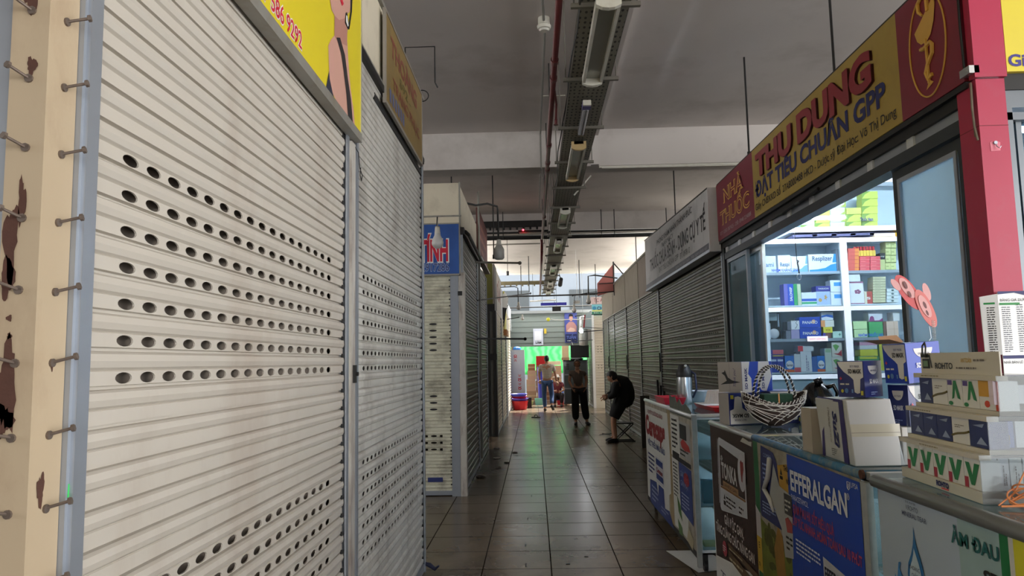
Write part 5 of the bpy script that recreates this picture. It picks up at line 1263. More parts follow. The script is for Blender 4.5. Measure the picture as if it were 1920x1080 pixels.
sheet([[(0.225, 0.722), (0.225, 0.733), (0.75, 0.738), (0.75, 0.727)]], P2((150, 100, 50), 'gold_line'), t, f, c=0.0067)
sheet([ell(0.70, 0.875, 0.075, 0.10, 26)], mat('pack_oval', (206, 206, 214), rough=0.4), t, f, c=0.007)
text('TONKA', f, 0.265, 0.79, 0.085, mat('print_silver', (206, 206, 206), rough=0.4), t, w=0.335, bold=0.035, c=0.008)
b = MB(); flat(b, f, [(0.68, 0.93), (0.70, 0.945), (0.72, 0.935), (0.74, 0.94), (0.745, 0.90), (0.72, 0.86), (0.71, 0.825), (0.695, 0.83), (0.685, 0.87)], .008); b.build('organ_picture', P2((150, 30, 34), 'liver_red'), t)
sheet([rect(0.29, 0.735, 0.62, 0.772)], P2((170, 130, 90), 'tan_band'), t, f, c=0.008)
text('GIẢI ĐỘC GAN', f, 0.31, 0.745, 0.016, BR, t, w=0.28, c=0.009)
b = MB()
for k in range(5): flat(b, f, [(0.28 + .03 * math.cos(2.6 - .52 * k - .1), 0.885 + .035 * math.sin(2.6 - .52 * k)), (0.28, 0.88), (0.28 + .03 * math.cos(2.6 - .52 * k + .2), 0.885 + .035 * math.sin(2.6 - .52 * k + .25))], .008)
flat(b, f, rect(0.262, 0.862, 0.298, 0.872), .008); b.build('leaf_logo', mat('print_silver', (206, 206, 206)), t)
b = MB(); fine_print(b, f, 0.34, 0.625, 0.22, 0.07, 3, c=.0068, seed=2); fine_print(b, f, 0.61, 0.64, 0.10, 0.05, 2, c=.0068, seed=3); flat(b, f, rect(0.28, 0.63, 0.33, 0.655), .0068); flat(b, f, [(0.285, 0.665), (0.325, 0.665), (0.305, 0.695)], .0068); b.build('lettering', mat('print_dk', (60, 50, 54), rough=.5), t)
b = MB(); fine_print(b, Fr(f.p(.19, .64), f.v, -f.u, f.n), 0, 0, .3, .02, 1, c=.0068, seed=3); b.build('lettering', gp, t)
text('GIẢI ĐỘC GAN,', f, 0.275, 0.52, 0.05, mat('print_offwhite', (216, 210, 206), rough=.4), t, w=0.40, bold=0.02, c=0.006, shear=0)
text('TĂNG CƯỜNG CHỨC NĂNG GAN', f, 0.06, 0.435, 0.05, mat('print_offwhite', (216, 210, 206)), t, w=0.80, bold=0.02, c=0.006)
sheet([ell(0.25, 0.365, 0.05, 0.045, 20)], P2((190, 60, 80), 'seal_red'), t, f, c=0.006)
b = MB(); fine_print(b, f, 0.215, 0.345, 0.07, 0.04, 3, c=.008, seed=2); b.build('lettering', gp, t)
sheet([[(0.33, 0.40), (0.92, 0.36), (0.92, 0.40), (0.33, 0.42)], [(0.33, 0.33), (0.92, 0.28), (0.92, 0.34), (0.33, 0.38)]], P2((110, 86, 60), 'bronze_band'), t, f, c=0.006)
b = MB(); fine_print(b, f, 0.36, 0.385, 0.5, 0.02, 1, c=.008, seed=22); fine_print(b, f, 0.36, 0.325, 0.5, 0.03, 1, c=.008, seed=23); b.build('lettering', P2((190, 176, 140), 'print_gold'), t)
text('Tonka', f, 0.1, 0.15, 0.06, P2((80, 84, 110), 'faded_navy'), t, w=0.5, shear=.3, c=.004)
b = MB(); b.prism(f, [(0.70, 1.045), (0.90, 1.04), (0.91, 1.065), (0.85, 1.06), (0.75, 1.07)], 0.003, 0.006); b.build('peeled_edge', ppr, t)

# --- counter with the blue poster ---
t = counter('glass counter with the royal blue painkiller poster', 2.60, 3.865, rim=mat('blue_grime_rim', (52, 110, 150), rough=0.5, var=0.25, scale=14, dirt=((150, 146, 120), 0.55, 16, (1, 1, 1))))
f = FR(CX - 0.001, 3.87, 0)
MB().fbox(f, 0.0, 0.12, -0.004, 1.25, 1.08, 0.002).build('front_board', worn, t)
sheet([[(0.005, 0.12), (0.005, 1.08), (0.075, 1.08), (0.085, 0.9), (0.075, 0.75), (0.07, 0.4), (0.07, 0.12)]], P2((36, 110, 66), 'poster_green'), t, f, c=0.003)
sheet([[(0.0, 0.60), (0.08, 0.60), (0.075, 0.72), (0.0, 0.75)]], P2((196, 190, 196), 'poster_lilac'), t, f, c=0.004)
sheet([rect(0.0, 0.43, 0.075, 0.60)], P2((206, 170, 50), 'poster_ochre'), t, f, c=0.0045)
text('E', f, 0.03, 0.545, 0.03, BLK, t, c=.006); text('n', f, 0.02, 0.455, 0.03, BLK, t, c=.006)
sheet([[(0.075, 0.70), (0.54, 0.62), (0.54, 0.12), (0.08, 0.12)]], mat('tree_photo', (110, 120, 40), rough=.5, var=0.6, scale=9), t, f, c=0.003)
b = MB()
for k in range(26):
    r = random.Random(k); ca, cb = r.uniform(.12, .5), r.uniform(.48, .68) - 0
    flat(b, f, ell(ca, cb, r.uniform(.02, .05), r.uniform(.015, .04), 9), .0035 + k * 1e-5)
b.build('printed_foliage', mat('foliage_print', (84, 84, 36), rough=.6, var=.5, scale=30), t)
sheet([[(0.27, 0.60), (0.34, 0.72), (0.40, 0.68), (0.42, 0.50), (0.38, 0.42), (0.30, 0.45)]], mat('trunk_print', (156, 116, 56), rough=.6, var=.3, scale=20), t, f, c=0.004)
sheet([[(0.08, 0.42), (0.54, 0.44), (0.54, 0.40), (0.08, 0.39)]], BLK, t, f, c=0.0045)
sheet([[(0.09, 0.39), (0.54, 0.39), (0.54, 0.12), (0.12, 0.12)]], ppr, t, f, c=0.0045)
sheet([[(0.085, 0.74), (0.14, 1.065), (0.33, 1.05), (0.39, 0.99), (0.40, 0.71), (0.10, 0.715)]], mat('poster_navy', (36, 44, 104), rough=.45, var=.08), t, f, c=0.005)
sheet([[(0.38, 1.0), (0.56, 1.03), (0.56, 0.89), (0.40, 0.91)]], P2((190, 146, 46), 'poster_ochre2'), t, f, c=0.0055)
text('THU', f, 0.47, 0.99, 0.022, BLK, t, w=.06, bold=.02, c=.007); text('NỐ', f, 0.50, 0.935, 0.022, BLK, t, w=.04, bold=.02, c=.007)
b = MB(); flat(b, f, [(.42, .965), (.45, .965), (.435, .995)], .007); flat(b, f, rect(.415, .945, .455, .96), .007); b.build('triangle_logo', BLK, t)
sheet([[(0.33, 1.0), (0.40, 0.91), (0.56, 0.89), (0.54, 0.62), (0.43, 0.60), (0.40, 0.72), (0.25, 0.84)]], mat('peeled_paper', (170, 172, 172), rough=.55, var=.12, scale=6), t, f, c=0.0065)
sheet([rect(0.46, 0.80, 0.56, 0.89)], mat('print_char', (60, 60, 62), rough=.6), t, f, c=0.008)
b = MB(); fine_print(b, f, .47, .81, .08, .06, 3, c=.009, seed=2); b.build('lettering', ppr, t)
sheet([[(0.46, 0.775), (0.5, 0.79), (0.55, 0.77), (0.55, 0.73), (0.48, 0.72)]], P2((166, 70, 70), 'pink_pill'), t, f, c=0.008)
b = MB(); fine_print(b, f, .46, .64, .09, .07, 3, c=.008, seed=5); b.build('lettering', BLK, t)
text('COMBO', f, 0.18, 1.015, .018, mat('print_pale_blue', (150, 170, 220), rough=.5), t, w=.12, c=.007)
b = MB(); fine_print(b, f, .16, .88, .12, .11, 5, c=.0068, seed=8); fine_print(b, f, .13, .74, .22, .06, 4, c=.0068, seed=9); b.build('lettering', mat('print_pale_blue', (150, 170, 220)), t)
b = MB(); b.tube([f.p(.30, 1.02, .012), f.p(.265, .93, .014), f.p(.20, .865, .016)], [.014, .013, .011], n=8); b.tube([f.p(.20, .862, .016), f.p(.27, .83, .016), f.p(.315, .775, .012)], [.011, .01, .006], n=8)
b.build('curled_paper', mat('curled_paper', (206, 206, 208), rough=.5), t, smooth=True)
f = FR(CX - 0.001, 3.33, 0)
EB = mat('royal_blue_poster', (16, 66, 176), rough=.3, var=.08, scale=3)
sheet([[(-0.02, 0.12), (-0.02, 1.07), (0.715, 1.063), (0.72, 0.12)]], EB, t, f, c=0.006)
PW = mat('print_cool_white', (216, 220, 232), rough=.4)
text('EFFERALGAN', f, 0.018, 0.923, 0.08, PW, t, w=0.585, bold=.03, c=.008)
text('®', f, 0.605, 0.985, .022, PW, t, c=.008)
text('PARACETAMOL', f, 0.018, 0.880, 0.022, PW, t, w=0.20, bold=.0, c=.008)
PR = mat('print_poster_red', (186, 70, 100), rough=.4)
text('GIẢM ĐAU HẠ SỐT HIỆU QUẢ', f, 0.03, 0.825, 0.036, PR, t, w=0.44, bold=.02, c=.008)
text('LẤP TỨC NHANH, HOÀN TOÀN SAU 10 PHÚT', f, 0.02, 0.772, 0.036, PR, t, w=0.68, bold=.02, c=.008)
b = MB(); fine_print(b, f, .045, .655, .30, .07, 4, c=.008, seed=6); b.build('lettering', PW, t)
text('UPSA', f, 0.645, 1.035, .018, PW, t, w=.06, c=.008)
b = MB(); b.tube([f.p(a, z, .008) for a, z in ((.615, 1.05), (.637, 1.05), (.637, 1.03), (.626, 1.022), (.615, 1.03), (.615, 1.05))], .0014, n=4); b.tube([f.p(.626, 1.045, .008), f.p(.626, 1.03, .008)], .0014, n=4); b.build('shield_logo', PW, t)
sheet([[(0.345, 0.14), (0.345, 0.72), (0.6, 0.70), (0.64, 0.66), (0.64, 0.14)]], gp, t, f, c=0.008)
text('EFFERALGAN', f, 0.36, 0.64, 0.045, mat('print_ink', (30, 34, 60), rough=.5), t, w=0.26, bold=.03, c=.010)
b = MB(); b.box(CX - 0.012, 2.555, 0.05, CX + 0.012, 2.598, 1.07); b.build('corner_upright', mat('scuffed_alu', (180, 184, 184)), t)
b = MB(); b.cyl((CX - 0.016, 2.582, 1.095), (CX - 0.006, 2.582, 1.095), .016, n=14); b.build('rusty_cap', M_rust, t)
b = MB(); b.box(CX + .01, 2.566, 1.075, CX + .5, 2.60, 1.101); b.cyl((1.30, 2.564, 1.088), (1.30, 2.567, 1.088), .003); b.build('near_edge', M_aluw, t)

# --- nearest counter ---
t = counter('nearest glass counter with the pale water drop poster', 1.15, 2.50, rim=M_post, depth=.6)
f = FR(CX - 0.001, 2.49, 0)
MB().fbox(f, 0.0, 0.12, -0.004, 1.3, 1.08, 0.002).build('front_board', mat('ice_poster', (170, 184, 200), rough=.35, var=.04, scale=3), t)
rimb = MB(); rimb.cyl((CX - .004, 1.15, 1.086), (CX - .004, 2.50, 1.086), .021, n=12); rimb.build('front_rim', mat('dull_alu', (120, 122, 122), rough=.4, metal=.4, var=.1), t, smooth=True)
sheet([rect(0.455, 0.12, 0.64, 1.08)], mat('glassy_poster', (150, 176, 178), rough=.35, var=.15, scale=9), t, f, c=0.003)
sheet([rect(0.633, 0.12, 0.667, 1.08)], P2((24, 112, 62), 'poster_deep_green'), t, f, c=0.004)
sheet([rect(0.667, 0.12, 0.685, 1.08)], ppr, t, f, c=0.004)
sheet([rect(0.685, 0.12, 0.9, 1.08)], P2((206, 200, 40), 'poster_yellow'), t, f, c=0.004)
NV = mat('print_slate_navy', (58, 66, 104), rough=.5)
text('EYE WATER', f, 0.185, 1.054, .006, NV, t, w=.06, c=.005)
text('V.ROHTO', f, 0.185, 1.034, .014, NV, t, w=.07, c=.005)
text('MINERAL TEAR', f, 0.160, 1.013, .014, NV, t, w=.14, bold=.005, c=.005)
drop = [(0.222, 0.992), (0.226, 0.955), (0.235, 0.93), (0.25, 0.905), (0.262, 0.875), (0.265, 0.84), (0.255, 0.80), (0.23, 0.775), (0.20, 0.775), (0.178, 0.80), (0.17, 0.84), (0.178, 0.875), (0.198, 0.905), (0.212, 0.935), (0.218, 0.96)]
sheet([drop], P2((40, 110, 170), 'drop_blue'), t, f, c=0.005)
sheet([[(a * .72 + .061, z * .72 + .236) for a, z in drop[2:]]], P2((190, 210, 222), 'drop_pale'), t, f, c=0.006)
text('KHOÁNG', f, 0.188, 0.862, .012, NV, t, w=.06, c=.008); text('CHẤT', f, 0.20, 0.84, .012, NV, t, w=.035, c=.008)
sheet([[(0.10, 0.80), (0.115, 0.86), (0.13, 0.865), (0.12, 0.84), (0.14, 0.82), (0.145, 0.79)], [(0.07, 0.77), (0.09, 0.82), (0.1, 0.80), (0.095, 0.77)]], P2((60, 130, 190), 'splash_blue'), t, f, c=0.005)
TG = mat('print_teal', (20, 92, 92), rough=.5)
text('ẢM ĐAU', f, 0.425, 0.995, .034, TG, t, w=.205, bold=.03, c=.006)
text('STREPSILS', f, 0.56, 0.925, .034, BLK, t, w=.3, bold=.03, c=.006)

# ===== things on the counters =====
TZ = 1.099
MB_BLUE = mat('mask_navy', (22, 36, 104), rough=.3, var=.08); MB_WH = mat('mask_white', (206, 204, 202), rough=.4, var=.03); MB_BRT = mat('mask_bright_blue', (26, 62, 172), rough=.4, var=.08)
def oriented(cx, cy, z, ang):
    """frames for a box turned by ang (deg) about the vertical, corner nearest the aisle end at (cx, cy)"""
    a = math.radians(ang)
    ux, uy = math.cos(a), math.sin(a)
    return Fr((cx, cy, z), (ux, uy, 0), (0, 0, 1), (uy, -ux, 0)), Fr((cx, cy, z), (-uy, ux, 0), (0, 0, 1), (-ux, -uy, 0))
def maskbox(label, cx, cy, z, ang, W, D, H, txt_side=True, swap=False, group=None, bright=False, tilt=0, roll=0, open_lid=False, flipped=False, blue_all=False, plain=False, vert=False):
    """carton: W along the face towards the camera, D along the aisle face"""
    t = T('mask_carton', label, 'carton', (cx, cy, z), group)
    F1, F2 = oriented(cx, cy, z, ang)
    if roll:
        for F_ in (F1, F2): pass
        q = Matrix.Rotation(math.radians(roll), 3, F1.n)
        F1 = Fr(F1.o, q @ F1.u, q @ F1.v, F1.n)
        F2 = Fr(F2.o, q @ F2.u, q @ F2.v, q @ F2.n)
    blue = MB_BRT if bright else MB_BLUE
    b = MB(); b.fbox(F1, 0, 0, -D, W, H, 0); b.build('carton_body', blue, t)
    # white funnel design
    def funnel(F_, w, h, c=.0012):
        g = MB()
        pts = [(0.02 * w, .98 * h), (.97 * w, .98 * h), (.97 * w, .55 * h), (.86 * w, .50 * h), (.82 * w, .12 * h), (.72 * w, .10 * h), (.62 * w, .14 * h), (.60 * w, .48 * h), (.5 * w, .56 * h), (.25 * w, .70 * h), (.08 * w, .86 * h)]
        if flipped: pts = [(w - a, h - b_) for a, b_ in pts][::-1]
        flat(g, F_, pts, c); g.build('white_print', MB_WH, t)
        FT = Fr(F_.p(w, h), -F_.u, -F_.v, F_.n) if flipped else F_
        text('5D MASK', FT, .42 * w, .66 * h, .11 * h, BLK, t, w=.5 * w, bold=.03, c=.003)
        text('SKY MASK', FT, .50 * w, .82 * h, .06 * h, NAVY, t, w=.36 * w, c=.003)
        g = MB(); flat(g, FT, rect(.10 * w, .34 * h, .26 * w, .38 * h), .003); flat(g, FT, rect(.30 * w, .34 * h, .44 * w, .38 * h), .003); g.build('white_tabs', MB_WH, t)
        g = MB(); flat(g, FT, ell(.17 * w, .17 * h, .05 * w, .05 * h, 14), .003); flat(g, FT, rect(.86 * w, .06 * h, .95 * w, .18 * h), .003); g.build('yellow_tabs', P2((196, 190, 60), 'tab_yellow'), t)
        g = MB(); flat(g, FT, ell(.33 * w, .18 * h, .07 * w, .07 * h, 14), .003); flat(g, FT, rect(.52 * w, .12 * h, .58 * w, .22 * h), .003); g.build('blue_tabs', P2((90, 130, 190), 'tab_blue'), t)
        g = MB(); flat(g, FT, rect(.09 * w, .50 * h, .18 * w, .53 * h), .003); flat(g, FT, rect(.12 * w, .47 * h, .15 * w, .56 * h), .003); g.build('red_cross', P2((190, 60, 80), 'cross_red'), t)
    def blue_side(F_, w, h):
        g = MB(); flat(g, F_, ell(.5 * w, .86 * h, .28 * w, .24 * h, 24, 180, 360) if not flipped else ell(.5 * w, .8 * h, .28 * w, .18 * h, 24), .0012); g.build('white_print', MB_WH, t)
        text('SKY MASK', F_, .5 * w, .70 * h, .05 * h, NAVY, t, w=.34 * w, c=.003, align='C')
        text('5D MASK', F_, .5 * w, .38 * h, .11 * h, PW, t, w=.5 * w, bold=.03, c=.003, align='C')
        g = MB(); fine_print(g, F_, .3 * w, .06 * h, .4 * w, .1 * h, 2, c=.003); g.build('lettering', mat('print_pale_blue', (150, 170, 220)), t)
    if plain or vert:
        g = MB(); g.fbox(Fr(F2.p(0, 0), F2.u, F2.v, F2.n), 0, 0, 0.0, D, H, 0.0012); g.build('plain_end', mat('grey_carton', (170, 164, 160), rough=.5, var=.05), t)
        if vert:
            g = MB(); flat(g, F1, [(.0, 0), (.30 * W, 0), (.30 * W, .45 * H), (.20 * W, .6 * H), (.26 * W, H), (0, H)], .0012); flat(g, F1, [(.55 * W, H), (.50 * W, .3 * H), (.62 * W, .05 * H), (.78 * W, .0), (.98 * W, .5 * H), (.9 * W, H)], .0012); g.build('white_print', MB_WH, t)
            text('5D MASK', Fr(F1.p(.16 * W, .1 * H), F1.v, -F1.u, F1.n), 0, 0, .08 * W, NAVY, t, w=.7 * H, bold=.03, c=.003)
            text('5D MASK', Fr(F1.p(.72 * W, .1 * H), F1.v, -F1.u, F1.n), 0, 0, .08 * W, NAVY, t, w=.7 * H, bold=.03, c=.003)
        else: funnel(F1, W, H)
    elif swap:
        blue_side(F1, W, H); funnel(Fr(F2.p(D, 0), -F2.u, F2.v, F2.n), D, H)
    else:
        funnel(F1, W, H); blue_side(Fr(F2.p(D, 0), -F2.u, F2.v, F2.n), D, H)
    return t, F1, F2
BLK2 = BLK
# items on the brown-poster counter
t, F1, F2 = maskbox('mask carton lying under the thank-you carton, print upside down', 1.16, 4.47, TZ, 14, .22, .12, .188, flipped=True, plain=True)
t, F1, F2 = maskbox('mask carton with grey end bearing a black swoosh and thank-you print', 1.255, 4.50, TZ + .190, 30, .255, .20, .185, bright=True, vert=True)
FE = Fr(F2.p(.2, 0), -F2.u, F2.v, F2.n)
g = MB(); flat(g, FE, [(.02, .045), (.075, .07), (.06, .10), (.032, .118), (.055, .124), (.062, .137), (.07, .118), (.085, .09), (.12, .072), (.19, .062), (.11, .052), (.07, .05)], .0025); g.build('black_swoosh', BLK, t)
text('Thank you!', Fr(FE.p(.15, .03), FE.v, -FE.u, FE.n), 0, 0, .02, NAVY, t, w=.11, shear=.3, c=.003)
g = MB(); flat(g, FE, rect(.098, 0, .100, .185), .002); g.build('crease', mat('crease_grey', (120, 114, 110), rough=.6), t)
# fill under that carton
t, F1, F2 = maskbox('mask carton mostly hidden behind the woven basket', 1.42, 4.52, TZ, 4, .2, .25, .195)
tag(MB().box(1.56, 4.7, TZ, 1.66, 4.72, TZ + .12).build('white_card', M_white, bevel=.01), 'small blank white card standing behind the basket handle', 'card')

# woven basket
t = T('woven_basket', 'dark basket wrapped in white strands with striped handles', 'basket', (1.41, 4.22, TZ))
bc = Vector((1.385, 4.33, TZ)); RA, RB, RH = .178, .12, .205
def brim(th):  # rim height dips at front and back
    return RH * (0.97 - 0.30 * abs(math.sin(th)) ** 2)
b = MB(); n = 36; rings = 9; P = []; F = []
def bpt(th, s, k=1.0):
    h = brim(th) * s
    r = math.sqrt(max(0, 1 - (1 - h / RH) ** 2)) * .98 + .02
    return bc + Vector((RA * r * k * math.cos(th), RB * r * k * math.sin(th), h + .002))
for i in range(rings + 1):
    for k in range(n): P.append(bpt(2 * PI * k / n, .02 + .98 * i / rings))
for i in range(rings):
    for k in range(n): F.append((i * n + k, i * n + (k + 1) % n, (i + 1) * n + (k + 1) % n, (i + 1) * n + k))
F.append(tuple(range(n - 1, -1, -1)))
b.add(P, F); b.build('basket_body', mat('dark_wicker', (58, 44, 40), rough=.7, var=.4, scale=50), t)
b = MB(); r = random.Random(3)
for s_ in range(40):
    th0 = r.uniform(0, 2 * PI); dth = r.uniform(.5, 1.9) * r.choice((-1, 1)); s0, s1 = r.uniform(.5, 1.0), r.uniform(.05, 1.0)
    pts = []
    for q in range(11):
        u_ = q / 10
        s = s0 + (s1 - s0) * u_
        pts.append(bpt(th0 + dth * u_, max(.04, min(1, s)), 1.03 + .01 * math.sin(q)))
    b.tube(pts, .0021, n=5)
for k in range(44):
    th = 2 * PI * k / 44
    b.tube([bpt(th, .88, 1.02), bpt(th + .05, 1.03, 1.05), bpt(th + .09, 1.0, .96)], .0022, n=5)
b.build('white_strands', mat('white_strand', (216, 212, 206), rough=.45), t)
for yo in (-.05, .045):
    pts = []
    for q in range(25):
        a = PI * q / 24
        pts.append(bc + Vector((.108 * math.cos(a), yo * (1 - .2 * math.sin(a)), RH * .62 + .255 * math.sin(a) ** .85 * .87)))
    hb = MB(); hb.tube(pts, .0062, n=8); hb.build('handle', BLK, t)
    wb = MB()
    hel = []
    for q in range(241):
        u_ = q / 240 * 24; i = min(int(u_), 23); p_ = pts[i].lerp(pts[i + 1], u_ - i); d = (pts[i + 1] - pts[i]).normalized(); A = d.orthogonal().normalized(); B_ = d.cross(A)
        a = q / 240 * 2 * PI * 26
        ya_ = Vector((0, 1, 0)); xa_ = d.cross(ya_).normalized()
        hel.append(p_ + ya_ * (.0068 * math.cos(a)) + xa_ * (.0068 * math.sin(a)))
    wb.tube(hel, .0026, n=5); wb.build('handle_wrap', mat('white_strand', (216, 212, 206)), t)
o = MB().box(1.31, 4.27, TZ + .12, 1.475, 4.36, TZ + .19).build('floral_foam', mat('green_foam', (36, 70, 56), rough=.9, var=.2, scale=40, bump=.3), None, bevel=.006)
tag(o, 'dark green foam block sitting in the woven basket', 'foam block')
b = MB(); b.box(1.39, 4.265, TZ + .115, 1.397, 4.268, TZ + .192); b.tube([(1.393, 4.262, TZ + .125), (1.38, 4.255, TZ + .115), (1.40, 4.25, TZ + .105), (1.41, 4.258, TZ + .118)], .003)
tag(b.build('rubber_band', mat('orange_band', (214, 150, 80), rough=.5)), 'orange rubber band round the green foam block', 'rubber band')

# plastic basket and black bag behind (inside the pharmacy side)
t = T('storage_basket', 'white slotted plastic basket holding the black bag', 'basket', (1.72, 4.55, 1.06))
b = MB()
x0, x1, y0, y1, z0, z1 = 1.60, 1.86, 4.35, 4.65, .98, 1.16
for k in range(14):
    xx = x0 + k * (x1 - x0) / 13
    b.box(xx - .005, y0, z0, xx + .005, y0 + .006, z1)
for k in range(14):
    yy = y0 + k * (y1 - y0) / 13
    b.box(x0, yy - .005, z0, x0 + .006, yy + .005, z1); b.box(x1 - .006, yy - .005, z0, x1, yy + .005, z1)
for z in (z0, z1 - .015):
    b.box(x0 - .004, y0 - .004, z, x1 + .004, y0 + .006, z + .015); b.box(x0 - .004, y1 - .006, z, x1 + .004, y1 + .004, z + .015); b.box(x0 - .004, y0, z, x0 + .006, y1, z + .015); b.box(x1 - .006, y0, z, x1 + .004, y1, z + .015)
b.box(x0, y0, z0, x1, y1, z0 + .01); b.box(x0, y1 - .008, z0, x1, y1, z1)
b.build('basket_body', M_plastic_w, t)
t = T('storage_shelf', 'low white shelf behind the counters under the plastic basket', 'shelf', (1.75, 4.2, 0))
b = MB(); b.box(1.70, 4.1, .93, 2.0, 5.2, .978); b.build('shelf_board', M_white, t)
for y in (4.15, 5.1):
    MB().box(1.72, y, 0, 1.76, y + .04, .93).build('leg', M_white, t)
    MB().box(1.93, y, 0, 1.97, y + .04, .93).build('leg', M_white, t)
b = MB(); r = random.Random(8)
def bagf(q):
    k = 1 + .12 * math.sin(5 * math.atan2(q.y, q.x) + 3 * q.z) + .05 * math.sin(11 * math.atan2(q.y, q.x)) * (q.z + 1)
    z = q.z
    return Vector((q.x * k * (1 - .25 * max(0, z)), q.y * k * (1 - .25 * max(0, z)), z))
b.ball((1.70, 4.50, 1.235), (.10, .10, .115), n=36, f=bagf)
b.tube([(1.69, 4.46, 1.33), (1.68, 4.45, 1.355), (1.70, 4.45, 1.362), (1.715, 4.46, 1.34)], [.015, .02, .014, .01], n=7)
b.tube([(1.74, 4.47, 1.31), (1.78, 4.45, 1.325), (1.80, 4.45, 1.28), (1.79, 4.45, 1.25)], [.014, .016, .012, .006], n=7)
tag(b.build('plastic_bag', mat('black_bag', (14, 15, 18), rough=.22, var=.1, bump=.6, scale=14), smooth=True), 'knotted glossy black plastic bag in the white basket', 'bag')

# --- big carton on the blue-poster counter ---
t = T('large_carton', 'big white carton with purple bands lying on its side', 'carton', (1.25, 2.9, TZ))
cart = mat('white_carton', (196, 198, 200), rough=.45, var=.05, scale=5)
Q = [(1.155, 2.74, TZ), (1.335, 2.74, TZ), (1.335, 3.06, TZ), (1.165, 3.06, TZ), (1.148, 2.77, 1.335), (1.312, 2.77, 1.338), (1.312, 3.08, 1.335), (1.152, 3.08, 1.33)]
MB().hexa(Q).build('carton_body', cart, t, bevel=.004)
u_ = (Vector(Q[0]) - Vector(Q[3])); D_ = u_.length; u_.normalize(); v_ = (Vector(Q[4]) - Vector(Q[0])).normalized(); v_ = (v_ - u_ * v_.dot(u_)).normalized()
fS = Fr(Q[3], u_, v_, u_.cross(v_))
PUR = mat('purple_band', (50, 40, 110), rough=.45)
g = MB(); flat(g, fS, [(.0, .0), (.03, .0), (.06, .22), (.045, .235), (.02, .1)], .002); flat(g, fS, [(.225, 0), (.275, 0), (.262, .236), (.22, .236)], .002); flat(g, fS, rect(.0, .226, .24, .237), .0022); g.build('purple_band', PUR, t)
text('SuZi', Fr(fS.p(.15, .19), -fS.v, fS.u, fS.n), 0, 0, .04, NAVY, t, w=.13, bold=.04, shear=.3, c=.003)
g = MB(); fine_print(g, Fr(fS.p(.10, .20), -fS.v, fS.u, fS.n), 0, 0, .15, .02, 2, c=.003); g.build('lettering', mat('crease_grey', (120, 114, 110)), t)
g = MB(); fine_print(g, fS, .11, .015, .05, .03, 4, c=.003); g.build('lettering', BLK, t)
fN = Fr(Q[0], (1, 0, 0), Vector((0, .03, .237)).normalized(), Vector((0, -.237, .03)).normalized())
g = MB(); flat(g, fN, rect(0.0, .118, .178, .1195), .0012); g.build('crease', mat('crease_grey', (120, 114, 110)), t)
g = MB(); flat(g, fN, rect(0.0, .105, .178, .150), .0006); g.build('packing_tape', mat('clear_tape', (200, 196, 180), rough=.15), t)
tag(MB().hexa([(1.135, 3.09, TZ), (1.30, 3.09, TZ), (1.30, 3.2, TZ), (1.135, 3.2, TZ), (1.135, 3.09, 1.285), (1.3, 3.09, 1.285), (1.3, 3.2, 1.285), (1.135, 3.2, 1.285)]).build('beige_carton', mat('beige_carton', (180, 170, 156), rough=.5)), 'beige carton edge peeking out behind the big white carton', 'carton')
maskbox('mask carton lying on top of the big white carton', 1.235, 2.80, 1.342, 38, .13, .105, .137, swap=True)
# second column of cartons
tag(MB().hexa([(1.335, 2.75, TZ), (1.50, 2.75, TZ), (1.50, 2.95, TZ), (1.345, 2.95, TZ), (1.335, 2.75, 1.235), (1.50, 2.75, 1.235), (1.5, 2.95, 1.235), (1.345, 2.95, 1.235)]).build('small_carton', MB_WH, bevel=.003), 'white carton with pinkish print at the bottom beside the big carton', 'carton')
maskbox('navy mask carton standing between the big carton and the eye drop display', 1.375, 2.765, 1.2365, 25, .12, .085, .150)
tt, F1, F2 = maskbox('tilted open mask carton on top of the pile, glossy bright blue side', 1.36, 2.72, 1.394, 24, .175, .10, .145, bright=True, swap=True, roll=3, open_lid=True)
# its white-funnel end is on the aisle side; cardboard flaps stand open
b = MB(); b.add([F2.p(0, .146, 0), F2.p(.12, .146, 0), F2.p(.12, .165, .07), F2.p(.0, .165, .075)], [(0, 1, 2, 3), (3, 2, 1, 0)]); b.add([F1.p(.02, .146, -.12), F1.p(.14, .146, -.12), F1.p(.13, .175, -.14), F1.p(.03, .175, -.14)], [(0, 1, 2, 3), (3, 2, 1, 0)])
b.build('cardboard_flap', mat('kraft', (150, 116, 86), rough=.7), tt)
# spring toy: two oval fans on a spring
t = T('spring_display', 'two red rimmed oval cards wobbling on a spring above the mask cartons', 'display card', (1.5, 2.86, 1.55))
b = MB(); b.tube([(1.50 + .006 * math.cos(q * .9), 2.79 + .006 * math.sin(q * .9), 1.545 + q * .0009) for q in range(90)], .0009, n=4)
b.build('spring', M_alu, t)
PNK = mat('oval_pink', (214, 150, 150), rough=.35); RD2 = mat('oval_red', (198, 36, 44), rough=.35); RD3 = mat('oval_salmon', (206, 96, 90), rough=.35)
fo = FF(0, 2.82, 0)
def oval(cx, cz, ra, rb, ang, m, c0, nm_):
    cx -= .02
    fo_ = FF(cx, 2.82, cz).rot(ang)
    b = MB(); b.prism(fo_, ell(0, 0, ra, rb, 30), c0, c0 + .002); return b.build(nm_, m, t)
oval(1.452, 1.735, .030, .078, 32, RD2, .000, 'oval_card'); oval(1.446, 1.752, .018, .045, 32, PNK, .0025, 'oval_face')
oval(1.405, 1.765, .012, .026, 35, PNK, .001, 'oval_ear')
oval(1.510, 1.672, .026, .078, 22, RD3, .004, 'oval_card'); oval(1.506, 1.680, .016, .046, 22, PNK, .0065, 'oval_face')
oval(1.518, 1.735, .013, .035, 14, PNK, .003, 'oval_ear')
b = MB(); b.tube([(1.50, 2.822, 1.62), (1.505, 2.822, 1.56), (1.495, 2.82, 1.55)], .0015, n=4); b.build('stem', M_galv, t)
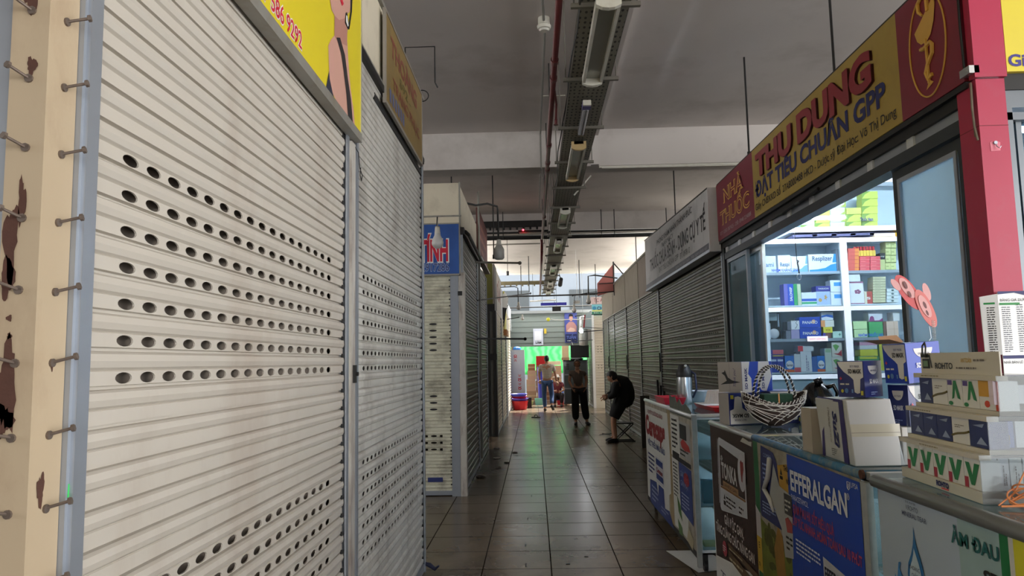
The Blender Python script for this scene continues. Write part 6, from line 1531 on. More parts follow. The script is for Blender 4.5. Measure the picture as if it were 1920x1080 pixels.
for (cx, cz, s_) in ((1.418, 1.763, .010), (1.432, 1.728, .008), (1.485, 1.685, .009), (1.492, 1.655, .007)):
    fo_ = FF(cx, 2.82, cz).rot(20); b = MB(); flat(b, fo_, ell(0, 0, s_ * .6, s_ * 1.6, 12), .009); b.build('printed_mark', mat('oval_mark', (110, 60, 64), rough=.5), t)

# --- eye drop display ---
t = T('eye_drop_display', 'three-tier acrylic display of eye drop boxes with a header card', 'display stand', (1.35, 2.3, TZ))
# long face towards the aisle, running from (xa, ya) near end to far end
near, far = Vector((1.185, 2.03, 0)), Vector((1.215, 2.52, 0))
uu = (near - far).normalized(); nn = uu.cross(Vector((0, 0, 1)))
LEN = (near - far).length
card = mat('display_card', (206, 200, 188), rough=.4, var=.03)
acr = glass('acrylic', tint=(240, 244, 246), haze=.10, hazecol=(220, 226, 232))
tiers = [(0.0, TZ, .128, .0), (0.028, TZ + .128, .102, .035), (0.062, TZ + .230, .108, .07)]
for k, (back, z, h, shift) in enumerate(tiers):
    o_ = far - nn * (-0.0) ; fr_ = Fr(far + Vector((back, 0, z)), uu, (0, 0, 1), nn)
    L_ = LEN
    # shelf box
    b = MB(); b.fbox(fr_, 0, 0, -.20 + back, L_, .012 if k else .03, 0); b.build('tier_base', card, t)
    b = MB(); b.fbox(fr_, 0, h - .014, -.03, L_, h, 0.001); b.build('tier_lip', card, t)
    b = MB(); b.fbox(fr_, -.003, .012, -.2 + back, 0, h, 0); b.fbox(fr_, L_, .0, -.2 + back, L_ + .003, h, 0.0)
    b.fbox(fr_, 0, h - .002, -.2 + back, L_, h, -.03)
    b.build('acrylic_side', acr, t)
    b = MB(); b.fbox(fr_, 0, 0, -.21 + back, L_, h, -.2 + back); b.build('tier_back', card, t)
    g = MB(); fine_print(g, fr_, L_ * .12 if k else L_ * .3, h - .011, L_ * .45, .009, 1, c=.003, seed=k); g.build('lettering', mat('tan_print', (150, 140, 110), rough=.5), t)
text('ROHTO', Fr(far + Vector((0, 0, TZ)), uu, (0, 0, 1), nn), .24, .010, .014, NAVY, t, w=.075, bold=.05, c=.002)
g = MB(); g.fbox(Fr(far + Vector((0, 0, TZ)), uu, (0, 0, 1), nn), .27, .004, .0, .31, .007, .002); g.build('red_line', RED, t)
fr_ = Fr(far + Vector((.075, 0, TZ + .338)), uu, (0, 0, 1), nn)
MB().fbox(fr_, .03, 0, -.004, LEN - .0, .066, 0).build('header_card', card, t)
text('ROHTO', fr_, .13, .016, .018, mat('print_ink2', (50, 56, 60), rough=.5), t, w=.11, bold=.02, c=.002)
b = MB(); flat(b, fr_, [(.085, .052), (.095, .052), (.105, .018), (.112, .018), (.098, .060), (.085, .060)], .002); flat(b, fr_, rect(.045, .016, .095, .047), .0015); b.build('logo_mark', mat('print_ink2', (50, 56, 60)), t)
b = MB(); flat(b, fr_, rect(.052, .022, .085, .041), .003); b.build('logo_mark', mat('logo_sage', (120, 150, 120), rough=.5), t)
text('AN TOÀN', fr_, .29, .036, .012, mat('logo_tan', (206, 170, 90), rough=.5), t, w=.06, bold=.02, c=.002)
g = MB(); fine_print(g, fr_, .36, .036, .11, .014, 1, c=.002, seed=7); fine_print(g, fr_, .26, .014, .21, .012, 1, c=.002, seed=8); g.build('lettering', mat('crease_grey', (120, 114, 110)), t)
b = MB(); b.fbox(fr_, .06, .052, 0.0, .085, .062, .012); b.tube([fr_.p(.062, .06, .008), fr_.p(.058, .09, .004), fr_.p(.066, .10, 0), fr_.p(.08, .085, .004), fr_.p(.083, .06, .008)], .003, n=6)
b.build('binder_clip', M_darkmetal, t)
# boxes in the tiers
EBL = mat('eye_navy', (40, 54, 110), rough=.3, var=.2, scale=60); EWH = mat('eye_white', (222, 222, 220), rough=.35, var=.03); EGR = mat('eye_green', (40, 130, 80), rough=.35); EYL = mat('eye_amber', (214, 160, 60), rough=.4); EOR = mat('eye_orange', (206, 74, 50), rough=.4)
def dropbox(k, a0, w, kind, label):
    back, z, h, _ = tiers[k]
    fr_ = Fr(far + Vector((back, 0, z + (.031 if k == 0 else .013))), uu, (0, 0, 1), nn).sub(a0, 0, -.008)
    hh = h - (.046 if k == 0 else .028)
    o = T('eye_drop_box', label, 'medicine box', fr_.p(w / 2, 0, -.03), 'eye drop boxes in the acrylic display')
    base = EBL if kind == 'b' else EWH
    MB().fbox(fr_, 0, 0, -.05, w, hh, 0).build('carton', base, o)
    if kind == 'b':
        g = MB(); flat(g, fr_, [(.35 * w, .12 * hh), (.9 * w, .12 * hh), (.6 * w, .4 * hh)], .001); flat(g, fr_, [(.2 * w, .8 * hh), (.7 * w, .75 * hh), (.8 * w, .9 * hh)], .001); g.build('printed_patch', mat('pale_steel', (150, 164, 196), rough=.4), o)
    if kind == 'g':
        g = MB(); flat(g, fr_, [(.30 * w, .25 * hh), (.45 * w, .95 * hh), (.62 * w, .95 * hh), (.88 * w, .25 * hh), (.68 * w, .3 * hh), (.55 * w, .65 * hh), (.45 * w, .3 * hh)], .001); flat(g, fr_, ell(.2 * w, .1 * hh, .15 * w, .08 * hh, 10), .001); g.build('printed_patch', EGR, o)
        g = MB(); flat(g, fr_, rect(.05 * w, .78 * hh, .35 * w, .96 * hh), .001); g.build('printed_patch', mat('eye_violet', (90, 70, 140), rough=.4), o)
    if kind == 's':
        g = MB(); g.tube([fr_.p(q * w / 6, hh * (.28 + .04 * q + .02 * math.sin(q)), .001) for q in range(7)], .0035, n=5); g.build('printed_swirl', mat('swirl_olive', (110, 100, 60), rough=.5), o)
        g = MB(); fine_print(g, fr_, .2 * w, .6 * hh, .6 * w, .15 * hh, 2); g.build('lettering', mat('crease_grey', (120, 114, 110)), o)
    if kind == 'r':
        g = MB(); flat(g, fr_, rect(0, .45 * hh, .7 * w, hh), .001); g.build('printed_patch', EYL, o)
        g = MB(); flat(g, fr_, rect(.82 * w, 0, w, hh), .001); flat(g, fr_, ell(.4 * w, .2 * hh, .14 * w, .12 * hh, 12), .001); g.build('printed_patch', EOR, o)
    if kind == 'v':
        g = MB(); flat(g, fr_, [(.1 * w, .85 * hh), (.35 * w, .85 * hh), (.5 * w, .45 * hh), (.65 * w, .85 * hh), (.95 * w, .85 * hh), (.6 * w, .12 * hh), (.4 * w, .12 * hh)], .001); g.build('printed_patch', EGR, o)
        g = MB(); flat(g, fr_, rect(.02 * w, .0, .25 * w, .35 * hh), .001); g.build('printed_patch', mat('eye_crimson', (170, 50, 70), rough=.4), o)
dropbox(2, .02, .085, 'b', 'navy eye drop box at the far end of the top tier'); dropbox(2, .107, .095, 's', 'white eye drop box with an olive swirl on the top tier')
dropbox(2, .204, .088, 'g', 'first white box with a green ribbon figure on the top tier'); dropbox(2, .294, .088, 'g', 'second white box with a green ribbon figure on the top tier'); dropbox(2, .384, .10, 'r', 'amber and orange eye drop box at the near end of the top tier')
dropbox(1, .01, .09, 'b', 'navy eye drop box at the far end of the middle tier'); dropbox(1, .102, .088, 'b', 'second navy eye drop box from the far end of the middle tier'); dropbox(1, .192, .088, 'b', 'third navy eye drop box from the far end of the middle tier')
dropbox(1, .284, .095, 's', 'white swirl eye drop box on the middle tier'); dropbox(1, .381, .10, 'b', 'navy eye drop box at the near end of the middle tier')
for q in range(5): dropbox(0, .03 + q * .09, .088, 'v', ['far end', 'second from the far end', 'middle', 'second from the near end', 'near end'][q] + ' white box with a green V on the bottom tier')
# boxes seen through the near acrylic end
endf = Fr(near + Vector((0.0, 0, 0)), Vector((1, .02, 0)).normalized(), (0, 0, 1), Vector((.02, -1, 0)).normalized())
for k, (a0, w_, z_, h_, col_, lab) in enumerate(((.03, .045, TZ + .26, .065, (222, 206, 214), 'pale pink box end in the top tier of the eye drop display'), (.085, .07, TZ + .262, .05, (224, 224, 228), 'white box end in the top tier of the eye drop display'), (.035, .04, TZ + .145, .07, (110, 124, 180), 'slate blue box end in the middle tier of the eye drop display'), (.08, .08, TZ + .145, .07, (224, 226, 226), 'white box end in the middle tier of the eye drop display'), (.005, .028, TZ + .032, .085, (226, 226, 230), 'first white box end in the bottom tier of the eye drop display'), (.036, .028, TZ + .032, .085, (220, 222, 226), 'second white box end in the bottom tier of the eye drop display'), (.067, .032, TZ + .032, .085, (226, 230, 228), 'third white box end in the bottom tier of the eye drop display'), (.102, .028, TZ + .032, .085, (222, 224, 228), 'fourth white box end in the bottom tier of the eye drop display'))):
    fe = endf.sub(a0 + (.03 if k < 4 else .02), z_, -.012)
    o = T('eye_drop_box', lab, 'medicine box', fe.p(w_ / 2, 0, -.02), 'eye drop boxes in the acrylic display')
    MB().fbox(fe, 0, 0, -.02, w_, h_, 0).build('carton', paint(col_), o)
    g = MB(); fine_print(g, Fr(fe.p(w_ * .75, h_ * .15), fe.v, -fe.u, fe.n), 0, 0, h_ * .7, w_ * .4, 2, seed=k); g.build('lettering', mat('crease_grey', (120, 114, 110)), o)
# orange rubber bands
b = MB()
base = Vector((1.265, 2.0, TZ + .006))
for q in range(5):
    pts = [base + Vector(((.045 - .005 * q) * math.cos(a / 4), -.02 + (.018 + .003 * q) * math.sin(a / 4), .004 * q + .02 * (1 + math.sin(a / 4 + q))) ) for a in range(27)]
    b.tube(pts, .0022, n=5)
b.tube([base + Vector((-.07, -.02, 0)), base + Vector((-.02, -.01, .03)), base + Vector((.01, 0, .07)), base + Vector((.03, .0, .105)), base + Vector((.045, 0, .09)), base + Vector((.06, -.01, .05))], .0022, n=5)
b.tube([base + Vector((-.07, -.03, 0)), base + Vector((0, -.04, .002)), base + Vector((.07, -.035, .004))], .003, n=5)
tag(b.build('rubber_bands', mat('orange_rubber', (210, 130, 76), rough=.5)), 'tangle of orange rubber bands beside the eye drop display', 'rubber bands')
# ===== ceiling services =====
def tray_mat():
    m = bpy.data.materials.new('perforated_tray'); m.use_nodes = True
    nt = m.node_tree; N = nt.nodes.new; L = nt.links.new
    b = nt.nodes['Principled BSDF']
    geo = N('ShaderNodeNewGeometry')
    mp = N('ShaderNodeMapping'); mp.inputs['Scale'].default_value = (26, 13, 1)
    L(geo.outputs['Position'], mp.inputs['Vector'])
    vo = N('ShaderNodeTexVoronoi'); vo.voronoi_dimensions = '2D'; vo.inputs['Scale'].default_value = 1.0; vo.inputs['Randomness'].default_value = 0.25
    L(mp.outputs[0], vo.inputs['Vector'])
    r = N('ShaderNodeValToRGB'); r.color_ramp.elements[0].position = 0.20; r.color_ramp.elements[1].position = 0.26
    r.color_ramp.elements[0].color = (*lin((40, 38, 34)), 1); r.color_ramp.elements[1].color = (*lin((122, 118, 106)), 1)
    L(vo.outputs['Distance'], r.inputs[0])
    L(r.outputs[0], b.inputs['Base Color']); b.inputs['Roughness'].default_value = 0.55; b.inputs['Metallic'].default_value = 0.2
    return m
TRZ = 3.75; TEND = 24.3
t = T('cable_tray', 'long perforated grey cable tray hanging down the middle of the ceiling', 'cable tray', (0.5, 12, TRZ))
b = MB(); b.box(.345, 2.0, TRZ, .655, TEND, TRZ + .006); b.build('tray_floor', tray_mat(), t)
b = MB(); b.box(.34, 2.0, TRZ, .346, TEND, TRZ + .09); b.box(.654, 2.0, TRZ, .66, TEND, TRZ + .09); b.build('tray_side', mat('tray_grey', (110, 106, 98), rough=.55, metal=.3), t)
y = 3.2
while y < 24:
    b = MB(); b.box(.28, y, TRZ - .03, .72, y + .03, TRZ - .002); b.cyl((.30, y + .015, TRZ - .02), (.30, y + .015, 4.4), .005, n=6); b.cyl((.70, y + .015, TRZ - .02), (.70, y + .015, 4.4), .005, n=6)
    b.build('hanger', mat('tray_grey', (110, 106, 98)), t); y += 1.22
b = MB()
for q in range(5):
    x = .33 - .012 * (q % 2); y0 = 2.5 + q * 4.4
    b.tube([(x + .012 * math.sin(k * 1.7 + q), y0 + k * .45, TRZ + .01 + .04 * math.sin(k * .9 + q)) for k in range(11)], .006, n=5)
b.build('loose_cable', M_black, t)
# downstand ledge to the right of the tray on the slab
box('ceiling_rib', M_beam, .78, -6, 4.3, .86, 9.0, 4.4, kind='structure')
box('trim_2', M_beam, .76, 8.93, 3.93, .86, 9.0, 4.4, kind='structure')

FIXW = mat('fixture_white', (206, 204, 194), rough=.4, var=.05, dirt=((150, 130, 90), .35, 9, (1, 1, 1)))
REFL = mat('fixture_reflector', (150, 150, 140), rough=.25, metal=.5, var=.08)
YCAP = mat('yellowed_cap', (186, 160, 112), rough=.5, var=.1)
def batten(label, y0, y1, xc=.5, w=.145, cap=FIXW, group=None, on=False):
    t = T('batten_light', label, 'ceiling light', (xc, (y0 + y1) / 2, TRZ - .06), group)
    z = TRZ - .032
    b = MB(); b.box(xc - w * .32, y0, z - .03, xc + w * .32, y1, z); b.build('housing', FIXW, t)
    for s in (-1, 1):
        b = MB(); P = [(xc + s * w * .5, y0, z - .075), (xc + s * w * .40, y0, z - .075), (xc + s * w * .40, y0, z - .02), (xc + s * w * .5, y0, z - .02)]
        b.box(xc + s * w * .36, y0 + .02, z - .07, xc + s * w * .5, y1 - .02, z - .02); b.build('side_rail', FIXW, t)
    b = MB(); b.box(xc - w * .36, y0 + .02, z - .034, xc + w * .36, y1 - .02, z - .030); b.build('reflector', REFL, t)
    for yy in (y0, y1 - .04):
        b = MB()
        poly = [(xc - w * .5, z), (xc - w * .5, z - .07), (xc - w * .25, z - .088), (xc, z - .093), (xc + w * .25, z - .088), (xc + w * .5, z - .07), (xc + w * .5, z)]
        b.prism(Fr((0, yy, 0), (1, 0, 0), (0, 0, 1), (0, -1, 0)), poly, -.04, 0); b.build('end_cap', cap, t)
    return t
G_ = 'battens along the cable tray'
batten('long white batten light with slim side rails, nearest the camera under the tray', 4.25, 5.55, w=.155, group=G_)
t = T('tube_lamp', 'slim glossy tube lamp with purple end on the cable tray', 'ceiling light', (.5, 6.45, TRZ - .05), )
b = MB(); b.box(.465, 6.08, TRZ - .075, .535, 6.11, TRZ - .03); b.build('end_cap', FIXW, t)
b = MB(); b.box(.463, 6.11, TRZ - .077, .537, 6.20, TRZ - .03); b.build('purple_sleeve', mat('purple_plastic', (70, 64, 130), rough=.4), t)
b = MB(); b.box(.47, 6.20, TRZ - .065, .53, 6.92, TRZ - .03); b.cyl((.487, 6.2, TRZ - .07), (.487, 6.9, TRZ - .07), .013); b.cyl((.513, 6.2, TRZ - .07), (.513, 6.9, TRZ - .07), .013); b.build('tube', mat('tube_unlit', (170, 170, 176), rough=.15, metal=.3), t, smooth=False)
batten('batten light with yellowed end cap in front of the first ceiling beam', 7.25, 8.6, w=.15, cap=YCAP, group=G_)
batten('batten light between the first and second ceiling beams', 10.5, 11.7, w=.15, group=G_)
batten('batten light just before the second ceiling beam', 13.2, 14.4, w=.14, group=G_)
batten('batten light on the bright stretch of tray past the second beam', 16.9, 18.2, w=.15, group=G_)
batten('batten light second to last along the cable tray', 20.3, 21.4, w=.15, group=G_)
batten('last batten light at the far end of the cable tray', 22.9, 24.1, w=.16, group=G_)
t = T('loudspeaker', 'small dark camera-like unit hanging beside the tray past the second beam', 'camera', (.72, 19.3, 3.6))
b = MB(); b.cyl((.74, 18.9, 3.62), (.72, 19.2, 3.50), .05, .06, n=14); b.tube([(.70, 19.0, 3.75), (.74, 19.0, 3.62)], .012); b.build('unit_body', M_black, t)
# red-brown pipe
t = T('sprinkler_pipe', 'dark red pipe running along the ceiling left of the cable tray', 'pipe', (.19, 8, 3.8))
PIP = mat('pipe_red', (92, 34, 36), rough=.45, var=.15)
b = MB(); b.tube([(.215, 1.5, 3.80), (.205, 7.0, 3.80), (.20, 13.6, 3.80)], .024, n=12); b.build('pipe_body', PIP, t, smooth=True)
for yy in (5.4, 5.75, 7.6, 8.3, 8.6, 11.5):
    b = MB(); b.cyl((.207, yy, 3.80), (.206, yy + .07, 3.80), .031, n=12); b.build('pipe_joint', PIP, t)
b = MB(); b.tube([(.21, 5.9, 3.80), (.245, 6.3, 3.78), (.245, 6.5, 3.70)], .011); b.cyl((.245, 6.5, 3.70), (.245, 6.5, 3.655), .014); b.cyl((.245, 6.5, 3.65), (.245, 6.5, 3.645), .022)
b.build('sprinkler_head', PIP, t)
for yy in (4.0, 6.9, 8.7, 10.6, 12.9):
    b = MB(); b.cyl((.205, yy, 3.82), (.205, yy, 4.4), .006, n=6); b.build('hanger', M_darkmetal, t)
t = T('sprinkler_pipe', 'rusty pipe continuing past the second beam beside the tray', 'pipe', (.19, 18, 3.8))
b = MB(); b.tube([(.20, 14.6, 3.72), (.21, 17.0, 3.72), (.24, 24.6, 3.72)], .028, n=10); b.tube([(.2, 14.4, 3.95), (.2, 14.6, 3.72)], .03); b.build('pipe_body', PIP, t, smooth=True)
# conduit and detector
t = T('conduit', 'thin grey conduit left of the red pipe with a round detector', 'conduit', (.12, 7, 4.3))
CG = mat('conduit_grey', (128, 126, 120), rough=.6)
b = MB(); b.tube([(.15, 1.5, 4.36), (.13, 5.6, 4.36), (.155, 6.2, 4.36), (.14, 8.97, 4.36), (.14, 8.97, 3.92), (.16, 9.4, 3.92), (.16, 9.4, 4.36), (.15, 13.5, 4.36)], .011, n=8); b.build('conduit_run', CG, t)
b = MB(); b.lathe([(0, -.075), (.035, -.075), (.042, -.06), (.055, -.055), (.06, -.03), (.05, -.02), (.05, .04), (0, .04)], (.145, 5.95, 4.36), 20); b.build('detector', FIXW, t, smooth=False)
b = MB(); b.tube([(.14, 7.7, 4.37), (.40, 7.7, 4.37)], .006); b.build('branch', FIXW, t)
t = T('conduit', 'cable strip running along the underside of the first ceiling beam', 'conduit', (2, 9.1, 3.9))
b = MB(); b.box(.87, 9.02, 3.91, 6, 9.05, 3.93); b.tube([(.9, 9.0, 3.9), (3.0, 8.98, 3.885), (6, 8.98, 3.895)], .008); b.build('cable_strip', FIXW, t)
t = T('ceiling_rod', 'short white rod sticking out beside the batten in front of the first beam', 'rod', (.75, 9.3, 3.8))
b = MB(); b.tube([(.58, 9.6, 3.70), (.80, 9.45, 3.92)], .010); b.build('rod_body', FIXW, t)
# cross pipe below the second beam, hangers
t = T('cross_pipe', 'black pipe crossing the aisle under the second ceiling beam', 'pipe', (1, 14.1, 3.9))
b = MB(); b.tube([(-6, 14.0, 3.90), (8, 14.0, 3.90)], .045, n=12); b.tube([(-6, 13.9, 3.98), (8, 13.9, 3.98)], .02); b.build('pipe_body', M_black, t, smooth=True)
for x in (-1.2, -.55, 1.35, 1.6, 2.6, 3.3):
    b = MB(); b.cyl((x, 13.95, 3.85), (x, 13.95, 4.4), .009, n=6); b.build('hanger', M_black, t)
t = T('wall_bracket', 'dark angle rail fixed across the second beam left of the tray', 'rail', (-.4, 14.1, 4.1))
b = MB(); b.box(-3, 14.05, 4.12, .3, 14.1, 4.24)
for k in range(24): b.box(-2.9 + k * .13, 14.0, 4.06, -2.86 + k * .13, 14.05, 4.12)
b.build('rail_body', M_darkmetal, t)
t = T('tube_lamp', 'transverse tube lamp with a small glowing red indicator under the second beam', 'ceiling light', (0, 13.0, 3.85))
b = MB(); b.box(-.24, 13.0, 3.80, .30, 13.06, 3.86); b.build('housing', M_darkmetal, t)
b = MB(); b.cyl((-.22, 12.98, 3.80), (.28, 12.98, 3.80), .014); b.build('tube', FIXW, t)
b = MB(); b.ball((-.15, 12.97, 3.86), .016); b.build('indicator', mat('red_led', (255, 60, 60), emit=((255, 40, 50), 12), var=0), t)
t = T('transverse_tray', 'olive transverse cable tray left of the main tray, far bay', 'cable tray', (-1, 21, 3.7))
b = MB(); b.box(-5, 20.8, 3.70, .33, 20.9, 3.80)
for k in range(30): b.box(-4.9 + k * .17, 20.75, 3.65, -4.86 + k * .17, 20.8, 3.70)
b.build('tray_body', mat('olive_tray', (112, 104, 76), rough=.6), t)
t = T('pendant_cable', 'thin pendant cable with a socket hanging over the far left shutters', 'cable', (-.55, 17, 3.7))
b = MB(); b.tube([(-.58, 17.0, 4.4), (-.58, 17.0, 3.62)], .006); b.cyl((-.58, 17, 3.62), (-.58, 17, 3.52), .03, n=8); b.build('cable_body', M_darkmetal, t)
t = T('tube_lamp', 'white transverse tube lamp with blue backing at the far end', 'ceiling light', (.2, 24.5, 3.2))
b = MB(); b.cyl((.3, 24.0, 3.4), (.3, 24.0, 4.4), .006, n=6); b.cyl((.7, 24.0, 3.4), (.7, 24.0, 4.4), .006, n=6); b.cyl((.0, 23.9, 3.47), (.0, 24.0, 4.4), .006, n=6); b.build('hanger', M_darkmetal, t)
b = MB(); b.box(.25, 24.0, 3.33, 1.1, 24.06, 3.42); b.build('blue_strip', mat('banner_blue', (44, 44, 150), rough=.5), t)
b = MB(); b.cyl((-.1, 23.9, 3.47), (.75, 23.9, 3.50), .022); b.build('tube', FIXW, t)
tag(MB().box(.62, 23.8, 3.12, .90, 23.84, 3.26).cyl((.76, 23.82, 3.26), (.76, 23.82, 4.4), .006, n=6).build('exit_sign', M_black), 'small dark hanging exit sign at the end of the aisle', 'sign')
# ducts and cables below the slab in the far bay
for i, (x0, x1, y_, z_, r_) in enumerate(((-6, .3, 17.3, 4.28, .018), (1.0, 4.2, 15.6, 4.25, .02), (-3, 3.8, 23.0, 3.55, .025), (-1.2, 2.6, 24.8, 3.33, .02))):
    t = T('conduit', ['pale conduit across the bright ceiling left of the tray', 'pale conduit across the bright ceiling right of the tray', 'dark thin rail across the far bay above the pendant bulbs', 'lowest thin rail before the grey end wall'][i], 'conduit', ((x0 + x1) / 2, y_, z_))
    b = MB(); b.tube([(x0, y_, z_), (x1, y_, z_ + .03)], r_); b.cyl((max(x0, -1.3), y_, z_), (max(x0, -1.3), min(y_, 24.25), 4.4), .008, n=6); b.cyl((min(x1, 2.5), y_, z_ + .02), (min(x1, 2.5), min(y_, 24.25), 4.4), .008, n=6); b.build('conduit_run', CG if i < 2 else M_darkmetal, t)
for i, (x, y_, z_) in enumerate(((2.7, 15.0, 3.1), (2.95, 15.6, 3.2), (2.35, 16.4, 3.3), (-.1, 20.0, 3.4), (1.35, 21, 3.3), (1.9, 22, 3.2), (-.35, 22, 3.5))):
    t = T('hanging_rod', ['nearest thin hanging rod over the right row', 'second thin hanging rod over the right row', 'third thin hanging rod over the right row', 'thin hanging rod left of the pipe in the far bay', 'thin hanging rod right of the tray in the far bay', 'farthest thin hanging rod right of the tray', 'thin hanging rod over the left edge of the far bay'][i], 'rod', (x, y_, z_))
    b = MB(); b.cyl((x, y_, z_), (x, y_, 4.4), .012, n=6); b.build('rod_body', M_darkmetal, t)
for i, (x, y_, z0_) in enumerate(((-1.05, 9.5, 3.6), (-.55, 10.4, 2.98), (2.1, 6.9, 3.4), (2.15, 10.8, 3.45), (2.1, 4.9, 3.36))):
    t = T('hanging_rod', ['thin black rod behind the blue sign stall roof', 'thin black rod with end socket beside the tall bulb', 'black rod above the start of the yellow pharmacy sign', 'black rod above the white box sign', 'black rod above the middle of the pharmacy sign'][i], 'rod', (x, y_, z0_))
    b = MB(); b.cyl((x, y_, z0_), (x, y_, 4.4), .009, n=6); b.cyl((x, y_, z0_), (x, y_, z0_ + .06), .018, n=8); b.build('rod_body', M_black, t)

# bulbs on brackets
BULB = mat('bulb_white', (206, 206, 204), rough=.3, var=.03)
def bulb(label, pts, c, r=.045, tall=False, lit=None, wire=.008, bar=True):
    t = T('hanging_bulb', label, 'light bulb', c)
    b = MB(); b.tube(pts, wire, n=6); b.build('bracket_wire', M_black, t)
    c = Vector(c)
    b = MB(); b.cyl(c + Vector((0, 0, r * 1.6)), c + Vector((0, 0, r * 2.6)), r * .5, r * .4, n=12); b.build('socket', FIXW if not tall else M_plastic_w, t)
    b = MB()
    if tall: b.lathe([(0, -r * 1.25), (r * .7, -r * 1.2), (r, -r * .9), (r, r * .7), (r * .7, r * 1.3), (r * .4, r * 1.7), (0, r * 1.7)], c, 20)
    else: b.lathe([(0, -r), (r * .6, -r * .82), (r * .95, -r * .35), (r, .05 * r), (r * .85, r * .6), (r * .55, r * 1.2), (r * .45, r * 1.7), (0, r * 1.7)], c, 20)
    m_ = BULB if lit is None else mat('bulb_lit', (255, 255, 255), emit=((250, 252, 255), lit), var=0)
    b.build('bulb_glass', m_, t, smooth=True)
bulb('unlit white bulb hanging in front of the blue sign', [(-1.02, 7.8, 3.09), (-1.025, 7.8, 3.0), (-1.02, 7.8, 2.94)], (-1.02, 7.8, 2.80), r=.065)
t = T('bulb_bar', 'thin horizontal bar above the blue sign carrying the bulb', 'bar', (-1.1, 7.8, 3.1))
b = MB(); b.box(-1.6, 7.79, 3.085, -.76, 7.81, 3.10); b.tube([(-1.3, 7.8, 3.09), (-1.3, 8.41, 3.09)], .008); b.tube([(-1.02, 7.8, 3.09), (-1.02, 7.8, 2.95)], .006); b.cyl((-1.02, 7.8, 2.90), (-1.02, 7.8, 2.98), .026); b.build('bar_body', M_post, t)
bulb('tall unlit bulb hanging from a bent black pipe, left of the aisle', [(-1.0, 9.6, 3.66), (-.75, 9.8, 3.64), (-.60, 9.9, 3.68), (-.47, 10, 3.66), (-.465, 10.0, 3.60), (-.46, 10.0, 3.2)], (-.455, 10.0, 3.00), r=.073, tall=True, wire=.014)
bulb('small unlit bulb on a bent wire over the far left shutters', [(-.8, 18, 3.35), (-.45, 18, 3.36), (-.37, 18, 3.32), (-.365, 18, 2.95)], (-.36, 18, 2.83), r=.055, wire=.012)
bulb('white bulb under a bent black pipe near the pink sign', [(2.0, 17.2, 3.42), (1.45, 17, 3.48), (1.30, 17, 3.46), (1.29, 17, 3.0)], (1.29, 17, 2.86), r=.06, wire=.016)
bulb('white globe bulb under a white fitting in the far bay', [(1.75, 19, 3.3), (1.2, 19, 3.22), (1.08, 19, 3.18), (1.07, 19, 2.9)], (1.06, 19.0, 2.80), r=.06, wire=.008)
t = T('light_fitting', 'white flat fitting above the globe bulb in the far bay', 'fitting', (1.1, 19, 2.95)); b = MB(); b.box(1.05, 19.02, 2.98, 1.22, 19.07, 3.06); b.cyl((1.15, 19.05, 3.06), (1.15, 19.05, 4.4), .005, n=5); b.build('fitting_body', M_plastic_w, t)
bulb('lit bulb glowing beside the far poster', [(2.0, 21, 2.40), (1.5, 21, 2.45), (1.36, 21, 2.42)], (1.36, 21, 2.34), r=.055, lit=25)
bulb('small unlit spot bulb on a short bar before the end wall, left side', [(-.8, 22, 2.78), (-.42, 22, 2.84)], (-.33, 22, 2.79), r=.05, wire=.014)
t = T('hanging_lamp', 'small yellow lamp on a twisted white cord across the end wall', 'lamp', (.45, 23.3, 2.85))
b = MB(); b.tube([(1.86, 23.3, 2.83), (1.5, 23.3, 2.80), (1.2, 23.3, 2.82), (.9, 23.3, 2.80), (.7, 23.3, 2.81), (.55, 23.3, 2.84)], .012, n=6); b.build('white_cord', M_plastic_w, t)
b = MB(); b.ball((.47, 23.3, 2.83), (.06, .05, .06)); b.build('lamp_body', mat('yellow_lamp', (226, 226, 60), rough=.4), t)
# brackets across the aisle
def bar(label, p0, p1, r=.014, m=None):
    t = T('bracket_bar', label, 'bracket bar', p0)
    b = MB(); d = Vector(p1) - Vector(p0)
    b.tube([p0, p1], r, n=4); b.build('bar_body', m or M_darkmetal, t)
    b = MB(); b.ball(p1, r * 1.4, n=8); b.build('bar_end', m or M_black, t)
bar('upper grey bar reaching from the left row under the tall bulb', (-.83, 10.56, 2.96), (-.18, 10.5, 2.925), .02, M_post)
bar('lower black bar reaching into the aisle from the left row at head height', (-.83, 10.66, 1.85), (-.13, 10.8, 1.835), .018, M_black)
bar('thin dark bar from the left row above the olive sign', (-.83, 10.8, 2.42), (-.05, 15.0, 2.90), .014)
bar('thick black bar sticking out of the right row below the pink sign', (2.03, 18.2, 3.20), (.98, 18.0, 3.11), .02, M_black)
bar('black bar across the pale end stall shutter', (2.5, 23.49, 2.48), (1.45, 23.2, 2.40), .022, M_black)
bar('thin bar below the lit bulb', (1.9, 23.46, 2.15), (1.3, 23.2, 2.12), .014)
bar('dark slanting bar above the far poster', (1.93, 23.5, 2.98), (1.35, 23.4, 2.92), .018, M_black)

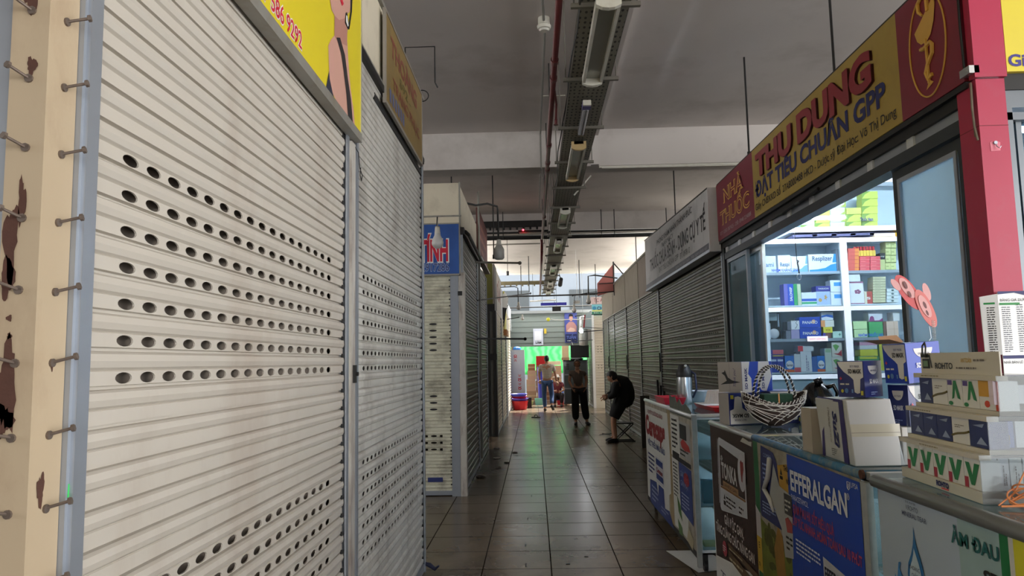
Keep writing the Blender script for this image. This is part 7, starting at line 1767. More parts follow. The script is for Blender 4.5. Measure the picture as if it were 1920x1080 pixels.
# ===== pale end stall at right =====
stall_shell('wall_end_stall', 1.90, 5.0, 23.55, 25.95, 3.0)
shutter('pale cream shutter of the end stall facing the camera', FF(1.92, 23.5, 0), 1.3, 2.93, M_slatw, p=.085, z0=.3, rows=(17, 18, 19, 11, 12), hole=(.05, .02), x_first=.12, n_holes=10, spacing=.10)
box('end_stall_sill', M_creamflat, 1.86, 23.45, 0, 3.3, 23.55, .30, kind='structure')
t = T('steel_post', 'white corner post of the pale end stall', 'post', (1.88, 23.5, 0)); b = MB(); b.box(1.855, 23.44, 0, 1.93, 23.52, 2.95); b.build('post_body', M_white, t)
shutter('grey shutter on the aisle side of the pale end stall', FR(1.87, 25.9, 0), 2.3, 2.95, M_slat3, p=.085, z0=.05)
sg = T('shop_sign', 'turquoise and yellow sign on the pale end stall', 'sign', (2.2, 23.4, 2.98))
b = MB(); b.box(1.875, 23.40, 2.975, 3.2, 23.43, 3.28); b.build('sign_panel', mat('sign_turquoise', (120, 190, 200), rough=.5, var=.2, scale=3), sg)
f = FF(1.875, 23.40, 2.975)
sheet([rect(0, 0, 1.3, .07)], P2((40, 120, 90), 'sign_green_band'), sg, f, c=.003); sheet([rect(.0, .08, .5, .13)], P2((200, 206, 120), 'sign_lime_band'), sg, f, c=.003)
text('CHUY', f, .17, .135, .10, NAVY, sg, w=.36, bold=.03, c=.005); b = MB(); flat(b, f, ell(.08, .19, .06, .06, 16), .004); b.build('emblem', P2((60, 140, 180), 'emblem_blue'), sg)
text('ĐC: Chợ', f, .05, .02, .035, WHT, sg, w=.4, c=.005)
sg = T('shop_sign', 'small pinkish sign with red lettering above the turquoise one', 'sign', (2.1, 23.3, 3.3))
b = MB(); b.box(1.84, 23.38, 3.29, 2.35, 23.41, 3.52); b.build('sign_panel', mat('pinkish_panel', (206, 186, 184), rough=.5, var=.1), sg)
text('TC AL', FF(1.84, 23.38, 3.29), .1, .07, .11, MAR, sg, w=.35, bold=.0, c=.005)
t = T('clear_bag_rack', 'glossy plastic packaging hanging beside the lit bulb', 'plastic bag', (1.7, 23.7, 2.2))
b = MB(); b.lathe([(.0, 0), (.14, .02), (.15, .3), (.13, .7), (.11, .95), (0, 1.0)], (1.62, 24.0, 1.98), 14); b.cyl((1.62, 24, 2.95), (1.62, 24, 4.4), .005, n=5); b.build('bag_body', mat('crinkled_foil', (190, 196, 196), rough=.25, metal=.4, bump=1.0, scale=20, var=.2), t, smooth=True)
t = T('tilted_glass', 'tilted glass panel with red stripe beside the end stall', 'panel', (1.75, 23.3, 2.6))
b = MB(); b.hexa([(1.60, 23.3, 2.52), (1.85, 23.3, 2.48), (1.85, 23.32, 2.48), (1.60, 23.32, 2.52), (1.66, 23.3, 2.95), (1.85, 23.3, 3.1), (1.85, 23.32, 3.1), (1.66, 23.32, 2.95)]); b.build('pane', mat('pale_panel', (150, 166, 170), rough=.3), t)
b = MB(); b.hexa([(1.57, 23.29, 2.55), (1.62, 23.29, 2.55), (1.62, 23.3, 2.55), (1.57, 23.3, 2.55), (1.62, 23.29, 2.95), (1.66, 23.29, 2.95), (1.66, 23.3, 2.95), (1.62, 23.3, 2.95)]); b.build('red_stripe', MAR, t)

# ===== end of the aisle =====
# poster, certificate on the end wall
sg = T('wall_poster', 'blue poster of a dark-haired man with folded arms on the end wall', 'poster', (1.3, 25.97, 2.15))
b = MB(); b.box(1.10, 25.95, 2.14, 1.54, 25.97, 3.26); b.build('poster_sheet', mat('poster_sky', (72, 82, 150), rough=.4, var=.3, scale=3), sg)
f = FF(1.10, 25.95, 2.14)
sheet([[(.05, .38), (.05, .62), (.12, .70), (.17, .74), (.29, .74), (.36, .68), (.42, .58), (.42, .38)]], P2((176, 130, 126), 'poster_shirt'), sg, f, c=.003)
sheet([ell(.23, .86, .065, .10, 20)], P2((190, 140, 120), 'poster_face'), sg, f, c=.004)
sheet([[(.15, .88), (.16, .99), (.22, 1.03), (.30, .99), (.31, .88), (.28, .93), (.18, .93)]], BLK, sg, f, c=.005)
sheet([[(.08, .42), (.20, .54), (.34, .50), (.38, .42), (.30, .38), (.12, .38)]], P2((210, 176, 160), 'poster_arms'), sg, f, c=.005)
sheet([rect(0.02, .02, .42, .30)], P2((24, 34, 80), 'poster_base'), sg, f, c=.003)
text('TUẤN', f, .05, .14, .10, P2((90, 110, 180), 'poster_letter'), sg, w=.34, bold=.03, c=.005)
b = MB(); fine_print(b, f, .08, .05, .28, .04, 1, c=.005); b.build('lettering', WHT, sg)
sg = T('wall_notice', 'white framed notice sheet on the grey end wall', 'notice', (.15, 25.97, 2.07))
b = MB(); b.box(-.02, 25.955, 2.07, .33, 25.975, 2.66); b.build('notice_sheet', mat('notice_white', (206, 212, 226), rough=.4), sg)
f = FF(-.02, 25.955, 2.07); sheet([rect(.05, .18, .29, .50)], P2((236, 240, 246), 'notice_inner'), sg, f, c=.003); text('LÀM', f, .08, .06, .07, BLK, sg, w=.20, bold=.03, c=.004)
tag(MB().box(.37, 25.96, 2.48, .45, 25.975, 2.66).build('yellow_tag', mat('tag_yellow', (206, 180, 60), rough=.5)), 'small yellow tag beside the white notice', 'tag')
# stacked wrapped boxes
WR = mat('wrapped_box', (176, 186, 200), rough=.35, var=.06, bump=.2, scale=12); CKR = P2((176, 30, 44), 'ck_red')
for i, (z0, z1, lab) in enumerate(((0.55, 1.20, 'lower'), (1.203, 1.90, 'upper'))):
    t = T('wrapped_carton', lab + ' white wrapped box with red chevron marks, tall stack at the left', 'carton', (-.56, 24.9, z0), 'wrapped boxes stacked at the left')
    b = MB(); b.box(-.80, 24.6, z0, -.33, 25.2, z1); b.build('box_body', WR, t)
    f = FF(-.80, 24.6, z0)
    for (a, b_) in (((.12, .30),) if i else ((.24, .30), (.24, -.02))):
        if i == 0 and b_ < 0: b_ = .02
        fr_ = Fr(f.p(a + .0, b_ + .22), -f.v, f.u, f.n)
        fr_ = Fr(f.p(a + .10, b_), f.v, -f.u, f.n) if i == 0 else Fr(f.p(a, b_ + .24), -f.v, f.u, f.n)
        text('CK', fr_, 0, 0, .09, CKR, t, w=.13, bold=.05, c=.004)
        g = MB(); [flat(g, fr_, [(x, .045), (x + .04, .09), (x + .055, .09), (x + .02, .045), (x + .055, 0), (x + .04, 0)], .004) for x in (.145, .185)]; g.build('chevron', CKR, t)
t = T('wrapped_carton', 'bottom wrapped box of the tall stack behind the red basin', 'carton', (-.56, 24.9, 0), 'wrapped boxes stacked at the left'); b = MB(); b.box(-.80, 24.6, 0, -.33, 25.2, .547); b.build('box_body', WR, t)
b = MB(); b.ball((-.58, 24.8, 1.94), (.14, .1, .07), n=16, f=lambda q: q * (1 + .15 * math.sin(6 * math.atan2(q.y, q.x))))
tag(b.build('plastic_bag', mat('blue_bag', (60, 120, 190), rough=.3), smooth=True), 'blue plastic bag on top of the tall wrapped box stack', 'bag')
# basins
def basin(label, x, y, z, rx, h, m):
    t = T('plastic_basin', label, 'basin', (x, y, z))
    b = MB(); b.lathe([(0, 0), (rx * .8, 0), (rx * .95, h * .9), (rx, h), (rx * 1.03, h), (rx * 1.03, h * .93), (rx * .97, h * .93), (rx * .84, .012), (0, .012)][:], (x, y, z), 8 if 'red' in label and 'floor' in label else 24)
    b.build('basin_body', m, t)
basin('bright red basin on the floor in front of the tall wrapped boxes', -.49, 23.4, 0.0, .26, .27, paint((206, 30, 44), .35))
basin('purple basin stacked on the red basin', -.50, 23.45, .2735, .28, .07, paint((110, 84, 190), .35))
basin('crimson basin in the stack of basins', -.50, 23.45, .347, .26, .06, paint((170, 24, 60), .35))
basin('blue violet basin topmost of the stack of basins', -.52, 23.45, .41, .27, .08, paint((70, 84, 196), .35))
tag(MB().box(-.26, 24.0, 0, -.12, 24.3, .34).build('black_crate', M_black), 'black crate beside the stacked basins', 'crate')
# cartons at the end
KR = [(164, 128, 98), (180, 146, 116), (150, 112, 80), (190, 152, 126), (170, 138, 120)]
pos = [(-.30, .06, 0.12, .45), (.07, .40, .12, .42), (.41, .66, .12, .40), (-.30, .02, .453, .86), (.03, .36, .423, .80), (.37, .66, .403, .74), (.67, .95, .10, .36), (.67, .95, .363, .66), (-.26, .05, .863, 1.18), (.06, .34, .803, 1.12), (.35, .66, .743, 1.08), (.67, .96, .663, .98), (-.24, .02, 1.183, 1.42), (.66, .96, .983, 1.34), (.36, .64, 1.083, 1.36), (.05, .33, 1.123, 1.36)]
desc = ['tan carton on the bottom row at the far left of the pile', 'tan carton on the bottom row behind the walking man', 'brown carton on the bottom row right of the walking man', 'tan carton second up at the left of the pile', 'tan carton second up behind the blue roll', 'pinkish carton second up in the middle of the pile', 'small carton low at the right of the pile', 'carton second up at the right of the pile', 'brown carton third up at the left of the pile', 'carton third up beside the blue roll', 'carton third up behind the walking man', 'pinkish brown carton third up at the right', 'topmost light carton at the left of the pile', 'ochre carton topmost at the right of the pile', 'topmost carton behind the walking man', 'topmost carton under the red box']
tag(MB().box(-.9, 26.35, 0, 1.6, 27.1, .115).build('wood_platform', mat('platform_wood', (150, 130, 110), rough=.7)), 'low wooden platform under the carton pile', 'platform')
for i, (x0, x1, z0, z1) in enumerate(pos):
    dy = .03 * ((i * 7) % 5)
    t = T('cardboard_carton', desc[i], 'carton', ((x0 + x1) / 2, 26.6 + dy, z0), 'cardboard cartons piled at the end of the aisle')
    MB().box(x0, 26.45 + dy, z0, x1, 26.85 + dy, z1).build('carton_body', mat('kraft_%d' % (i % 5), KR[i % 5], rough=.75, var=.08), t)
    MB().box(x0, 26.447 + dy, (z0 + z1) / 2 - .03, x1, 26.45 + dy, (z0 + z1) / 2 + .02).build('packing_tape', mat('brown_tape', (190, 160, 120), rough=.3), t)
tag(MB().box(.06, 26.4, 1.363, .42, 26.8, 1.70).build('red_box', paint((196, 24, 26), .5)), 'bright red box on top of the carton pile', 'box')
tag(MB().box(.50, 26.5, 1.363, .95, 26.8, 1.50).build('white_sack', paint((226, 206, 180), .6)), 'pale sack lying on top of the cartons at the right', 'sack')
b = MB(); b.cyl((.20, 26.15, .0), (.17, 26.2, 1.30), .08, .075, n=14); b.cyl((.28, 26.1, .0), (.24, 26.15, 1.2), .04, .035, n=10)
tag(b.build('fabric_roll', mat('violet_fabric', (64, 62, 160), rough=.6, var=.2, scale=20)), 'violet blue fabric roll standing against the cartons', 'fabric roll')
def crate(label, x0, y0, x1, y1, z0, h, m):
    t = T('plastic_crate', label, 'crate', ((x0 + x1) / 2, (y0 + y1) / 2, z0)); tray(x0, y0, x1, y1, z0, h, m, t, tpr=.03, nm_='crate_body')
crate('mint green basket on the floor left of the walking man', -.02, 25.6, .28, 25.9, 0, .22, paint((130, 200, 180), .4))
crate('dark red crate right of the walking man', .74, 25.5, 1.0, 25.8, 0.0, .32, paint((176, 22, 40), .4))
crate('blue tub right of the walking man', .92, 25.65, 1.16, 25.9, .36, .12, paint((40, 110, 196), .4))
crate('pale yellow tub at the foot of the cartons', -.30, 25.8, -.06, 26.0, 0, .13, paint((214, 206, 130), .4))
tag(MB().box(.92, 25.62, 0, 1.2, 25.92, .10).build('wood_block', mat('kraft_2', KR[2])), 'lower flat wooden block under the blue tub', 'block')
tag(MB().box(.92, 25.62, .12, 1.2, 25.92, .34).build('shoe_carton', mat('kraft_4', KR[4])), 'beige carton holding up the blue tub', 'carton')
tag(MB().box(.92, 25.62, .102, 1.2, 25.92, .118).build('cloth_fold', M_white), 'folded white cloth between the block and the carton', 'cloth')
# glazed cabinet with the black awning
t = T('glazed_cabinet', 'grey glazed cabinet with stickers behind the standing woman', 'cabinet', (1.4, 25.2, 0))
x0, x1 = .98, 1.80
b = MB()
for x in (x0, (x0 + x1) / 2 - .01, x1 - .03): b.box(x, 25.0, .05, x + .03, 25.03, 1.53)
for z in (.05, .55, 1.02, 1.50): b.box(x0, 25.0, z, x1, 25.03, z + .03)
b.box(x0, 25.4, .05, x1, 25.42, 1.53); b.box(x0, 25.0, 1.5, x1, 25.42, 1.53); b.box(x0, 25.0, .05, x1, 25.42, .08); b.box(x0, 25, .05, x0 + .01, 25.4, 1.5); b.box(x1 - .01, 25, .05, x1, 25.4, 1.5)
b.build('frame', M_galv, t)
b = MB(); b.box(x0 + .03, 25.01, .08, x1 - .03, 25.015, 1.5); b.build('pane', glass('cab_haze', tint=(200, 212, 214), haze=.5, hazecol=(150, 160, 164)), t)
b = MB(); r = random.Random(4)
for k in range(16):
    x = r.uniform(x0 + .05, x1 - .15); z = r.uniform(.15, 1.4); b.box(x, 25.1 + .01 * k, z, x + r.uniform(.06, .14), 25.12 + .01 * k, z + r.uniform(.05, .12))
b.build('cabinet_contents', mat('cabinet_mix', (170, 170, 160), rough=.6, var=.4, scale=14), t)
b = MB()
for k in range(3):
    for q in range(2): b.box(1.08 + .05 * q, 24.996, 1.35 - k * .07, 1.12 + .05 * q, 25.0, 1.39 - k * .07)
b.build('sticker', M_darkmetal, t)
for x in (x0 + .04, x1 - .08): MB().box(x, 25.02, 0, x + .04, 25.06, .05).build('foot', M_black, t)
b = MB(); b.ball((1.45, 25.15, 1.56), (.22, .1, .05), n=14, f=lambda q: q * (1 + .2 * math.sin(5 * math.atan2(q.y, q.x))))
tag(b.build('folded_cloth', M_black, smooth=True), 'crumpled black cloth on top of the glazed cabinet', 'cloth')
tag(MB().box(1.22, 24.6, 1.60, 1.83, 24.66, 2.02).build('black_screen', mat('black_screen', (16, 20, 20), rough=.35)), 'black rectangular screen hanging above the glazed cabinet', 'screen')
t = T('screen_hanger', 'two thin rods holding the black screen under the end wall', 'rod', (1.5, 24.7, 2.0)); b = MB(); b.cyl((1.3, 24.63, 2.02), (1.3, 25.97, 2.3), .008); b.cyl((1.75, 24.63, 2.02), (1.75, 25.97, 2.3), .008); b.build('rod_body', M_darkmetal, t)
tag(MB().box(.98, 25.9, 1.45, 1.22, 25.97, 2.03).build('plywood_sheet', mat('beige_panel', (206, 178, 140), rough=.6)), 'beige panel between the green tarpaulin and the black screen', 'panel')
tag(MB().box(.93, 25.1, 1.535, 1.2, 25.3, 1.62).build('tan_box', mat('kraft_1', KR[1])), 'flat tan box on the left end of the glazed cabinet', 'box')
# outside: tarpaulin, tree, building
TARP = bpy.data.materials.new('green_tarpaulin'); TARP.use_nodes = True
_n = TARP.node_tree; _n.nodes.clear(); _o = _n.nodes.new('ShaderNodeOutputMaterial'); _d = _n.nodes.new('ShaderNodeBsdfDiffuse'); _t = _n.nodes.new('ShaderNodeBsdfTranslucent'); _x = _n.nodes.new('ShaderNodeMixShader')
_w = _n.nodes.new('ShaderNodeTexWave'); _w.inputs['Scale'].default_value = 1.2; _w.inputs['Distortion'].default_value = 6; _g = _n.nodes.new('ShaderNodeNewGeometry'); _c = _n.nodes.new('ShaderNodeMixRGB')
_c.inputs[1].default_value = (*lin((60, 170, 90)), 1); _c.inputs[2].default_value = (*lin((100, 200, 120)), 1)
_n.links.new(_g.outputs['Position'], _w.inputs['Vector']); _n.links.new(_w.outputs['Fac'], _c.inputs[0]); _n.links.new(_c.outputs[0], _d.inputs[0]); _n.links.new(_c.outputs[0], _t.inputs[0])
_x.inputs[0].default_value = .55; _n.links.new(_d.outputs[0], _x.inputs[1]); _n.links.new(_t.outputs[0], _x.inputs[2]); _n.links.new(_x.outputs[0], _o.inputs[0])
b = MB(); n1, n2 = 26, 14; P = []
for j in range(n2):
    for i in range(n1):
        u_, v_ = i / (n1 - 1), j / (n2 - 1)
        P.append((-3 + 6.5 * u_, 29.2 + 3.2 * v_, 1.25 + 1.9 * v_ - .25 * math.sin(PI * u_) * (1 - v_) + .04 * math.sin(u_ * 40 + v_ * 5)))
F = [(j * n1 + i, j * n1 + i + 1, (j + 1) * n1 + i + 1, (j + 1) * n1 + i) for j in range(n2 - 1) for i in range(n1 - 1)]
b.add(P, F)
o = b.build('tarpaulin', TARP, smooth=True); tag(o, 'bright green tarpaulin stretched outside the end of the aisle', 'tarpaulin')
so = o.modifiers.new('thickness', 'SOLIDIFY'); so.thickness = .003
for i, (x, y_) in enumerate(((-2.9, 29.3), (3.4, 29.3))):
    tag(MB().cyl((x, y_, -.02), (x, y_, 1.4), .03).build('tarpaulin_pole', M_darkmetal), ['left pole holding the green tarpaulin', 'right pole holding the green tarpaulin'][i], 'pole')
t = T('leafy_tree', 'dark leafy tree behind the green tarpaulin', 'tree', (-.9, 30.5, 0))
b = MB(); r = random.Random(2)
for k in range(1400):
    a, bb, c_ = r.gauss(0, 1), r.gauss(0, 1), r.gauss(0, 1); l = math.sqrt(a * a + bb * bb + c_ * c_); rr = r.uniform(.5, 1)
    c = Vector((-.8 + a / l * 1.3 * rr, 28.6 + bb / l * .5 * rr, 2.75 + c_ / l * .65 * rr)); d1 = Vector((r.uniform(-1, 1), r.uniform(-1, 1), r.uniform(-1, 1))).normalized() * .08; d2 = d1.orthogonal().normalized() * .03
    b.add([c - d1, c - d2, c + d1, c + d2], [(0, 1, 2, 3)])
b.build('crown', mat('leaf_dark', (52, 66, 44), rough=.6, var=.4, scale=8), t)
b = MB(); b.tube([(-.9, 28.6, -.02), (-.88, 28.6, 1.2), (-.8, 28.6, 2.6)], [.09, .08, .05], n=10); b.tube([(-.88, 28.6, 1.3), (-1.3, 28.6, 2.6)], [.05, .03]); b.build('trunk', mat('bark', (90, 76, 60), rough=.9), t)
t = T('far_building', 'pale blue grey building beyond the yard', 'building', (0, 36, 0))
b = MB(); b.box(-12, 36, -.02, 14, 37, 9); b.build('wall', mat('pale_facade', (104, 112, 122), rough=.8, var=.05), t)
for k in range(6):
    b = MB(); b.box(-9 + k * 3.6, 35.95, 3.2, -7.4 + k * 3.6, 36, 5.0); b.build('window', M_darkframe, t)
# floor litter
for i, (x, y_, s_, c_) in enumerate(((-.62, 11.6, .06, (190, 186, 178)), (-.45, 11.1, .04, (60, 56, 50)), (-.74, 9.75, .06, (70, 66, 60)), (-.55, 10.6, .05, (120, 116, 108)), (-.35, 12.3, .045, (90, 82, 72)), (-.68, 12.9, .05, (64, 58, 52)))):
    r = random.Random(i); b = MB(); b.ball((x, y_, s_ * .22), (s_, s_ * .7, s_ * .25), n=10, f=lambda q: q * (1 + .3 * math.sin(3 * math.atan2(q.y, q.x) + i)))
    tag(b.build('litter_scrap', paint(c_)), ['pale crumpled scrap by the foot of the dark left shutters', 'dark little scrap on the floor past the blue sign stall', 'grey scrap against the nearer dark left shutter', 'grey crumpled scrap between two others by the left row', 'larger flat dark scrap beyond the others on the left', 'small dark scrap under the dark door post'][i], 'litter')
for i, (x, y_) in enumerate(((-.11, 6.15), (-.10, 5.55), (-.1, 7.15), (-.07, 8.35), (.2, 5.6), (.35, 5.8), (-.6, 6.5), (-.52, 6.4), (.98, 10.6))):
    b = MB(); b.box(x, y_, 0.0005, x + (.008 if i < 4 else .03), y_ + (.09 if i < 4 else .02), .003)
    tag(b.build('dirt_mark', M_black), 'small dark dirt mark on the pale floor tiles', 'dirt mark', 'dirt marks on the tiles')
t = T('lost_slipper', 'single dark slipper lying in the middle of the aisle', 'slipper', (.01, 19.9, 0))
b = MB(); b.prism(Fr((.01, 19.9, 0), (1, 0, 0), (0, 1, 0), (0, 0, 1)).rot(-20), ell(0, 0, .13, .05, 20), 0.001, .025); b.build('sole', M_black, t)
b = MB(); b.tube([(-.04, 19.95, .02), (-.01, 19.92, .07), (.04, 19.87, .07), (.06, 19.84, .02)], .012); b.build('strap', M_black, t)
# boards leaning by the right row
tag(MB().hexa([(1.80, 12.7, 0), (2.0, 12.7, 0), (2.0, 12.76, 0), (1.80, 12.76, 0), (1.86, 13.15, .86), (2.02, 13.15, .86), (2.02, 13.2, .86), (1.86, 13.2, .86)]).build('leaning_board', mat('grey_board', (74, 70, 66), rough=.8, var=.15)), 'grey board leaning against the right row beside the bent figure', 'board')
for i in range(3):
    tag(MB().cyl((1.90 + .05 * i, 11.3 + .3 * i, 0), (2.0, 11.5 + .3 * i, 1.0 + .08 * i), .018).build('leaning_pole', M_black), ['nearest dark pole leaning by the grey board', 'middle dark pole leaning by the grey board', 'farthest dark pole leaning by the grey board'][i], 'pole')
# ===== people =====
def skinned(name, nodes, edges, m, parent=None, sub=1, root=0, scale=1.0):
    keys = list(nodes)
    me = bpy.data.meshes.new(name)
    base = Vector(parent['wl']) if parent is not None else Vector(nodes[keys[root]][0]) * 1
    if parent is None: base = Vector((base.x, base.y, 0))
    me.from_pydata([tuple(Vector(nodes[k][0]) - base) for k in keys], [(keys.index(a), keys.index(b_)) for a, b_ in edges], [])
    me.materials.append(m)
    o = bpy.data.objects.new(name, me); COL.objects.link(o)
    o['wl'] = list(base)
    if parent is not None: o.parent = parent; o.location = (0, 0, 0)
    else: o.location = base
    md = o.modifiers.new('skin', 'SKIN'); md.use_smooth_shade = True
    if not me.skin_vertices: bpy.context.view_layer.update()
    sv = me.skin_vertices[0].data
    for i, k in enumerate(keys):
        r = nodes[k][1]
        sv[i].radius = r if isinstance(r, (tuple, list)) else (r, r)
        sv[i].use_root = (i == root)
    s2 = o.modifiers.new('subsurf', 'SUBSURF'); s2.levels = sub; s2.render_levels = sub
    return o
def V(*a): return Vector(a)
def hand(mb, wrist, d, pn, size=1.0, curl=.5, side=1):
    """palm, four unequal fingers and a side thumb; d = pointing direction, pn = palm normal"""
    d = Vector(d).normalized(); pn = Vector(pn); pn = (pn - d * pn.dot(d)).normalized(); sd = d.cross(pn) * side
    w_ = Vector(wrist); s = size
    mb.tube([w_, w_ + d * .03 * s, w_ + d * .075 * s, w_ + d * .09 * s], [.024 * s, .032 * s, .036 * s, .030 * s], n=8)
    for k, (off, ln) in enumerate(((-.027, .066), (-.009, .075), (.009, .070), (.026, .055))):
        p = w_ + d * .082 * s + sd * off * s; q1 = p + (d * .95 + pn * .3 * curl) * ln * .45 * s; q2 = q1 + (d * .7 + pn * .9 * curl) * ln * .32 * s; q3 = q2 + (d * .4 + pn * 1.1 * curl) * ln * .26 * s
        mb.tube([p, q1, q2, q3], [.0095 * s, .009 * s, .008 * s, .006 * s], n=6)
    p = w_ + d * .03 * s - sd * .028 * s; q1 = p + (d * .7 - sd * .6 + pn * .2) * .04 * s; q2 = q1 + (d * .9 - sd * .1 + pn * .4 * curl) * .03 * s
    mb.tube([p, q1, q2], [.012 * s, .011 * s, .008 * s], n=6)
def head(parent, c, face, skinm, hairm, r=.085, tilt=0.0, hair='short'):
    """head with brow, nose, mouth, eyes and ears; face = horizontal direction the face looks"""
    fdir = Vector(face).normalized(); up = Vector((0, 0, 1)); fdir.z += tilt; fdir.normalize()
    rt = fdir.cross(up).normalized(); up2 = rt.cross(fdir).normalized(); c = Vector(c)
    Mx = Matrix((rt, fdir, up2)).transposed()
    def W(x, y, z): return c + Mx @ Vector((x, y, z))
    b = MB(); n = 22; h = 14; P = []; F = []
    for i in range(h + 1):
        a = PI * i / h; z = -math.cos(a)
        for k in range(n):
            t_ = 2 * PI * k / n; x, y = math.sin(a) * math.cos(t_), math.sin(a) * math.sin(t_)
            wx = r * .86 * (1 - .28 * max(0, -z)); wy = r * 1.05 * (1 - .15 * max(0, -z)) ; zz = z * r * 1.32
            yy = y * wy
            if y > 0:
                yy += .010 * math.exp(-((x / .25) ** 2)) * math.exp(-(((z + .12) / .22) ** 2)) * 1.8
                yy -= .008 * math.exp(-(((abs(x) - .38) / .18) ** 2)) * math.exp(-(((z - .08) / .15) ** 2))
                yy += .005 * math.exp(-((x / .3) ** 2)) * math.exp(-(((z + .52) / .1) ** 2))
            P.append(W(x * wx, yy, zz))
    for i in range(h):
        for k in range(n): F.append((i * n + k, i * n + (k + 1) % n, (i + 1) * n + (k + 1) % n, (i + 1) * n + k))
    b.add(P, F)
    b.tube([W(0, 0, -r * .8), W(0, -.012, -r * 1.9)], [.05 * r / .085, .055 * r / .085], n=12)
    for s in (-1, 1): b.ball(W(s * r * .84, -.004, -.005), (.012, .018, .028), n=8)
    b.build('head', skinm, parent, smooth=True)
    e = MB()
    for s in (-1, 1): e.ball(W(s * r * .33, r * .93, r * .10), (.010, .008, .007), n=8)
    e.build('eyes', mat('eye_dark', (30, 24, 22), rough=.3), parent)
    e = MB(); e.tube([W(-r * .24, r * .93, -r * .62), W(0, r * .985, -r * .60), W(r * .24, r * .93, -r * .62)], [.003, .006, .003], n=6); e.build('mouth', mat('lips', (140, 84, 78), rough=.5), parent)
    hb = MB(); P = []; F = []
    for i in range(h + 1):
        a = PI * (.28 if hair != 'cap' else .40) + PI * (1 - (.28 if hair != 'cap' else .40)) * i / h; z = -math.cos(a)
        for k in range(n):
            t_ = 2 * PI * k / n; x, y = math.sin(a) * math.cos(t_), math.sin(a) * math.sin(t_)
            front = max(0, y)
            zc = z
            if front > .2: zc = max(z, .30 + .25 * front)
            rr = math.sqrt(max(0, 1 - min(1, zc * zc))) / max(1e-3, math.sqrt(max(1e-6, 1 - z * z))) if z < .999 and z > -.999 else 1
            rr = min(rr, 1)
            k2 = 1.10
            P.append(W(x * rr * r * .88 * k2, y * rr * r * 1.05 * k2, zc * r * 1.32 * 1.06 + .003))
    for i in range(h):
        for k in range(n): F.append((i * n + k, i * n + (k + 1) % n, (i + 1) * n + (k + 1) % n, (i + 1) * n + k))
    hb.add(P, F); hb.build('hair', hairm, parent, smooth=True)
    return W
SKN = mat('skin_tan', (176, 130, 104), rough=.5, var=.05); HAIR = mat('hair_black', (22, 19, 18), rough=.5, var=.1)

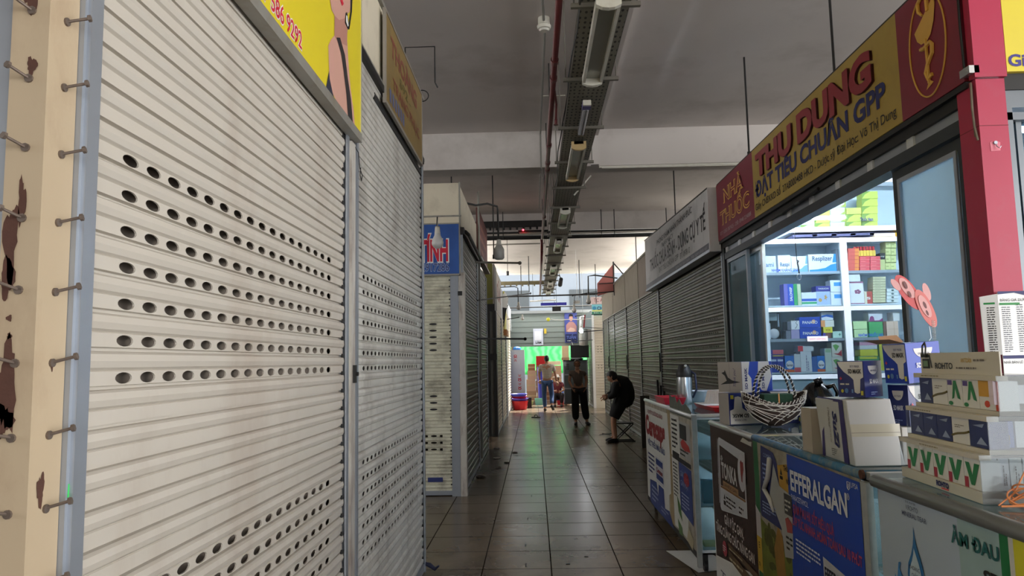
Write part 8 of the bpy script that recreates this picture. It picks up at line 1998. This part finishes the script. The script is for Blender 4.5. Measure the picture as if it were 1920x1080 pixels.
def person(label, J, shirt, trousers, shoes, skin=SKN, rad=None, facing=(0, 1, 0), hd=None, group=None, sleeve=.5, trouser_len=1.0, wide=1.0, tilt=0, hair='short', headr=.083, hands=None, belly=1.0, tk=1.12, dressed=True):
    """J: joints in metres: pelvis, waist, chest, neck, shoulder/elbow/wrist L R, hip/knee/ankle/toe L R, head"""
    R = dict(pelvis=(.13, .10), waist=(.125 * belly, .095 * belly), chest=(.145, .105), neckb=(.06, .055), neck=(.048, .048), sh=.058, el=.040, wr=.026, hp=.085, kn=.056, an=.038, toe=.030)
    if rad: R.update(rad)
    nodes = {'pelvis': (J['pelvis'], R['pelvis']), 'waist': (J['waist'], R['waist']), 'chest': (J['chest'], R['chest']), 'neckb': (J['neckb'], R['neckb']), 'neck': (J['neck'], R['neck'])}
    edges = [('pelvis', 'waist'), ('waist', 'chest'), ('chest', 'neckb'), ('neckb', 'neck')]
    for s in 'LR':
        nodes['sh' + s] = (J['sh' + s], R['sh']); nodes['el' + s] = (J['el' + s], R['el']); nodes['wr' + s] = (J['wr' + s], R['wr'])
        nodes['hp' + s] = (J['hp' + s], R['hp']); nodes['kn' + s] = (J['kn' + s], R['kn']); nodes['an' + s] = (J['an' + s], R['an']); nodes['toe' + s] = (J['toe' + s], R['toe'])
        edges += [('chest', 'sh' + s), ('sh' + s, 'el' + s), ('el' + s, 'wr' + s), ('pelvis', 'hp' + s), ('hp' + s, 'kn' + s), ('kn' + s, 'an' + s), ('an' + s, 'toe' + s)]
    body = skinned('person', nodes, edges, skin, sub=1)
    tag(body, label, 'person', group)
    k = tk + .04
    if dressed:
        # shirt
        sn = {'pelvis': (Vector(J['pelvis']) + Vector((0, 0, .0)), tuple(x * k for x in R['pelvis'])), 'waist': (J['waist'], tuple(x * k for x in R['waist'])), 'chest': (J['chest'], tuple(x * k * .98 for x in R['chest'])), 'neckb': (Vector(J['neckb']), (.065, .06))}
        se = [('pelvis', 'waist'), ('waist', 'chest'), ('chest', 'neckb')]
        for s in 'LR':
            sh, el, wr = Vector(J['sh' + s]), Vector(J['el' + s]), Vector(J['wr' + s])
            sn['sh' + s] = (sh, R['sh'] * 1.22)
            if sleeve <= 1: sn['sl' + s] = (sh.lerp(el, sleeve), R['el'] * 1.55); se += [('chest', 'sh' + s), ('sh' + s, 'sl' + s)]
            else: sn['el' + s] = (el, R['el'] * 1.6); sn['sl' + s] = (el.lerp(wr, sleeve - 1), R['wr'] * 2.2); se += [('chest', 'sh' + s), ('sh' + s, 'el' + s), ('el' + s, 'sl' + s)]
        skinned('shirt', sn, se, shirt, body, sub=1)
        tn = {'pelvis': (Vector(J['pelvis']), tuple(x * tk for x in R['pelvis']))}; te = []
        for s in 'LR':
            hp, kn, an = Vector(J['hp' + s]), Vector(J['kn' + s]), Vector(J['an' + s])
            tn['hp' + s] = (hp, R['hp'] * (tk + .06)); te += [('pelvis', 'hp' + s)]
            if trouser_len >= 1: tn['kn' + s] = (kn, R['kn'] * 1.3 * wide); tn['an' + s] = (an + (kn - an).normalized() * .03, R['an'] * 1.65 * wide); te += [('hp' + s, 'kn' + s), ('kn' + s, 'an' + s)]
            else: tn['kn' + s] = (hp.lerp(kn, trouser_len), R['kn'] * 1.5); te += [('hp' + s, 'kn' + s)]
        skinned('trousers', tn, te, trousers, body, sub=1)
    hm = MB()
    for s, sd_ in (('L', 1), ('R', -1)):
        d = Vector(J['wr' + s]) - Vector(J['el' + s]); hk = (hands or {}).get(s, {})
        hand(hm, J['wr' + s], hk.get('d', d), hk.get('n', (0, facing[1], 0)), size=hk.get('size', 1), curl=.5, side=sd_)
    hm.build('hands', skin, body, smooth=True)
    sm = MB()
    for s in 'LR':
        a, t_ = Vector(J['an' + s]), Vector(J['toe' + s]); d = (t_ - a); dl = Vector((d.x, d.y, 0)); dl = dl.normalized() if dl.length > .01 else Vector((0, 1, 0))
        hz = d.normalized()
        sm.tube([a - dl * .05 + Vector((0, 0, -.035)), a + Vector((0, 0, -.03)), a + d * .6 + Vector((0, 0, -.012)), t_ + dl * .0, t_ + dl * .045], [.030, .046, .044, .040, .022], n=12)
    sm.build('shoes', shoes, body, smooth=True)
    head(body, J['head'], facing, skin, HAIR, r=headr, tilt=tilt, hair=hair)
    return body

# man walking away, checked shirt and jeans
def plaid():
    m = bpy.data.materials.new('checked_shirt'); m.use_nodes = True
    nt = m.node_tree; N = nt.nodes.new; L = nt.links.new; b = nt.nodes['Principled BSDF']
    geo = N('ShaderNodeNewGeometry'); sp = N('ShaderNodeSeparateXYZ'); L(geo.outputs['Position'], sp.inputs[0])
    outs = []
    for ax in ('X', 'Z'):
        a = N('ShaderNodeMath'); a.operation = 'MULTIPLY'; a.inputs[1].default_value = 150; L(sp.outputs[ax], a.inputs[0])
        s = N('ShaderNodeMath'); s.operation = 'SINE'; L(a.outputs[0], s.inputs[0])
        g = N('ShaderNodeMath'); g.operation = 'GREATER_THAN'; g.inputs[1].default_value = .35; L(s.outputs[0], g.inputs[0]); outs.append(g)
    ad = N('ShaderNodeMath'); ad.operation = 'ADD'; L(outs[0].outputs[0], ad.inputs[0]); L(outs[1].outputs[0], ad.inputs[1])
    r = N('ShaderNodeMapRange'); r.inputs[2].default_value = 2; L(ad.outputs[0], r.inputs[0])
    mx = N('ShaderNodeMixRGB'); mx.inputs[1].default_value = (*lin((206, 198, 184)), 1); mx.inputs[2].default_value = (*lin((120, 104, 98)), 1)
    L(r.outputs[0], mx.inputs[0]); L(mx.outputs[0], b.inputs['Base Color']); b.inputs['Roughness'].default_value = .8
    return m
Y = 22.2; X = .37
J = dict(pelvis=V(X, Y, .93), waist=V(X, Y, 1.05), chest=V(X - .005, Y, 1.27), neckb=V(X, Y, 1.41), neck=V(X, Y + .01, 1.47), head=V(X, Y + .02, 1.575),
         shL=V(X - .185, Y, 1.36), elL=V(X - .24, Y + .02, 1.12), wrL=V(X - .22, Y + .12, .93), shR=V(X + .185, Y, 1.36), elR=V(X + .25, Y - .02, 1.11), wrR=V(X + .29, Y + .04, .88),
         hpL=V(X - .09, Y, .86), knL=V(X - .10, Y + .06, .48), anL=V(X - .08, Y + .03, .085), toeL=V(X - .09, Y + .17, .04), hpR=V(X + .09, Y, .86), knR=V(X + .13, Y + .07, .48), anR=V(X + .12, Y - .16, .20), toeR=V(X + .16, Y - .10, .07))
person('man walking away in a checked shirt and blue jeans', J, plaid(), mat('jeans', (52, 82, 128), rough=.8, var=.2, scale=14), M_black, facing=(0, 1, 0), sleeve=.75, headr=.08)
# woman standing, facing the camera
Y = 17.4; X = 1.03
J = dict(pelvis=V(X, Y, .86), waist=V(X - .01, Y, .97), chest=V(X - .02, Y, 1.16), neckb=V(X - .02, Y, 1.27), neck=V(X - .02, Y - .01, 1.33), head=V(X - .025, Y - .02, 1.43),
         shL=V(X + .15, Y, 1.23), elL=V(X + .19, Y + .02, 1.03), wrL=V(X + .15, Y - .08, .86), shR=V(X - .18, Y, 1.23), elR=V(X - .22, Y + .02, 1.03), wrR=V(X - .15, Y - .10, .86),
         hpL=V(X + .09, Y, .80), knL=V(X + .12, Y - .02, .44), anL=V(X + .17, Y, .075), toeL=V(X + .21, Y - .12, .03), hpR=V(X - .09, Y, .80), knR=V(X - .09, Y - .01, .44), anR=V(X - .09, Y, .075), toeR=V(X - .10, Y - .13, .03))
person('woman in a taupe top and wide black trousers standing in the aisle', J, mat('taupe_top', (96, 86, 78), rough=.85, var=.05), mat('black_trousers', (18, 18, 20), rough=.85), M_black, facing=(0, -1, 0), sleeve=.55, wide=1.35, rad=dict(sh=.048, el=.036, pelvis=(.125, .095), waist=(.115, .09), chest=(.125, .095)), headr=.08, hands={'L': {'d': (-.5, -.3, -.6), 'n': (0, 1, 0), 'size': .85}, 'R': {'d': (.5, -.3, -.6), 'n': (0, 1, 0), 'size': .85}})
# bent figure in dark clothes by the right row
Y = 13.7; X = 1.50
DK = mat('dark_jacket', (16, 17, 20), rough=.85, var=.05)
J = dict(pelvis=V(X + .14, Y + .05, .80), waist=V(X + .10, Y, .93), chest=V(X + .06, Y - .02, 1.06), neckb=V(X - .0, Y - .04, 1.13), neck=V(X - .03, Y - .05, 1.15), head=V(X - .07, Y - .07, 1.19),
         shL=V(X + .02, Y + .15, 1.06), elL=V(X - .06, Y + .10, .88), wrL=V(X - .17, Y - .0, .85), shR=V(X + .0, Y - .17, 1.05), elR=V(X - .06, Y - .17, .87), wrR=V(X - .17, Y - .12, .82),
         hpL=V(X + .09, Y + .10, .76), knL=V(X - .06, Y + .12, .42), anL=V(X - .06, Y + .10, .075), toeL=V(X - .17, Y + .06, .03), hpR=V(X + .09, Y - .07, .76), knR=V(X - .08, Y - .10, .42), anR=V(X - .05, Y - .10, .075), toeR=V(X - .17, Y - .15, .03))
p = person('bent person in a dark jacket and shorts leaning by the right-hand shutters', J, DK, DK, M_black, facing=(-.8, .3, 0), tilt=-.6, dressed=False, headr=.088, hands={'R': {'d': (-1, 0, -.3), 'n': (0, 0, -1)}, 'L': {'d': (-1, 0, -.3), 'n': (0, 0, -1)}})
b = MB(); b.tube([V(X + .10, Y, .66), V(X + .13, Y, .72), V(X + .14, Y, .80), V(X + .135, Y, .90), V(X + .11, Y, 1.0), V(X + .06, Y - .01, 1.09), V(X + .02, Y - .02, 1.15), V(X - .01, Y - .04, 1.18)], [.10, .165, .20, .205, .205, .18, .11, .06], n=20)
for s in 'LR':
    sh, el, wr = J['sh' + s], J['el' + s], J['wr' + s]
    b.tube([sh + V(.04, 0, .0), sh, sh.lerp(el, .5), el, el.lerp(wr, .5), el.lerp(wr, .85)], [.07, .085, .075, .068, .058, .045], n=12)
b.build('jacket', DK, p, smooth=True)
b = MB()
for s in 'LR':
    hp, kn = J['hp' + s], J['kn' + s]
    b.tube([hp + V(.05, 0, .05), hp, hp.lerp(kn, .5), hp.lerp(kn, .92)], [.10, .135, .115, .095], n=14)
b.build('shorts', DK, p, smooth=True)
# folding stool under that figure
t = T('folding_stool', 'low black folding stool behind the legs of the bent figure', 'stool', (1.62, 13.9, 0))
b = MB(); b.box(1.47, 13.72, .32, 1.80, 14.02, .345); b.build('seat', M_black, t)
for k, (a, b_) in enumerate((((1.47, 13.75, .01), (1.80, 13.75, .32)), ((1.80, 13.75, .01), (1.47, 13.75, .32)), ((1.47, 13.99, .01), (1.80, 13.99, .32)), ((1.80, 13.99, .01), (1.47, 13.99, .32)))):
    MB().cyl(a, b_, .011, n=8).build('leg', M_darkmetal, t)
MB().box(1.45, 13.735, .0, 1.83, 13.765, .02).build('foot_rail', M_darkmetal, t)
MB().box(1.45, 13.975, .0, 1.83, 14.005, .02).build('foot_rail', M_darkmetal, t)
t = T('wire_scrap', 'twisted dark wire scrap on the floor beside the bent figure', 'wire', (1.2, 15.2, 0)); b = MB(); b.tube([(1.28, 15.0, .006), (1.38, 15.1, .01), (1.48, 15.0, .006), (1.55, 15.2, .012), (1.42, 15.15, .006), (1.36, 15.3, .006)], .006, n=5); b.build('wire_body', M_black, t)
# person sitting behind the walking man
Y = 24.7; X = .76
J = dict(pelvis=V(X, Y, .36), waist=V(X, Y, .47), chest=V(X - .01, Y - .03, .66), neckb=V(X - .02, Y - .05, .78), neck=V(X - .02, Y - .06, .82), head=V(X - .02, Y - .07, .92),
         shL=V(X - .16, Y - .03, .74), elL=V(X - .22, Y - .14, .54), wrL=V(X - .10, Y - .32, .52), shR=V(X + .15, Y - .03, .74), elR=V(X + .20, Y - .15, .54), wrR=V(X + .08, Y - .33, .50),
         hpL=V(X - .09, Y - .05, .34), knL=V(X - .14, Y - .40, .42), anL=V(X - .12, Y - .34, .08), toeL=V(X - .12, Y - .46, .03), hpR=V(X + .09, Y - .05, .34), knR=V(X + .13, Y - .40, .42), anR=V(X + .10, Y - .34, .08), toeR=V(X + .10, Y - .46, .03))
p = person('seated person in a dark red top and pale hat beyond the walking man', J, mat('dark_red_top', (120, 50, 60), rough=.8), mat('dark_trousers', (44, 40, 46), rough=.85), M_black, facing=(-.3, -1, 0), sleeve=.6, rad=dict(chest=(.12, .09), waist=(.11, .09), pelvis=(.12, .1)), headr=.075)
MB().lathe([(0, .1), (.06, .09), (.08, .03), (.15, .005), (.15, 0), (.07, 0), (0, .03)], (X - .02, Y - .07, .965), 20).build('sun_hat', paint((226, 218, 206)), p, smooth=True)
t = T('low_stool', 'low stool under the seated person', 'stool', (.76, 24.7, 0)); MB().box(.63, 24.63, .20, .89, 24.85, .235).build('seat', paint((60, 90, 150)), t)
for (x, y_) in ((.64, 24.64), (.85, 24.64), (.64, 24.81), (.85, 24.81)): MB().box(x, y_, 0, x + .03, y_ + .03, .20).build('leg', paint((60, 90, 150)), t)
bpy.data.objects.remove(_fo)
for _o in bpy.data.objects:
    if 'wl' in _o: del _o['wl']
